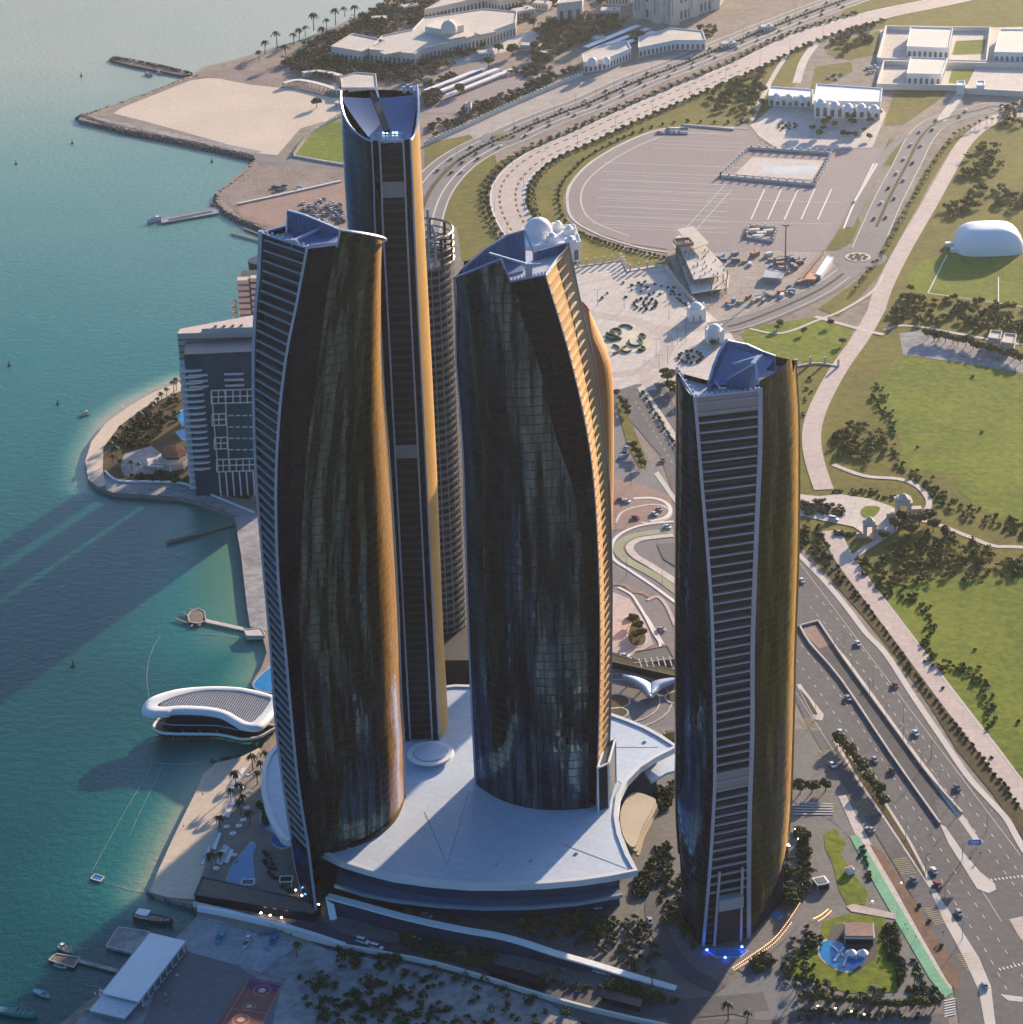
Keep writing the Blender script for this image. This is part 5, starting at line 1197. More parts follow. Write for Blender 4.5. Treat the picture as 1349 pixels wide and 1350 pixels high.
wood([[(1150,500),(1172,520),(1182,548),(1180,590),(1190,612),(1225,628),(1245,650),(1262,660),(1310,675),(1349,690),(1400,700),(1400,716),(1340,708),(1280,690),(1240,668),(1200,632),(1178,615),(1172,560),(1150,530),(1146,512)]],170,'ragged hedge line bordering the big lawn',mt=MT['leaf'],r=(.9,1.8),leaf=.5)
wood([[(1054,664),(1085,662),(1115,672),(1112,682),(1080,682),(1054,678)],[(1052,692),(1085,694),(1090,715),(1100,745),(1140,790),(1120,780),(1080,745),(1052,722)]],70,'shrubs around the park gate drive',mt=MT['leafd'],r=(1.2,2.2),leaf=.5)
wood([[(1098,648),(1150,645),(1180,655),(1175,662),(1140,652),(1098,655)],[(1100,700),(1128,704),(1122,708),(1102,706)]],26,'clipped hedges beside the gate plaza',mt=MT['leafd'],r=(.9,1.4),leaf=.45,hh=.9)
wood([[(150,590),(165,565),(190,545),(225,522),(238,520),(236,545),(230,565),(205,575),(200,588),(165,595)]],85,'dense planting behind the beach of the hotel island',mt=MT['leafd'],r=(1.6,2.8),leaf=.6)
wood([[(165,628),(200,626),(240,628),(240,638),(180,636)],[(250,625),(290,632),(330,652),(330,664),(290,650),(255,638)]],34,'hedges along the island sea wall',mt=MT['leafd'],r=(1.2,2),leaf=.5)
# scrub lower left
wood([[(435,1262),(455,1248),(480,1255),(478,1278),(450,1282)],[(492,1262),(515,1255),(530,1265),(520,1282),(498,1280)],[(395,1290),(425,1282),(445,1300),(435,1325),(400,1320)]],17,'dark scrub clumps on the sandy lot',mt=MT['leafd'],r=(1.2,2.6),leaf=.55)
wood([[(530,1262),(600,1278),(660,1300),(720,1322),(780,1345),(780,1370),(690,1370),(620,1330),(560,1305),(530,1285)],[(405,1330),(470,1310),(520,1350),(420,1370)]],46,'dark scrub spreading across the sandy lot',mt=MT['leafd'],r=(1.2,3.0),leaf=.55)
wood([[(455,1285),(500,1292),(560,1312),(600,1335),(560,1345),(500,1330)],[(470,1325),(560,1335),(640,1345),(680,1375),(480,1375)],[(740,1345),(860,1362),(960,1385),(760,1385)]],60,'low dark bushes at the bottom edge of the sandy lot',mt=MT['leafd'],r=(1.0,2.6),leaf=.5)
wood([[(640,1270),(700,1285),(790,1305),(780,1312),(690,1298),(640,1282)],[(560,1256),(640,1272),(640,1278),(560,1262)]],34,'hedge strip along the service road below the ramp wall',mt=MT['leafd'],r=(.9,1.7),leaf=.45)
wood([[(530,1228),(580,1232),(640,1248),(655,1262),(640,1278),(600,1268),(540,1252),(520,1240)],[(640,1210),(700,1205),(780,1208),(850,1210),(862,1230),(870,1262),(840,1282),(800,1262),(740,1242),(690,1232)],[(800,1290),(860,1310),(900,1322),(840,1325),(790,1305)]],125,'planting beds below the podium',mt=MT['leafd'],r=(1.0,2.2),leaf=.5)
wood([[(900,1150),(925,1255),(895,1245),(878,1220),(868,1190),(880,1160)],[(1000,1150),(1040,1125),(1058,1150),(1060,1190),(1030,1200),(1005,1180)],[(1048,1090),(1062,1100),(1070,1150),(1062,1185),(1052,1150)],[(1040,1240),(1075,1212),(1085,1230),(1070,1290),(1130,1310),(1180,1305),(1190,1330),(1060,1322),(1028,1290)],[(1160,1225),(1180,1215),(1195,1290),(1185,1300)],[(990,1270),(1010,1255),(1020,1270),(1000,1285)]],80,'garden planting around the right tower',mt=MT['leafd'],r=(1.0,2.2),leaf=.5)
wood([[(1195,1300),(1235,1302),(1245,1318),(1200,1328)],[(1052,1330),(1240,1335),(1240,1345),(1052,1345)]],60,'trimmed dark hedges along the lower road',mt=MT['leafd'],r=(.8,1.2),leaf=.4,hh=.9)
wood([[(1130,1118),(1138,1115),(1152,1165),(1145,1168)],[(1198,1262),(1206,1258),(1222,1300),(1212,1296)]],22,'trimmed hedges beside the green path',mt=MT['leafd'],r=(.7,1.0),leaf=.35,hh=.9)
wood([[(345,1115),(360,1125),(370,1150),(392,1175),(380,1180),(360,1165),(348,1140)],[(340,1060),(352,1055),(360,1085),(350,1090)]],24,'low planting between the pools and left tower',mt=MT['leafd'],r=(.9,1.7),leaf=.45)
wood([[(858,1120),(885,1110),(890,1150),(868,1168),(850,1150)],[(862,1040),(888,1030),(888,1060),(866,1075)],[(842,1150),(862,1160),(850,1185),(832,1180)]],60,'dark planting between podium and right tower',mt=MT['leafd'],r=(.9,2.0),leaf=.5)
wood([[(700,-20),(760,-25),(760,8),(735,14),(700,5)],[(640,20),(690,10),(700,30),(660,36)]],60,'dark trees near the top edge between the pale buildings',mt=MT['leaffar'],r=(2.6,4.4))
wood([[(565,160),(600,155),(620,160),(570,185)],[(660,98),(700,88),(735,92),(700,105)],[(560,112),(600,98),(600,106),(562,118)]],22,'loose trees around the pale carports',mt=MT['leaffar'],r=(2,3.2))
# trees as things
plant_at(TREES,along([(1104,978),(1135,1015),(1158,1050),(1168,1068)],13,1.5),'the trees in the planted strip beside the highway','trees in the highway planting strip',.75,1.05)
plant_at(TREES,[(1055,1046),(1070,1045),(1088,1043)],'the three trees beside the steps right of the right tower','trees by the steps',.95,1.1)
plant_at(TREES,[(880,505),(888,497),(896,510),(890,522),(905,528),(876,498),(884,515)],'the plaza trees left of the right tower','trees at the plaza corner',.8,1.2)
plant_at(TREES,along([(812,520),(822,538),(830,552)],5,1)+along([(832,590),(842,606),(848,620)],4,1),'the trees beside the avenue behind the centre tower','trees lining the avenue',.6,.9)
plant_at(TREES,[(835,822),(842,832),(838,842),(846,840)],'the trees in the teardrop island behind the centre tower','trees on the teardrop island',.7,.9)
plant_at(TREES,[(1190,690),(1212,694),(1230,700),(1180,700),(1225,690),(1165,712),(1200,706),(1245,706)],'the park trees just below the gate pavilions','trees by the park gate',.8,1.3)
plant_at(TREES,along([(1216,445),(1262,455),(1300,465),(1349,480)],15,3),'the trees standing in the grey sandy court of the park','trees in the sandy court',.8,1.2)
plant_at(TREES,[(940,458),(1030,432),(1024,436),(1060,440),(1110,455),(1095,430)],'the small trees on the lawn above the right tower','lawn trees',.5,.9)
plant_at(TREES,[(417,141)],'x','x',1.0,1.2) if False else None
for lab,p,s in (('single round tree near the inland corner of the sand lot',(418,142),1.3),('single dark tree in front of the pale carports',(606,125),1.5),('lone tree between palace drive and carports',(657,70),1.3),('round tree right of the palace drive',(676,75),1.8),('small round tree by the carport yard corner',(644,88),1.3)):
    x,y=G(*p); place(TREES,x,y,s,lab,None)
plant_at(TREES,along([(715,92),(705,70),(712,50),(700,35)],6,4),'the trees around the forked drive right of the palace','trees by the palace drive',1.0,1.6)
plant_at(TREES,fill([(1070,150),(1160,148),(1150,190),(1070,185)],18,6),'the garden trees in front of the white arcaded hall','trees in front of the arcaded hall',.6,1.0)
plant_at(TREES,fill([(990,110),(1015,120),(1012,155),(990,160)],7,6),'the trees left of the white arcaded hall','trees left of the arcaded hall',.8,1.2)
plant_at(TREES,fill([(820,1215),(780,1250),(700,1240),(660,1215),(800,1205)],14,8),'the garden trees just below the podium front','trees in the podium garden',.6,.9)
plant_at(TREES,along([(1060,1318),(1120,1326),(1180,1330),(1240,1325)],14,2),'the trees along the lower edge of the tower garden','trees along the lower road',.6,.85)
plant_at(TREES,fill([(1020,1150),(1055,1160),(1050,1200),(1025,1195)],7,8)+[(1062,1110),(1066,1130)],'the trees between the small pool and the curved garden walk','trees by the garden walk',.7,1.0)
# palms
plant_at(PALMS,[(378,82),(366,64),(395,54),(403,48),(414,40),(431,40),(443,33),(455,22),(425,52),(388,60),(468,26),(342,80),(350,72)],'the palms along the far shoreline','palms along the far shore',1.2,1.7)
plant_at(PALMS,[(352,1010),(345,1018),(334,1015),(340,1034),(318,1052),(312,1040),(305,1058),(318,1075),(290,1092),(322,1062),(292,1138),(330,1090),(280,1148)],'the palms on the hotel beach below the left tower','palms on the beach',.8,1.1)
plant_at(PALMS,along([(146,602),(152,590),(165,576),(190,556),(205,540),(222,524),(238,512)],16,2),'the palms behind the curved island beach','palms on the hotel island',.7,1.0)
plant_at(PALMS,[(160,618),(175,623),(184,622),(150,612),(155,604)],'the palms at the left end of the island garden','palms at the island tip',.7,1.0)
plant_at(PALMS,[(392,1262),(720,1300),(738,1295),(540,1218),(600,1222),(860,1300),(855,1320)],'the palms along the service road below the podium','palms along the service road',.8,1.1)
plant_at(PALMS,[(1090,1310),(1150,1318),(1205,1300),(1232,1330),(960,1345),(985,1348),(1062,1285),(1050,1312)],'the palms at the lower edge of the right garden','palms in the right garden',.7,1.0)
avp=along([(1125,388),(1155,352),(1178,315),(1205,268),(1232,220),(1258,185),(1300,165),(1349,155)],44,1.2,4)
plant_at(PALMS,avp,'the small palms in the green verge of the avenue','palms in the avenue verge',.55,.75)
def massed(pts,lab,r=(1.2,2.0)):
    m=MB(); rnd=random.Random(len(pts))
    for p in pts:
        x,y=G(*p); rr=rnd.uniform(*r)
        for i in range(26):
            th=rnd.uniform(0,6.283); u=rnd.uniform(-.2,1); s=math.sqrt(1-u*u); q=Vector((x+rr*s*math.cos(th),y+rr*s*math.sin(th),LZ+rr*.5+rr*.8*u)); nn=Vector((s*math.cos(th),s*math.sin(th),u+.2)).normalized()
            a=nn.cross(Vector((.3,.2,1))).normalized(); b=nn.cross(a); z=.5*rnd.uniform(.6,1.4); m.quad(q-a*z-b*z*.7,q+a*z-b*z*.8,q+a*z*.9+b*z*.7,q-a*z*.8+b*z*.8)
    stuff(m.build('shrubs',MT['leafd']),lab)
def shr(pts,desc,grp,a=.8,b=1.2): plant_at(SHRUB,pts,desc,grp,a,b)
def off_row(path,n,sh):
    P=smoothpts([Vector(G(*q)) for q in path],6); P=offset_path(P,2*sh)[0]; d=[0]
    for i in range(len(P)-1): d.append(d[-1]+(P[i+1]-P[i]).length)
    out=[]
    for j in range(n):
        s=d[-1]*(j+.5)/n
        for i in range(len(P)-1):
            if d[i+1]>=s: q=P[i].lerp(P[i+1],(s-d[i])/max(1e-6,d[i+1]-d[i])); break
        out.append(PJ(q.x,q.y,LZ)[:2])
    return out
PRv=PR[3:]
shr(off_row(PRv,62,15.5)+off_row(PRv,62,-15.5),'the small clipped trees edging the curved promenade','shrubs edging the curved promenade',1.3,1.9)
massed(off_row(PRv,60,19.5)+off_row(PRv,60,-19.5),'outer shrubs lining both sides of the curved promenade',(1.4,2.2))
massed(along([(846,515),(893,592),(938,650)],40,1.2)+off_row(CO[2:14],120,0),'low shrubs filling the road medians',(.9,1.5))
shr(along([(1100,745),(1165,830),(1225,915),(1290,995),(1345,1065)],48,1.5),'the shrubs between the highway and the pink promenade','shrubs beside the promenade',.7,1.2)
shr(off_row([(760,305),(800,320),(840,331),(880,340)],22,-2)+off_row([(985,165),(900,163),(855,172),(812,190),(770,216),(745,245),(742,270),(752,295)],30,-3),'the hedge shrubs round the oval car park','shrubs round the car park',1.0,1.5)
shr(fill([(790,378),(870,365),(890,390),(780,395)],18,6)+along([(883,378),(905,405)],12,4),'the potted shrubs on the pale plaza','shrubs on the plaza',.7,1.1)
def ringbed(cx,cy,rx,ry,n,desc,grp): shr([(cx+rx*math.cos(k*2*math.pi/n),cy+ry*math.sin(k*2*math.pi/n)) for k in range(n)]+[(cx+rx*.3*math.cos(k),cy+ry*.35*math.sin(k)) for k in range(0,6,2)],desc,grp,.8,1.2)
ringbed(851,402,15,7,13,'the shrubs of the round plaza bed farther from the towers','far round plaza bed')
ringbed(910,472,15,8,13,'the shrubs of the round plaza bed behind the right tower','near round plaza bed')
ringbed(1038,167,12,4,9,'the shrubs in the small roundabout before the arcaded hall','hall roundabout shrubs')
shr(fill([(1056,560),(1058,500),(1075,490),(1062,560)],8,7)+[(1240,1248),(1225,1215),(1212,1195)],'the scattered low bushes near the pink promenade','bushes near the promenade',.6,1.1)
shr(fill([(1140,800),(1300,1000),(1349,1000),(1349,900),(1200,790)],5,20)+fill([(1200,620),(1340,560),(1349,500),(1200,480)],3,30),'the stray low bushes on the park lawns','bushes on the lawns',.5,.9)
# arabesque hedges in the plaza roundel
def curl(cx,cy,r,a0,a1,n=14,grow=.0): return [(cx+(r+grow*i/n)*math.cos(R(a0+(a1-a0)*i/n)),cy+(r+grow*i/n)*.62*math.sin(R(a0+(a1-a0)*i/n))) for i in range(n+1)]
cur_=[curl(838,452,9,-60,200),curl(846,445,5,-120,120),curl(846,461,4.5,-100,160),curl(826,462,6,20,260),curl(808,462,9,-90,90),curl(812,439,7,160,400),curl(824,436,10,180,340),curl(800,445,12,-60,30)]
m=MB()
for c_ in cur_: m.tube([(*G(*q),LZ+.8) for q in c_],.75,5)
m.tube([(*G(*q),LZ+.8) for q in ((800,441),(812,445),(818,448),(806,450),(800,447))],1.2,5)
o=m.build('scroll_hedge',MT['leaf']); stuff(o,'scrolling arabesque hedges in the pale plaza roundel')
# ================= BUILDINGS AND WALLS =================
MT['pal']=mat('palace_stone',(.62,.56,.48),.8,var=.1,scale=.05,scale2=.5)
MT['palroof']=mat('palace_roof',(.50,.44,.38),.85,var=.18,scale=.05,scale2=.4)
MT['arch']=mat('arch_shadow_glass',(.10,.09,.09),.5,var=.3)
def bld(name,lab,foot,h,wallm='pal',roofm='palroof',cat='building',arch=True,aw=2.2,ah=.55,par=1.0,z0=None,rows=1,group=None):
    """flat-roofed block on a traced footprint: wall, roof, and a row of openings along the faces turned to the camera"""
    P=[Vector(G(*q)) for q in foot]
    ar=sum(P[i].x*P[(i+1)%len(P)].y-P[(i+1)%len(P)].x*P[i].y for i in range(len(P)))
    if ar<0: P=P[::-1]
    c=sum(P,Vector((0,0)))/len(P); t=thing(name,lab,cat,(c.x,c.y,LZ),group)
    m=MB(); m.prism([V2(p) for p in P],LZ-.5,LZ+h,top=True); m.build('wall',MT[wallm],t)
    q=[c+(p-c)*.97 for p in P]; m=MB(); m.prism([V2(p) for p in q],LZ+h-.1,LZ+h+.15); m.build('roof',MT[roofm],t)
    m=MB(); n=len(P)
    for i in range(n):
        a,b=P[i],P[(i+1)%n]; m.obox((a.x,a.y,LZ+h+par/2),(b.x,b.y,LZ+h+par/2),.7,par)
    m.build('parapet',MT[wallm],t)
    if arch:
        m=MB(); k=0
        for i in range(n):
            a,b=P[i],P[(i+1)%n]; d=b-a; L_=d.length; d=d/L_; nn=Vector((d.y,-d.x))
            if nn.y>.2: continue
            cnt=min(26,int(L_/(aw*1.9)))
            for r_ in range(rows):
                zb=LZ+h*(r_/rows)+h*.10/rows; zt=zb+h*ah/rows
                for j in range(cnt):
                    s=L_*(j+.5)/cnt; o=a+d*s+nn*.06; w_=aw/2
                    pts=[(-w_,zb),(w_,zb),(w_,zt-w_*.8),(w_*.6,zt-w_*.2),(0,zt),(-w_*.6,zt-w_*.2),(-w_,zt-w_*.8)]
                    m.face([m.vert((o.x+d.x*u,o.y+d.y*u,z)) for u,z in pts])
        if m.f: m.build('arched_openings',MT['arch'],t)
    return t,c
def dome(t,px,py,z,r,h,mt='pal',n=20):
    x,y=G(px,py,z); m=MB(); m.cyl(x,y,z-3,z,r*1.05,n=n); m.build('drum',MT[mt],t); m=MB(); m.dome(x,y,z,r,h,n,7); m.cyl(x,y,z+h-.3,z+h+r*.35,r*.05,.05,n=5); m.build('dome',MT[mt],t,smooth=True)
bld('palace_wing','flat-roofed palace wing at the left end of the domed palace',[(438,80),(478,87),(508,72),(466,63)],12)
t,c=bld('palace','long pale palace with a white dome and rows of arches, in the wood',[(488,84),(548,90),(556,84),(642,62),(680,48),(682,34),(640,30),(560,42),(545,58),(505,66)],12)
m=MB(); m.prism([G(*q,LZ+12) for q in ((561,44),(585,48),(612,42),(600,34),(575,35))],LZ+12,LZ+18); m.build('raised_hall',MT['pal'],t)
dome(t,592,38,LZ+19,7,7.5)
for k,(x_,y_) in enumerate(((515,72),(600,52),(640,46))):
    m=MB(); q=G(x_,y_,LZ+12); m.box(q[0],q[1],LZ+12,LZ+14.5,16,10,.5); m.build('roof_block',MT['palroof'],t)
bld('palace_block','pale arcaded block behind the palace dome near the top edge',[(560,30),(640,12),(660,18),(684,12),(680,0),(600,8)],11)
bld('white_hall','white hall with one tall arch between two woods near the top',[(735,32),(768,28),(770,14),(742,18)],18,aw=3.5)
t,c=bld('grand_white_building','tall white arcaded building with towers cut by the top edge',[(836,22),(885,33),(948,10),(960,-10),(860,-12)],30,aw=3,rows=2)
for q in ((843,24),(868,30),(887,32),(912,22),(940,12)):
    x,y=G(*q); m=MB(); m.box(x,y,LZ,LZ+40,9,9,.4); m.build('tower',MT['pal'],t)
    m=MB(); 
    for s in (-1.8,1.8): m.quad((x+s-.8,y-4.7,LZ+8),(x+s+.8,y-4.7,LZ+8),(x+s+.8,y-4.7,LZ+32),(x+s-.8,y-4.7,LZ+32)) if False else m.obox((x+s*.9-2.2,y-4.9,LZ+8),(x+s*.9-2.2,y-4.9,LZ+32),1.2,.5)
    m.build('tall_windows',MT['arch'],t)
t,c=bld('white_gatehouse','white domed gatehouse complex beside the corniche road',[(770,97),(800,92),(832,78),(826,68),(790,75),(768,86)],9,wallm='white')
dome(t,781,82,LZ+11,4,4,'white'); dome(t,800,80,LZ+10,3,3,'white')
bld('white_hall','long low white hall right of the gatehouse complex',[(842,76),(890,66),(930,66),(926,54),(885,50),(842,62)],8,wallm='white')
bld('shore_pavilion','pale flat pavilion just behind the tall tower roof',[(452,126),(498,126),(496,108),(470,106),(450,112)],6,arch=False)
for i,(px,py,w_,d_,h_) in enumerate(((575,66,22,9,5),(640,74,14,10,4),(700,66,18,9,5),(722,74,12,9,4),(690,22,20,12,7),(715,12,16,10,6),(805,22,18,12,7),(815,6,22,12,9),(790,55,10,8,4),(960,62,14,8,4),(1010,40,12,8,4),(455,140,16,7,3.5),(618,150,5,5,9),(500,30,14,9,5),(540,14,16,10,5))):
    x,y=G(px,py); t=thing('service_building',longlab(i,15,'the small pale palace service buildings, top left'),'building',(x,y,LZ),'small service buildings'); rr=random.uniform(-.5,.5)
    def add_(m,nm,mt): o=m.build(nm,MT[mt]); o.parent=t
    t.rotation_euler=(0,0,rr); m=MB(); m.box(0,0,-.2,h_,w_,d_); add_(m,'wall','pal'); m=MB(); m.box(0,0,h_,h_+.2,w_*.95,d_*.92); add_(m,'roof','palroof'); m=MB()
    for k in range(max(2,int(w_/3))): m.box(-w_/2+1.5+k*3,-d_/2-.05,h_*.25,h_*.7,1.2,.2)
    add_(m,'windows','arch'); m=MB(); m.box(w_*.2,0,h_+.2,h_+1.2,2,1.6); add_(m,'roof_unit','metal')
# beach arcades (two curved colonnades)
for lab,pts in (('nearer curved white colonnade beside the sand lot',[(375,116),(395,112),(425,118),(455,128)]),('farther curved white colonnade beside the sand lot',[(400,102),(425,100),(450,106)])):
    P=smoothpts([Vector(G(*q)) for q in pts],6); t=thing('colonnade',lab,'colonnade',(P[0].x,P[0].y,LZ))
    m=MB(); L_,R_=offset_path(P,5); m.prism([V2(q) for q in L_]+[V2(q) for q in R_[::-1]],LZ+3.6,LZ+4.4); m.build('roof',MT['pal'],t)
    m=MB()
    for i in range(0,len(P),1):
        for S in (L_,R_): m.box(S[i].x,S[i].y,LZ-.2,LZ+3.6,.7,.7)
    m.build('columns',MT['pal'],t)
# carports
def carport(lab,a,b,w=5.0):
    A,B=Vector(G(*a)),Vector(G(*b)); t=thing('carport',lab,'carport',(A.x,A.y,LZ),'long pale carports')
    m=MB(); m.obox((A.x,A.y,LZ+3),(B.x,B.y,LZ+3),w,.3); m.build('roof',MT['white'],t); m=MB()
    for k in range(8): p=A.lerp(B,(k+.5)/8); m.box(p.x,p.y,LZ-.2,LZ+2.85,.3,.3)
    m.build('posts',MT['metal'],t)
for i,(a,b) in enumerate((((561,124),(640,93)),((574,127),(657,95)),((590,130),(675,96)))): carport(('left','middle','right')[i]+' of three long pale carports right of the tall tower top',a,b)
for i,(a,b) in enumerate((((772,67),(842,38)),((788,68),(855,42)),((815,66),(862,46)))): carport(('left','middle','right')[i]+' of three pale carports behind the white gatehouse',a,b,6)
# boundary walls
def wall(lab,pts,h=2.2,w=.9,mt='pal',k=4,posts=0,ph=3.2,name='boundary_wall'):
    P=[Vector(G(*q)) for q in pts]; P=smoothpts(P,k) if k>1 else P
    t=thing(name,lab,'wall',(P[0].x,P[0].y,LZ)); m=MB(); L_,R_=offset_path(P,w); m.prism([V2(q) for q in L_]+[V2(q) for q in R_[::-1]],LZ-.3,LZ+h); m.build('panel',MT[mt],t)
    if posts:
        m=MB(); d=[0]
        for i in range(len(P)-1): d.append(d[-1]+(P[i+1]-P[i]).length)
        for j in range(posts+1):
            s=d[-1]*j/posts
            for i in range(len(P)-1):
                if d[i+1]>=s-1e-6: q=P[i].lerp(P[i+1],(s-d[i])/max(1e-6,d[i+1]-d[i])); break
            m.box(q.x,q.y,LZ-.2,LZ+ph,1.3,1.3)
        o=m.build('posts',MT[mt],t)
    return t
wall('long pale wall between the palace wood and the corniche',[(560,193),(620,166),(680,138),(745,110),(768,101)],3,1.6,posts=46,ph=4)
wall('curving pale fence with posts beside the small lawn',[(388,206),(404,184),(425,168),(455,152)],1.2,.7,posts=24,ph=3)
wall('low pale wall along the seaward side of the small lawn',[(388,207),(420,213),(462,220)],1.2,1.0,posts=16,ph=1.8)
wall('diagonal pale wall across the pink parking lot',[(315,270),(370,258),(450,240)],1.2,2.2)
wall('post-lined fence around the upper side of the plaza',[(762,353),(820,344),(827,359),(876,351)],.8,.7,k=1,posts=13,ph=5.5)
wall('dense post-lined fence between the plaza and construction site',[(876,351),(893,376),(918,403)],1.6,.8,k=1,posts=17,ph=3.4)
wall('white post-lined fence on the lawn right of the right tower',[(1050,484),(1078,480),(1105,484)],1.0,.9,posts=3,ph=5.5)
wall('thin white wall on the upper right of the car park',[(1156,218),(1126,268)],1.6,1.4,k=1)
wall('pale wall above the loop car park',[(900,166),(968,172)],1.5,1.2,k=1)
# walled court with fountain floor
t=wall('colonnaded white fence around the sunken court in the car park',[(950,234),(988,197),(1097,204),(1075,246),(950,234)],2.2,1.2,k=1,posts=44,ph=4)
sheet('sunken_court_floor',[(968,231),(992,208),(1088,213),(1070,238)],MT['plaza'],6); sheet('court_water',[(1000,230),(1008,220),(1078,219),(1070,233)],mat('pale_court_tiles',(.45,.45,.45),.5),7)
for k in range(5): pass
t=wall('low wall around the small square court by the construction site',[(983,314),(988,299),(1025,302),(1019,320),(983,314)],1.8,.9,k=1,posts=16,ph=3)
m=MB()
for px,py in ((995,306),(1004,310),(1013,307),(1000,314)): x,y=G(px,py); m.box(x,y,LZ-.1,LZ+2.4,7,3,.1)
o=tag(m.build('court_kiosks',MT['pal']),'pale low kiosks inside the small square court','kiosks'); center(o)
# domed gate building behind the centre tower
t,c=bld('domed_gatehouse','white domed gatehouse just behind the centre tower',[(683,352),(766,345),(758,322),(690,326)],14,wallm='white',roofm='white',aw=3)
dome(t,710,304,LZ+17,9.8,9.5,'white',28)
for px,py in ((735,302),(750,308),(752,322),(728,318)):
    x,y=G(px,py,LZ+14); m=MB(); m.box(x,y,LZ+14,LZ+18,7,7,.2); m.dome(x,y,LZ+18,2.4,2.4,10,4); m.build('corner_turret',MT['white'],t)
# arcaded hall
t,c=bld('arcaded_hall','white arcaded hall at the head of the avenue garden',[(1073,156),(1160,158),(1162,140),(1076,134)],14,wallm='white',roofm='white',aw=3)
for px,py in ((1082,140),(1100,143),(1118,146),(1135,146),(1152,148)):
    x,y=G(px,py,LZ+14); m=MB(); m.box(x,y,LZ+14,LZ+17.5,8,8); m.dome(x,y,LZ+17.5,3,2.5,10,4); m.build('roof_turret',MT['white'],t)
t,c=bld('arcade','low white arcade joined to the left of the arcaded hall',[(1013,140),(1070,142),(1071,132),(1015,128)],8,wallm='white',roofm='white',aw=2.5)
for px,py in ((1024,128),(1040,129),(1057,130)): dome(t,px,py,LZ+9,3.2,3,'white',12)
# walled compound top right
wall('pale outer wall of the large compound at the upper right',[(1157,82),(1168,40),(1305,42),(1300,86),(1157,82)],4,2,k=1)
wall('pale outer wall of the lower compound court',[(1157,116),(1165,86),(1349,90)],4,2,k=1); wall('front wall of the compound facing the drive',[(1157,118),(1265,120),(1275,124),(1349,128)],5,2,k=1)
bld('compound_house','white flat-roofed house inside the upper compound court',[(1195,76),(1250,78),(1255,52),(1200,50)],9,wallm='white',roofm='pal')
bld('compound_house','white stepped house inside the lower compound court',[(1195,112),(1240,113),(1248,92),(1200,90)],9,wallm='white',roofm='pal')
bld('compound_house','pale house cut by the right edge near the top',[(1310,82),(1400,84),(1400,52),(1318,52)],8,wallm='white',roofm='pal')
for i,(px,py) in enumerate(((1266,122),(1292,122))): bld('gate_lodge',('left','right')[i]+' one of the two little white gate lodges of the compound',[(px-5,py+3),(px+5,py+3),(px+5,py-3),(px-5,py-3)],7,wallm='white',roofm='white',arch=False)
# air dome
def airdome():
    x,y=G(1302,326); t=thing('air_dome','big white inflated sports dome beside the football pitch','air dome',(x,y,LZ)); m=MB(); n=36; rings=[]
    for j in range(10):
        a=j/9*math.pi/2; ring=[]
        for k in range(n):
            th=k*2*math.pi/n; cx_=math.copysign(abs(math.cos(th))**.55,math.cos(th)); sy_=math.copysign(abs(math.sin(th))**.55,math.sin(th)); rr=math.cos(a)**.55
            ring.append(m.vert((x+24*cx_*rr+0*sy_,y+19*sy_*rr,LZ-.1+17*math.sin(a)**.9)))
        rings.append(ring)
    for j in range(9):
        for k in range(n): m.face((rings[j][k],rings[j][(k+1)%n],rings[j+1][(k+1)%n],rings[j+1][k]))
    m.build('membrane',mat('dome_membrane',(.8,.79,.77),.5,var=.04),t,smooth=True)
    m=MB(); m.box(x-26,y+4,LZ,LZ+3,7,4); m.build('airlock',MT['white'],t); m=MB(); m.box(x-24,y-8,LZ,LZ+3,7,4); m.build('airlock',MT['white'],t)
airdome()
# construction site
def construction():
    x,y=G(925,380); t=thing('unfinished_building','unfinished concrete building with bare floors and columns beside the plaza fence','building under construction',(x,y,LZ))
    for k,(poly,z) in enumerate((([(888,330),(912,326),(962,372),(960,388),(912,395)],4.5),([(890,328),(915,324),(955,366),(950,380),(915,385)],9),([(892,326),(914,322),(935,345),(915,352)],13.5))):
        m=MB(); m.prism([G(*q) for q in poly],LZ+z-.4,LZ+z); m.build('floor_slab',MT['palroof'],t)
    m=MB()
    for q in fill([(888,330),(912,326),(962,372),(960,388),(912,395)],60,5): p=G(*q); m.box(p[0],p[1],LZ-.3,LZ+random.choice((6,10.5,10.5)),.7,.7)
    m.build('columns',MT['dryearth'],t)
    m=MB(); m.prism([G(*q) for q in ((891,340),(905,336),(930,362),(920,372))],LZ,LZ+8.5); m.build('core',MT['dark'],t)
    m=MB(); A=[G(*q,LZ+12) for q in ((888,322),(908,320),(914,327),(893,330))]
    for i in range(4): m.obox((*A[i],LZ+15),(*A[(i+1)%4],LZ+15),.8,2.2)
    m.build('formwork',MT['brickpave'],t)
construction()
CL=[mat('crate_'+n,c_,.8,var=.2) for n,c_ in (('white',(.6,.58,.55)),('rust',(.38,.16,.10)),('grey',(.2,.2,.21)),('blue',(.2,.26,.35)),('tan',(.4,.31,.22)))]
def proto_box():
    out=[]
    for i,mt in enumerate(CL):
        m=MB(); m.box(0,0,-.1,2.4,5.5,2.4); 
        for k in range(6): m.box(-2.5+k,0,0,2.3,.15,2.55)
        o=m.build('container',mt); tag(o,'x','container'); reg(o); out.append(o)
    return out
BX=proto_box()
def scatter_boxes(pts,desc,grp,s=(.6,1.3)):
    pts=sorted(pts); lab=rowlabels(pts,desc)
    for i,q in enumerate(pts): x,y=G(*q); place(BX,x,y,random.uniform(*s),lab[i] if lab else longlab(i,len(pts),desc),grp)
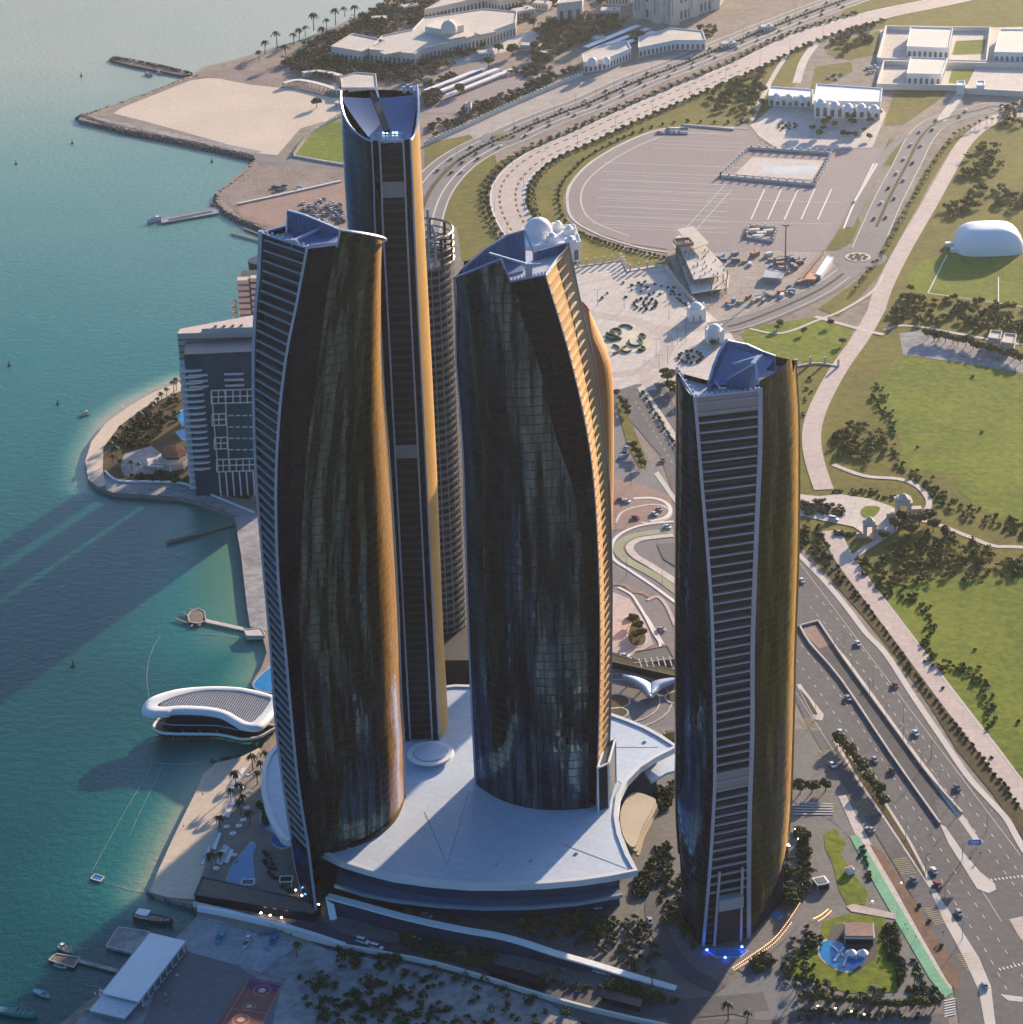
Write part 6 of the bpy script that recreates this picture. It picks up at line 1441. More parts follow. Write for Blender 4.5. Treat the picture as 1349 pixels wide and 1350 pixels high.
scatter_boxes(fill([(945,338),(1000,334),(1065,340),(1050,352),(960,350)],20,7),'the site containers and stacks behind the construction yard','site containers, rear row')
scatter_boxes(fill([(955,398),(1020,382),(1075,368),(1085,374),(1020,398),(960,412)],20,6),'the site containers along the road side of the construction yard','site containers, road side',(.5,1.1))
scatter_boxes(fill([(1008,350),(1040,340),(1060,350),(1040,362),(1012,366)],12,6),'the containers around the foot of the tall mast','containers round the mast',(.5,1.1))
for lab,foot,mt,h in (('long white site cabin by the roundabout',[(1075,368),(1082,370),(1098,346),(1091,344)],'white',3.5),('orange-roofed site cabin by the roundabout',[(1062,374),(1074,374),(1078,366),(1068,364)],'copper',3),('low grey site shed beneath the mast',[(1006,372),(1030,374),(1034,366),(1010,362)],'metal',3.5),('thin red-brown hoarding along the construction yard',[(1052,372),(1055,373),(1086,336),(1083,335)],'brickpave',2.2)):
    bld('site_cabin',lab,foot,h,wallm=mt,roofm=mt,cat='site cabin',arch=False,par=.3)
x,y=G(1035,364); t=thing('floodlight_mast','very tall floodlight mast standing over the construction yard','mast',(x,y,LZ)); m=MB(); m.tube([(x,y,LZ-.2),(x,y,LZ+38)],[.7,.35],8); m.build('pole',MT['pole'],t); m=MB(); m.cyl(x,y,LZ+37,LZ+38,2.6,n=10); m.build('lamp_ring',MT['pole'],t)
for i,(px,py) in enumerate(((918,421),(942,450))):
    x,y=G(px,py); t=thing('plaza_gatehouse',('farther','nearer')[i]+' of the two small white domed gatehouses at the plaza exit','gatehouse',(x,y,LZ)); m=MB(); m.box(x,y,LZ-.2,LZ+8.5,11,10,.12); m.build('wall',MT['white'],t); m=MB(); m.dome(x,y,LZ+8.5,4.3,3.6,16,5); m.build('dome',MT['white'],t,smooth=True); m=MB()
    for s in (-2.2,2.2): m.obox((x+s,y-5.1,LZ),(x+s,y-5.1,LZ+4.6),2.0,.4)
    m.build('doorway',MT['arch'],t); m=MB()
    for a,b in ((-5,-4.6),(5,-4.6),(5,4.6),(-5,4.6)): m.box(x+a,y+b,LZ+8.5,LZ+10,1.3,1.3)
    m.build('corner_finials',MT['white'],t)
# park gate pavilions
for i,(px,py,s) in enumerate(((1190,681,1.0),(1146,706,.8))):
    x,y=G(px,py); t=thing('gate_pavilion',('tall','small')[i]+' stone gate pavilion with a stepped pyramid top in the park','pavilion',(x,y,LZ)); m=MB()
    for a in (-1,1):
        for b in (-1,1): m.box(x+a*3.2*s,y+b*3.2*s,LZ-.2,LZ+9*s,1.8*s,1.8*s)
    m.build('columns',MT['palroof'],t); m=MB(); m.box(x,y,LZ+9*s,LZ+10.6*s,9.5*s,9.5*s); m.box(x,y,LZ+10.6*s,LZ+12*s,7*s,7*s); m.box(x,y,LZ+12*s,LZ+14.5*s,5*s,5*s,0,.2); m.build('roof',MT['palroof'],t)
    m=MB(); m.box(x+7.5*s,y+1,LZ,LZ+5*s,6*s,4*s); m.box(x-7*s,y-2,LZ,LZ+3.4*s,5*s,2*s); m.build('side_wall',MT['palroof'],t)
bld('park_kiosk','left one of two brown-roofed kiosks beside the sandy court',[(1302,456),(1318,458),(1320,448),(1306,446)],5,wallm='palroof',roofm='palroof',arch=False); bld('park_kiosk','right one of two brown-roofed kiosks beside the sandy court',[(1320,462),(1336,464),(1339,452),(1324,450)],5,wallm='palroof',roofm='palroof',arch=False)
# ---------- beach hotel ----------
def hotel():
    Y=1424; L=AT(243,640,Y); t=thing('beach_hotel','dark blue glass hotel block with white balconies and lattice beside the island beach','hotel',(L.x+25,Y+8,LZ))
    zt=AT(290,466,Y).z; xl=AT(243,466,Y).x; xr=AT(375,470,Y).x
    mg=cell_glass('hotel_glazing',(.02,.13,.20),rough=.2,metal=.6,line=(.02,.03,.05),diff=(.008,.07,.11),dmix=.5,fh=3.6,mw=1.8)
    a=VEdge(xl,Y,LZ,zt); b=VEdge(xr,Y+2,LZ,zt); c=VEdge(xl-1,Y+22,LZ,zt); d=VEdge(xr,Y+26,LZ,zt)
    m=MB(); panel(m,a,b,0,2,2); panel(m,c,a,0,2,2,out=Vector((-1,0,0))); panel(m,b,d,0,2,2,out=Vector((1,0,0))); m.build('glass_wall',mg,t)
    m=MB(); m.prism([(xl,Y),(xr,Y+2),(xr,Y+26),(xl-1,Y+22)],zt-2,zt-1.2); m.build('roof',MT['navy'],t)
    pale=mat('hotel_white',(.62,.60,.58),.7,var=.06); MT['pale']=pale
    m=MB(); z=LZ+22
    for k in range(17):
        zz=AT(265,618-k*8.1,Y).z
        if zz>zt-8: break
        x0=AT(250,600,Y).x; x1=AT(277,600,Y).x; pts=[(x0,Y-.2),(x0+1,Y-2.0),(x0+6,Y-2.6),(x1-1,Y-1.4),(x1,Y-.2)]; m.prism(pts,zz,zz+.9)
    m.build('balcony_slabs',pale,t)
    m=MB()
    for k in range(3):
        zz=AT(310,508-k*7.5,Y).z; m.box(AT(310,508,Y).x,Y-1,zz,zz+.8,11,1.6); m.box(AT(262,500,Y).x,Y-1,zz,zz+.8,11,1.6)
    m.build('upper_balcony_slabs',pale,t)
    # lattice
    m=MB()
    def lat(x0,x1,y0,y1,nx,ny):
        for i in range(nx+1):
            px=x0+(x1-x0)*i/nx; A=AT(px,y0,Y-1.2); B=AT(px,y1,Y-1.2); m.obox(A,B,.6,.6)
        for j in range(ny+1):
            py=y0+(y1-y0)*j/ny; A=AT(x0,py,Y-1.2); B=AT(x1,py,Y-1.2); m.obox((A.x,A.y-.05,A.z),(B.x,B.y-.05,A.z),.6,.6)
    lat(279,336,515,532,6,2); lat(280,298,546,561,2,2); lat(283,300,577,592,2,2); lat(286,338,606,622,6,2)
    for x0,x1 in ((279,288),(297,303)): A=AT(x0,515,Y-1.2); B=AT(x1,622,Y-1.2); m.obox(A,B,.7,.6)
    for py in (548,563,578,593): 
        for k in range(4): A=AT(302+k*9,py,Y-1.2); m.obox(A,A+Vector((2.8,0,0)),.6,.6)
    for k in range(6): A=AT(289+k*9,622,Y-1.4); m.obox((A.x,A.y,LZ),(A.x,A.y,A.z),.8,.8)
    m.build('lattice_frame',pale,t)
    m=MB()
    for k in range(20):
        zz=LZ+4+k*3.9
        if zz<zt-4: m.box(xl-2,Y+3,zz,zz+2.2,3.6,3.2); m.box(xl-2.2,Y+12,zz,zz+2.2,3.6,3.2)
    m.build('side_bays',pale,t)
    # beige rear slab
    Y2=Y+27; z2=AT(290,438,Y2).z; be=mat('beige_facade',(.55,.42,.36),.8,var=.08)
    p=[AT(233,428,Y2),AT(380,450,Y2-3),AT(380,412,Y2+30),AT(236,424,Y2+9)]
    t2=thing('hotel_slab','beige banded hotel slab with a pointed flat roof, rising behind the blue block','hotel',(p[0].x+20,Y2+8,LZ))
    pp=[(p[0].x,Y2),(p[1].x,Y2-.5),(p[1].x,Y2+34),(p[0].x+1,Y2+7)]
    m=MB(); m.prism(pp,LZ-.3,z2); m.build('wall',be,t2)
    m=MB()
    for k in range(1,22): 
        zz=z2-k*3.9; m.obox((pp[0][0],pp[0][1]-.1,zz),(pp[1][0],pp[1][1]-.1,zz),.5,.9)
    m.build('window_bands',MT['brickpave'],t2)
    m=MB(); m.prism([(pp[0][0]+14,Y2+2),(pp[1][0],Y2+2),(pp[1][0],Y2+9),(pp[0][0]+20,Y2+7)],z2-.05,z2+1.6); m.build('roof_plant',MT['palroof'],t2)
    m=MB()
    for k in range(4): m.box(pp[0][0]+22+k*5,Y2+4.5,z2,z2+2.5,1.6,1.6)
    m.build('roof_units',MT['brickpave'],t2)
    # stepped tower farther back
    Y3=1540; t3=thing('stepped_tower','pinkish tower of stacked balcony boxes showing left of the left tower','tower',(AT(325,400,Y3).x,Y3,LZ))
    zt3=AT(325,366,Y3).z; x0=AT(312,366,Y3).x; x1=AT(345,366,Y3).x
    m=MB(); m.box((x0+x1)/2+2,Y3+8,LZ-.3,zt3-1,x1-x0,14); m.build('core_wall',MT['dark'],t3)
    m=MB()
    for k in range(24):
        zz=zt3-3-k*3.9
        if zz<LZ: break
        m.box(x0+4,Y3-.5,zz,zz+2.6,7,6); m.box(x0+11.5,Y3-.2,zz+1,zz+3.4,6,5)
        if k>3: m.box(x0-3,Y3+4,zz,zz+2.4,3,3)
    m.build('balcony_boxes',be,t3)
    x,y=AT(338,345,1600).x,1600; m=MB(); zz=AT(338,343,1600).z; m.cyl(x+3,y,LZ,zz,8,n=24); o=tag(m.build('round_glass_tower',MT['glass_b']),'dark round glass tower, only its edge showing beside the left tower','tower'); center(o)
hotel()
# ---------- island villa ----------
def villa():
    x,y=G(228,612); t=thing('beach_villa','two-storey villa with a brown hipped roof on the hotel island','villa',(x,y,LZ))
    m=MB(); m.cyl(x,y,LZ-.2,LZ+4.2,10.5,n=8); m.box(x-10,y-2,LZ-.2,LZ+3.6,9,10,.2); m.build('lower_wall',MT['palroof'],t)
    m=MB(); m.cyl(x+1,y+1,LZ+4.2,LZ+8,7.2,n=6); m.build('upper_wall',mat('cream_wall',(.6,.48,.38),.8),t)
    m=MB(); m.cyl(x+1,y+1,LZ+8,LZ+11.5,8.4,1.5,n=6); m.build('roof',mat('brown_tiles',(.22,.11,.06),.85,var=.2,scale=.5),t)
    m=MB(); m.cyl(x+1,y+1,LZ+5.2,LZ+7,7.35,n=6,cap=False); m.build('window_band',MT['arch'],t)
    m=MB()
    for k in range(8): a=k*math.pi/4; m.box(x+11*math.cos(a),y+11*math.sin(a),LZ,LZ+3,1.1,1.1)
    m.obox((x-14,y-9,LZ+3.6),(x-4,y-11,LZ+3.6),1,.6); m.build('veranda_posts',MT['white'],t)
villa()
wall('white-capped sea wall around the hotel island',[(139,622),(157,635),(200,636),(240,638),(262,646),(300,662),(336,677)],1.1,1.0,'white',k=4)
sheet('quay_walk',[(139,625),(157,638),(200,640),(240,641),(262,649),(300,665),(334,679),(310,680),(270,664),(240,656),(180,652),(150,650),(140,646)],MT['sandgrey'],4)
# ---------- overwater restaurant ----------
def restaurant():
    def px(c_): return (160+c_[0]/5.62,880+c_[1]/5.62)
    outer=[(155,300),(200,235),(300,190),(450,155),(650,140),(850,145),(1000,170),(1130,210),(1190,260),(1150,320),(1060,430),(1000,455),(900,445),(830,410),(740,360),(600,335),(400,330),(330,350),(180,345)]
    inner=[(280,270),(400,215),(600,172),(800,172),(900,182),(1040,215),(1105,240),(1060,320),(980,400),(930,400),(870,370),(780,320),(640,290),(450,282),(300,290)]
    zr=14
    po=[Vector(G(*px(q),zr)) for q in outer]; pi=[Vector(G(*px(q),zr)) for q in inner]
    po=smoothpts(po,5,True); pi=smoothpts(pi,5,True); c=sum(po,Vector((0,0)))/len(po)
    t=thing('overwater_restaurant','white curving restaurant with a louvred roof standing over the water','restaurant',(c.x,c.y,0))
    # ring roof: match inner points to outer by angle
    m=MB(); n=len(po); ring=[]
    for p in po:
        best=min(pi,key=lambda q:(q-p).length); ring.append(best)
    P=[]
    for lev in range(4):
        if lev==0: P.append([(p.x,p.y,zr-1.6) for p in po])
        if lev==1: P.append([(p.x,p.y,zr) for p in po])
        if lev==2: P.append([((p.x+q.x)/2,(p.y+q.y)/2,zr+.7) for p,q in zip(po,ring)])
        if lev==3: P.append([(q.x,q.y,zr+.1) for q in ring])
    m.grid(P,closed=True); m.build('roof_ring',MT['white'],t,smooth=True)
    m=MB(); m.flat([V2(p) for p in po],zr-1.5); m.build('roof_underside',MT['white'],t)
    m=MB(); m.prism([V2(p) for p in pi],zr-1.2,zr-.6); m.build('roof_glass',MT['navy'],t)
    m=MB(); xs=[p.x for p in pi]; x=min(xs)+.6; pl=[V2(p) for p in pi]
    while x<max(xs):
        # slanted louvre clipped to the opening
        ys=[]
        for k in range(120):
            yy=min(p.y for p in pi)+ (max(p.y for p in pi)-min(p.y for p in pi))*k/119
            if inpoly(x+ (yy-c.y)*.25,yy,pl): ys.append(yy)
        if len(ys)>1: m.obox((x+(ys[0]-c.y)*.25,ys[0],zr-.2),(x+(ys[-1]-c.y)*.25,ys[-1],zr-.2),.5,.3)
        x+=1.25
    m.build('louvres',MT['fins'],t)
    low=[(240,450),(270,400),(330,375),(500,350),(800,380),(1000,420),(1150,440),(1105,475),(1020,520),(900,535),(800,515),(700,500),(520,497),(380,495),(290,485)]
    pl2=smoothpts([Vector(G(*px(q),4.5)) for q in low],4,True)
    m=MB(); m.prism([V2(p) for p in pl2],3.2,4.5); m.build('lower_deck',MT['navy'],t)
    m=MB(); m.tube([(p.x,p.y,4.9) for p in pl2]+[(pl2[0].x,pl2[0].y,4.9)],.75,6,cap=False); m.build('deck_rim',MT['white'],t)
    mid=[(c+(p-c)*.86) for p in pl2]; m=MB(); m.prism([(p.x,p.y+2.5) for p in mid],4.5,zr-1.6); m.build('glazed_hall',MT['glass_b'],t)
    m=MB(); mm=[(c+(p-c)*.93) for p in pl2]; m.tube([(p.x,p.y+1.5,8.6) for p in mm],.3,5,cap=False); m.build('gallery_rail',MT['frame'],t)
    m=MB()
    for k in range(0,len(pl2),5): p=c+(pl2[k]-c)*.8; m.cyl(p.x,p.y,-3,3.3,.5,n=8)
    m.build('piles',MT['metal'],t)
    m=MB()
    for k in range(4): a=Vector(G(*px((440+k*125,450)),4.6)); m.obox((a.x,a.y,4.8),(a.x+3,a.y-6,4.8),.35,.3)
    m.build('deck_dividers',MT['frame'],t)
restaurant()
# ---------- white ramp wall in front of the podium ----------
def rampwall():
    top=[(432,1180),(470,1190),(520,1204),(570,1216),(620,1226),(680,1240),(730,1256),(780,1270),(840,1288),(894,1303)]
    P=smoothpts([Vector(G(*q,11)) for q in top[:5]]+[Vector(G(q[0],q[1],11-(i+1)*1.7)) for i,q in enumerate(top[5:])],4)
    n=len(P); z=[11 if i<n*.5 else 11-8.5*((i/(n-1))-.5)*2 for i in range(n)]
    x,y=P[0]; t=thing('ramp_canopy','sweeping white-edged curved wall and canopy in front of the podium','ramp wall',(x,y,LZ))
    L_,R_=offset_path(P,3.6); m=MB()
    G_=[[(L_[i].x,L_[i].y,z[i]-.9),(L_[i].x,L_[i].y,z[i]),(R_[i].x,R_[i].y,z[i]),(R_[i].x,R_[i].y,z[i]-.9)] for i in range(n)]
    m.grid(G_,closed=True); m.face([m.vert(p) for p in G_[0]]); m.face([m.vert(p) for p in G_[-1]][::-1]); m.build('white_top',MT['white'],t)
    m=MB(); m.grid([[(R_[i].x*.7+P[i].x*.3,R_[i].y*.7+P[i].y*.3,LZ-.3),(R_[i].x*.7+P[i].x*.3,R_[i].y*.7+P[i].y*.3,z[i]-.9)] for i in range(n)]); m.build('wall',mat('dark_blue_wall',(.02,.035,.07),.4,var=.3,scale=.1),t)
    a=Vector((L_[0].x,L_[0].y,z[0])); b=G(440,1214,LZ); m=MB(); m.obox((P[0].x+.6,P[0].y,10.4),(b[0],b[1]+1,LZ),3.2,1.0,up=Vector((0,1,0))); m.build('end_leg',MT['white'],t)
rampwall()
# lounge roof and walls by the beach
t,c=bld('beach_lounge','long low flat-roofed beach lounge with planted roof edge',[(258,1190),(268,1166),(330,1180),(400,1196),(424,1206),(415,1216),(355,1206),(300,1196)],4,wallm='glass_b' if False else 'navy',roofm='wood',cat='pavilion',arch=False,par=.5)
for lab,q in (('small open pergola beside the narrow pool',(328,1170)),('small pergola among the planting left of the tower foot',(378,1166))):
    x,y=G(*q); t=thing('pergola',lab,'pergola',(x,y,LZ)); m=MB()
    for a,b in ((-2.5,-2),(2.5,-2),(2.5,2),(-2.5,2)): m.box(x+a,y+b,LZ-.1,LZ+3,.3,.3)
    m.build('posts',MT['white'],t); m=MB()
    for a,b in (((-2.8,-2.3),(2.8,-2.3)),((2.8,-2.3),(2.8,2.3)),((2.8,2.3),(-2.8,2.3)),((-2.8,2.3),(-2.8,-2.3))): m.obox((x+a[0],y+a[1],LZ+3.1),(x+b[0],y+b[1],LZ+3.1),.6,.3)
    m.build('roof_frame',MT['white'],t); m=MB(); m.box(x,y,LZ+2.8,LZ+2.9,5,4); m.build('canopy',MT['navy'],t)
wall('thick white quay wall between the boat yard and the lounge',[(262,1200),(300,1207),(380,1226),(455,1250)],2.5,2.0,'white',k=2)
# shed
def shed():
    A=[G(*q,7) for q in ((198,1229),(246,1240),(184,1320),(135,1308))]; c=Vector((sum(p[0] for p in A)/4,sum(p[1] for p in A)/4))
    t=thing('boat_shed','long white metal-roofed shed on the quay','shed',(c.x,c.y,LZ)); m=MB(); m.prism(A,6.4,7.0); m.build('roof',MT['white'],t)
    B=[G(*q,5.5) for q in ((137,1309),(184,1320),(165,1342),(118,1331))]; m=MB(); m.prism(B,4.9,5.5); m.build('lower_roof',mat('shed_roof_grey',(.55,.56,.58),.5),t)
    q=[c+(Vector(p)-c)*.9 for p in A]; m=MB(); m.prism([V2(p) for p in q],LZ-.3,6.4); m.build('wall',MT['metal'],t)
    b=Vector((sum(p[0] for p in B)/4,sum(p[1] for p in B)/4)); q=[b+(Vector(p)-b)*.9 for p in B]; m=MB(); m.prism([V2(p) for p in q],LZ-.3,4.9); m.build('office_wall',MT['metal'],t)
    m=MB()
    for k in range(8): p=Vector(A[1]).lerp(Vector(A[2]),(k+.5)/8); m.box(p.x,p.y,LZ,6.4,.4,.4); m.obox((p.x,p.y,LZ+.2),(p.x+2.2,p.y-1.2,LZ+3.5),.5,.3)
    m.build('posts',MT['white'],t)
    m=MB(); m.obox((*A[3],7.05),(*A[0],7.05),.3,.2); m.obox((*A[2],7.05),(*A[1],7.05),.3,.2); m.build('gutter',MT['metal'],t)
shed()
scatter_boxes(fill([(118,1335),(150,1300),(135,1300),(110,1325)],6,5)+fill([(200,1330),(230,1280),(245,1285),(215,1335)],5,8)+[(372,1228),(384,1232),(352,1252)],'the crates and gear around the boat shed','gear around the boat shed',(.25,.5))
def flatthing(name,lab,cat,foot,z0,z1,mt,z=0.0,rim=True):
    P=[G(*q,z1) for q in foot]; c=Vector((sum(p[0] for p in P)/len(P),sum(p[1] for p in P)/len(P))); t=thing(name,lab,cat,(c.x,c.y,0)); m=MB(); m.prism(P,z0,z1); m.build('deck',MT[mt],t)
    if rim:
        m=MB()
        for i in range(len(P)): m.obox((*P[i],z1+.1),(*P[(i+1)%len(P)],z1+.1),.5,.3)
        m.build('edge_beam',MT['kerb'],t)
    return t,c
flatthing('pontoon','square grey concrete pontoon against the shed quay','pontoon',[(157,1222),(198,1228),(178,1256),(140,1247)],-.8,1.4,'sandgrey')
flatthing('jetty','square wooden jetty head with two boats alongside','jetty',[(74,1257),(106,1262),(98,1275),(65,1265)],.4,1.0,'wood')
flatthing('gangway','narrow gangway from the jetty head to the quay','gangway',[(106,1264),(157,1277),(155,1281),(104,1268)],.6,1.1,'sandgrey',rim=False)
flatthing('swim_platform','small blue square swimming platform at the corner of the float line','platform',[(120,1158),(126,1152),(138,1156),(133,1162)],-.3,.5,'pool')
flatthing('pier','long thin dark pier reaching from the shore beyond the left tower','pier',[(219,713),(312,689),(313,691),(221,716)],.6,1.3,'wood',rim=False)
t,c=flatthing('pier','thin pale pier leading to the finger platform','pier',[(268,815),(332,829),(331,833),(268,819)],.6,1.2,'kerb',rim=False)
t,c=flatthing('boat_landing','wooden boat landing with finger berths at the end of the pale pier','landing',[(248,811),(252,806),(262,802),(270,806),(272,818),(262,822),(250,820)],.5,1.2,'wood')
m=MB()
for a,b in (((231,815),(248,821)),((240,807),(252,812)),((250,802),(260,806)),((252,826),(258,819)),((262,825),(268,819))): m.obox((*G(*a,1),.9),(*G(*b,1),.9),1.2,.4)
m.build('finger_berths',MT['wood'],t)
flatthing('timber_deck','pale stone deck where the pier meets the beach','deck',[(322,830),(345,828),(350,838),(326,838)],1,LZ+.8,'kerb')
for i,(a,b) in enumerate((((305,306),(345,317)),((322,300),(345,309)))): 
    flatthing('pier',('longer','shorter')[i]+' of two thin piers below the parking lot',"pier",[a,b,(b[0],b[1]+1.6),(a[0],a[1]+1.6)],.5,1.1,'wood',rim=False)
t,c=flatthing('vessel_jetty','open rectangular jetty with a white vessel moored at its end','jetty',[(213,288),(284,274),(289,277),(288,281),(214,294)],.2,1.2,'metal')
m=MB(); m.prism([G(*q,1.25) for q in ((222,289),(280,277.5),(281,280),(223,292))],1.2,1.3); m.build('well',MT['dark'],t)
# ================= VEHICLES, BOATS, LAMPS AND SMALL THINGS =================
CARC={'white':(.7,.7,.7),'silver':(.38,.39,.41),'black':(.02,.02,.022),'red':(.32,.03,.02),'grey':(.14,.14,.15)}
def car_proto(cn,kind='car'):
    t=thing('car' if kind=='car' else 'van','x',kind,(0,0,0)); L_,W,Hh=(4.7,1.9,1.5) if kind=='car' else (5.4,2.1,2.3)
    pm=mat('car_paint_'+cn,CARC[cn],.25,.2,var=.03); gm=MT.setdefault('carglass',mat('car_glass',(.02,.025,.03),.08)); tm=MT.setdefault('tyre',mat('tyre_rubber',(.02,.02,.02),.8))
    def prof(m,pts,w0,w1):
        n=len(pts); a=[m.vert((x,-(w0 if z<.95 else w1)/2,z)) for x,z in pts]; b=[m.vert((x,(w0 if z<.95 else w1)/2,z)) for x,z in pts]
        for i in range(n): j=(i+1)%n; m.face((a[i],b[i],b[j],a[j]))
        m.face(a[::-1]); m.face(b)
    m=MB()
    if kind=='car': prof(m,[(-L_/2,.35),(L_/2,.35),(L_/2,.7),(L_/2-.3,.85),(1.1,.95),(-1.9,.95),(-L_/2,.9)],W,W*.9)
    else: prof(m,[(-L_/2,.35),(L_/2,.35),(L_/2,.9),(L_/2-.9,1.15),(L_/2-1.4,1.3),(-L_/2,1.3)],W,W*.95)
    m.build('body',pm,t); m=MB()
    pts=[(-1.7,.94),(1.05,.94),(.35,1.42),(-1.2,1.42)] if kind=='car' else [(-L_/2+.05,1.28),(L_/2-1.35,1.28),(L_/2-1.9,2.1),(-L_/2+.1,2.1)]
    n=4; a=[m.vert((x,-W*.44 if z<1.35 else -W*.36,z)) for x,z in pts]; b=[m.vert((x,W*.44 if z<1.35 else W*.36,z)) for x,z in pts]
    for i in range(n): j=(i+1)%n; m.face((a[i],b[i],b[j],a[j]))
    m.face(a[::-1]); m.face(b); m.build('window',gm,t)
    m=MB(); z=pts[2][1]; m.box((pts[2][0]+pts[3][0])/2,0,z,z+.07,pts[2][0]-pts[3][0],W*.74); m.build('roof',pm,t)
    for sx in (-1,1):
        for sy in (-1,1):
            m=MB(); m.tube([(sx*L_*.3,sy*(W/2-.12),.34),(sx*L_*.3,sy*(W/2+.03),.34)],.34,10); m.build('wheel',tm,t)
    for sy in (-1,1):
        m=MB(); m.box(L_/2,sy*W*.35,.55,.75,.08,.35); m.build('headlight',MT['white'],t)
    return reg(t)
CARP={}
def car(px,py,hpx,col,label,group='cars on the highway',kind='car',s=1.12):
    k=(col,kind); x,y=G(px,py); hx,hy=G(px+hpx[0],py+hpx[1]); r=math.atan2(hy-y,hx-x); loc=(x,y,LZ+.26)
    if k not in CARP:
        o=CARP[k]=car_proto(col,kind); o.location=loc; o.rotation_euler=(0,0,r); o.scale=(s,)*3; o['label']=label; o['category']=kind; o['group']=group; return o
    o=copy_tree(CARP[k],loc,r,s,label,group); return o
HW=(30,42)
for a in ((1057,767,HW,'white','white car on the highway just right of the right tower'),(1131,850,HW,'white','large white van-like car on the highway between the ramp and the verge'),
 (1108,967,HW,'white','white car near the top of the planted highway strip'),(1153,1003,HW,'silver','silver car in the middle lane beside the planted strip'),
 (1231,1149,(-25,-40),'white','white car on the near carriageway below the planting bed'),(1147,1095,(-40,-15),'silver','silver car turning in from the side road by the green path'),
 (874,608,(20,35),'grey','dark car on the avenue just left of the right tower'),(1298,1300,(-10,-30),'silver','silver car low on the near carriageway'),
 (1207,968,(30,42),'white','white car on the far carriageway beside the lamp row'),(1262,1040,(30,42),'grey','dark grey car on the far carriageway near the road bend'),
 (1180,905,(30,42),'red','red car on the far carriageway beside the verge'),(1118,922,(30,42),'silver','silver car beside the ramp wall'),(1176,1018,(30,42),'black','black car beside the ramp wall farther down'),
 (1264,1205,(20,32),'silver','silver car low on the main carriageway near the traffic island'),(1097,1010,(30,45),'white','white car on the service road by the hatched boxes'),(1204,1162,(25,42),'grey','grey car on the service road beside the brown bed')):
    car(*a)
for a in ((797+22,660,(10,1),'red','red car in the small car park behind the centre tower'),(826,662,(8,2),'white','white car in the small car park behind the centre tower'),(838,684,(8,4),'red','red car inside the looped drive'),(863,679,(8,4),'white','white car inside the looped drive'),(869,673,(8,4),'silver','silver car inside the looped drive'),(880,696,(9,3),'white','white car leaving the looped drive'),(830,817,(8,2),'white','white car by the teardrop island'),(824,866,(8,2),'white','white car at the covered forecourt edge'),(872,831,(8,2),'silver','silver car in the curved forecourt'),(820,603,(6,-6),'white','white car first in the angled row'),(823,598,(6,-6),'black','black car in the angled row'),(826,592,(6,-6),'silver','silver car in the angled row'),(829,586,(6,-6),'grey','grey car in the angled row')):
    car(*a,group='cars behind the centre tower')
for a in ((563,1209,(8,3),'white','white car parked under the left part of the podium'),(706,1200,(10,1),'silver','silver car parked below the podium front'),(716,1202,(10,1),'white','white car parked below the podium front'),(786,1198,(10,0),'white','white car parked below the right end of the podium'),(857,1216,(3,12),'silver','silver car on the curving road left of the right tower'),(548,1240,(20,6),'white','white car on the service road under the ramp wall'),(790,1282,(10,3),'white','white car beside the low end of the ramp wall'),(798,1284,(10,3),'silver','silver car beside the low end of the ramp wall'),(1236,1168,(2,2),'red','red car in the near lane by the brown bed')):
    car(*a,group='cars around the podium')
for a in ((1033,1118,(10,-1),'white','white van parked right of the tower foot'),(497,1251,(18,5),'white','long white van at the left of the service road'),(479,1243,(18,5),'white','second long white van on the service road'),(1099,686,(10,2),'white','white van at the park gate drive')):
    car(*a,group='white vans near the towers',kind='van')
# parked cars by the quay (parking lot behind the left tower) and along the avenues
cols=['white','silver','grey','white','black']
def many(pts,head,desc,grp):
    pts=sorted(pts)
    for i,q in enumerate(pts): car(q[0],q[1],head,random.choice(cols),longlab(i,len(pts),desc),grp)
many(fill([(398,266),(450,262),(456,290),(448,300),(420,294),(405,284)],46,3.4),(4,3),'the cars in the pink parking lot behind the left tower','cars in the pink parking lot')
many(fill([(362,247),(395,245),(398,251),(366,254)],7,4),(5,-1),'the cars on the dirt behind the parking lot','cars on the dirt')
many([(868+i*3.4,176.5) for i in range(12)]+[(880+i*3.6,172) for i in range(8)],(1.5,5),'the cars in the top row of the oval car park','cars in the oval car park')
many(off_row(CO[3:15],24,5.5)+off_row(CO[3:15],20,-6.5)+off_row(CO[3:15],18,13),(6,-4),'the cars on the corniche road','cars on the corniche road')
many(off_row(RR[1:8],10,4)+off_row(RR[1:8],8,-4),(4,-7),'the cars on the avenue right of the car park','cars on the avenue')
many([(1093,104),(1100,100),(1103,105),(1109,99),(1143,92),(1148,90),(1151,96),(1154,89),(1146,97)],(3,3),'the cars parked near the arcaded hall','cars near the arcaded hall')
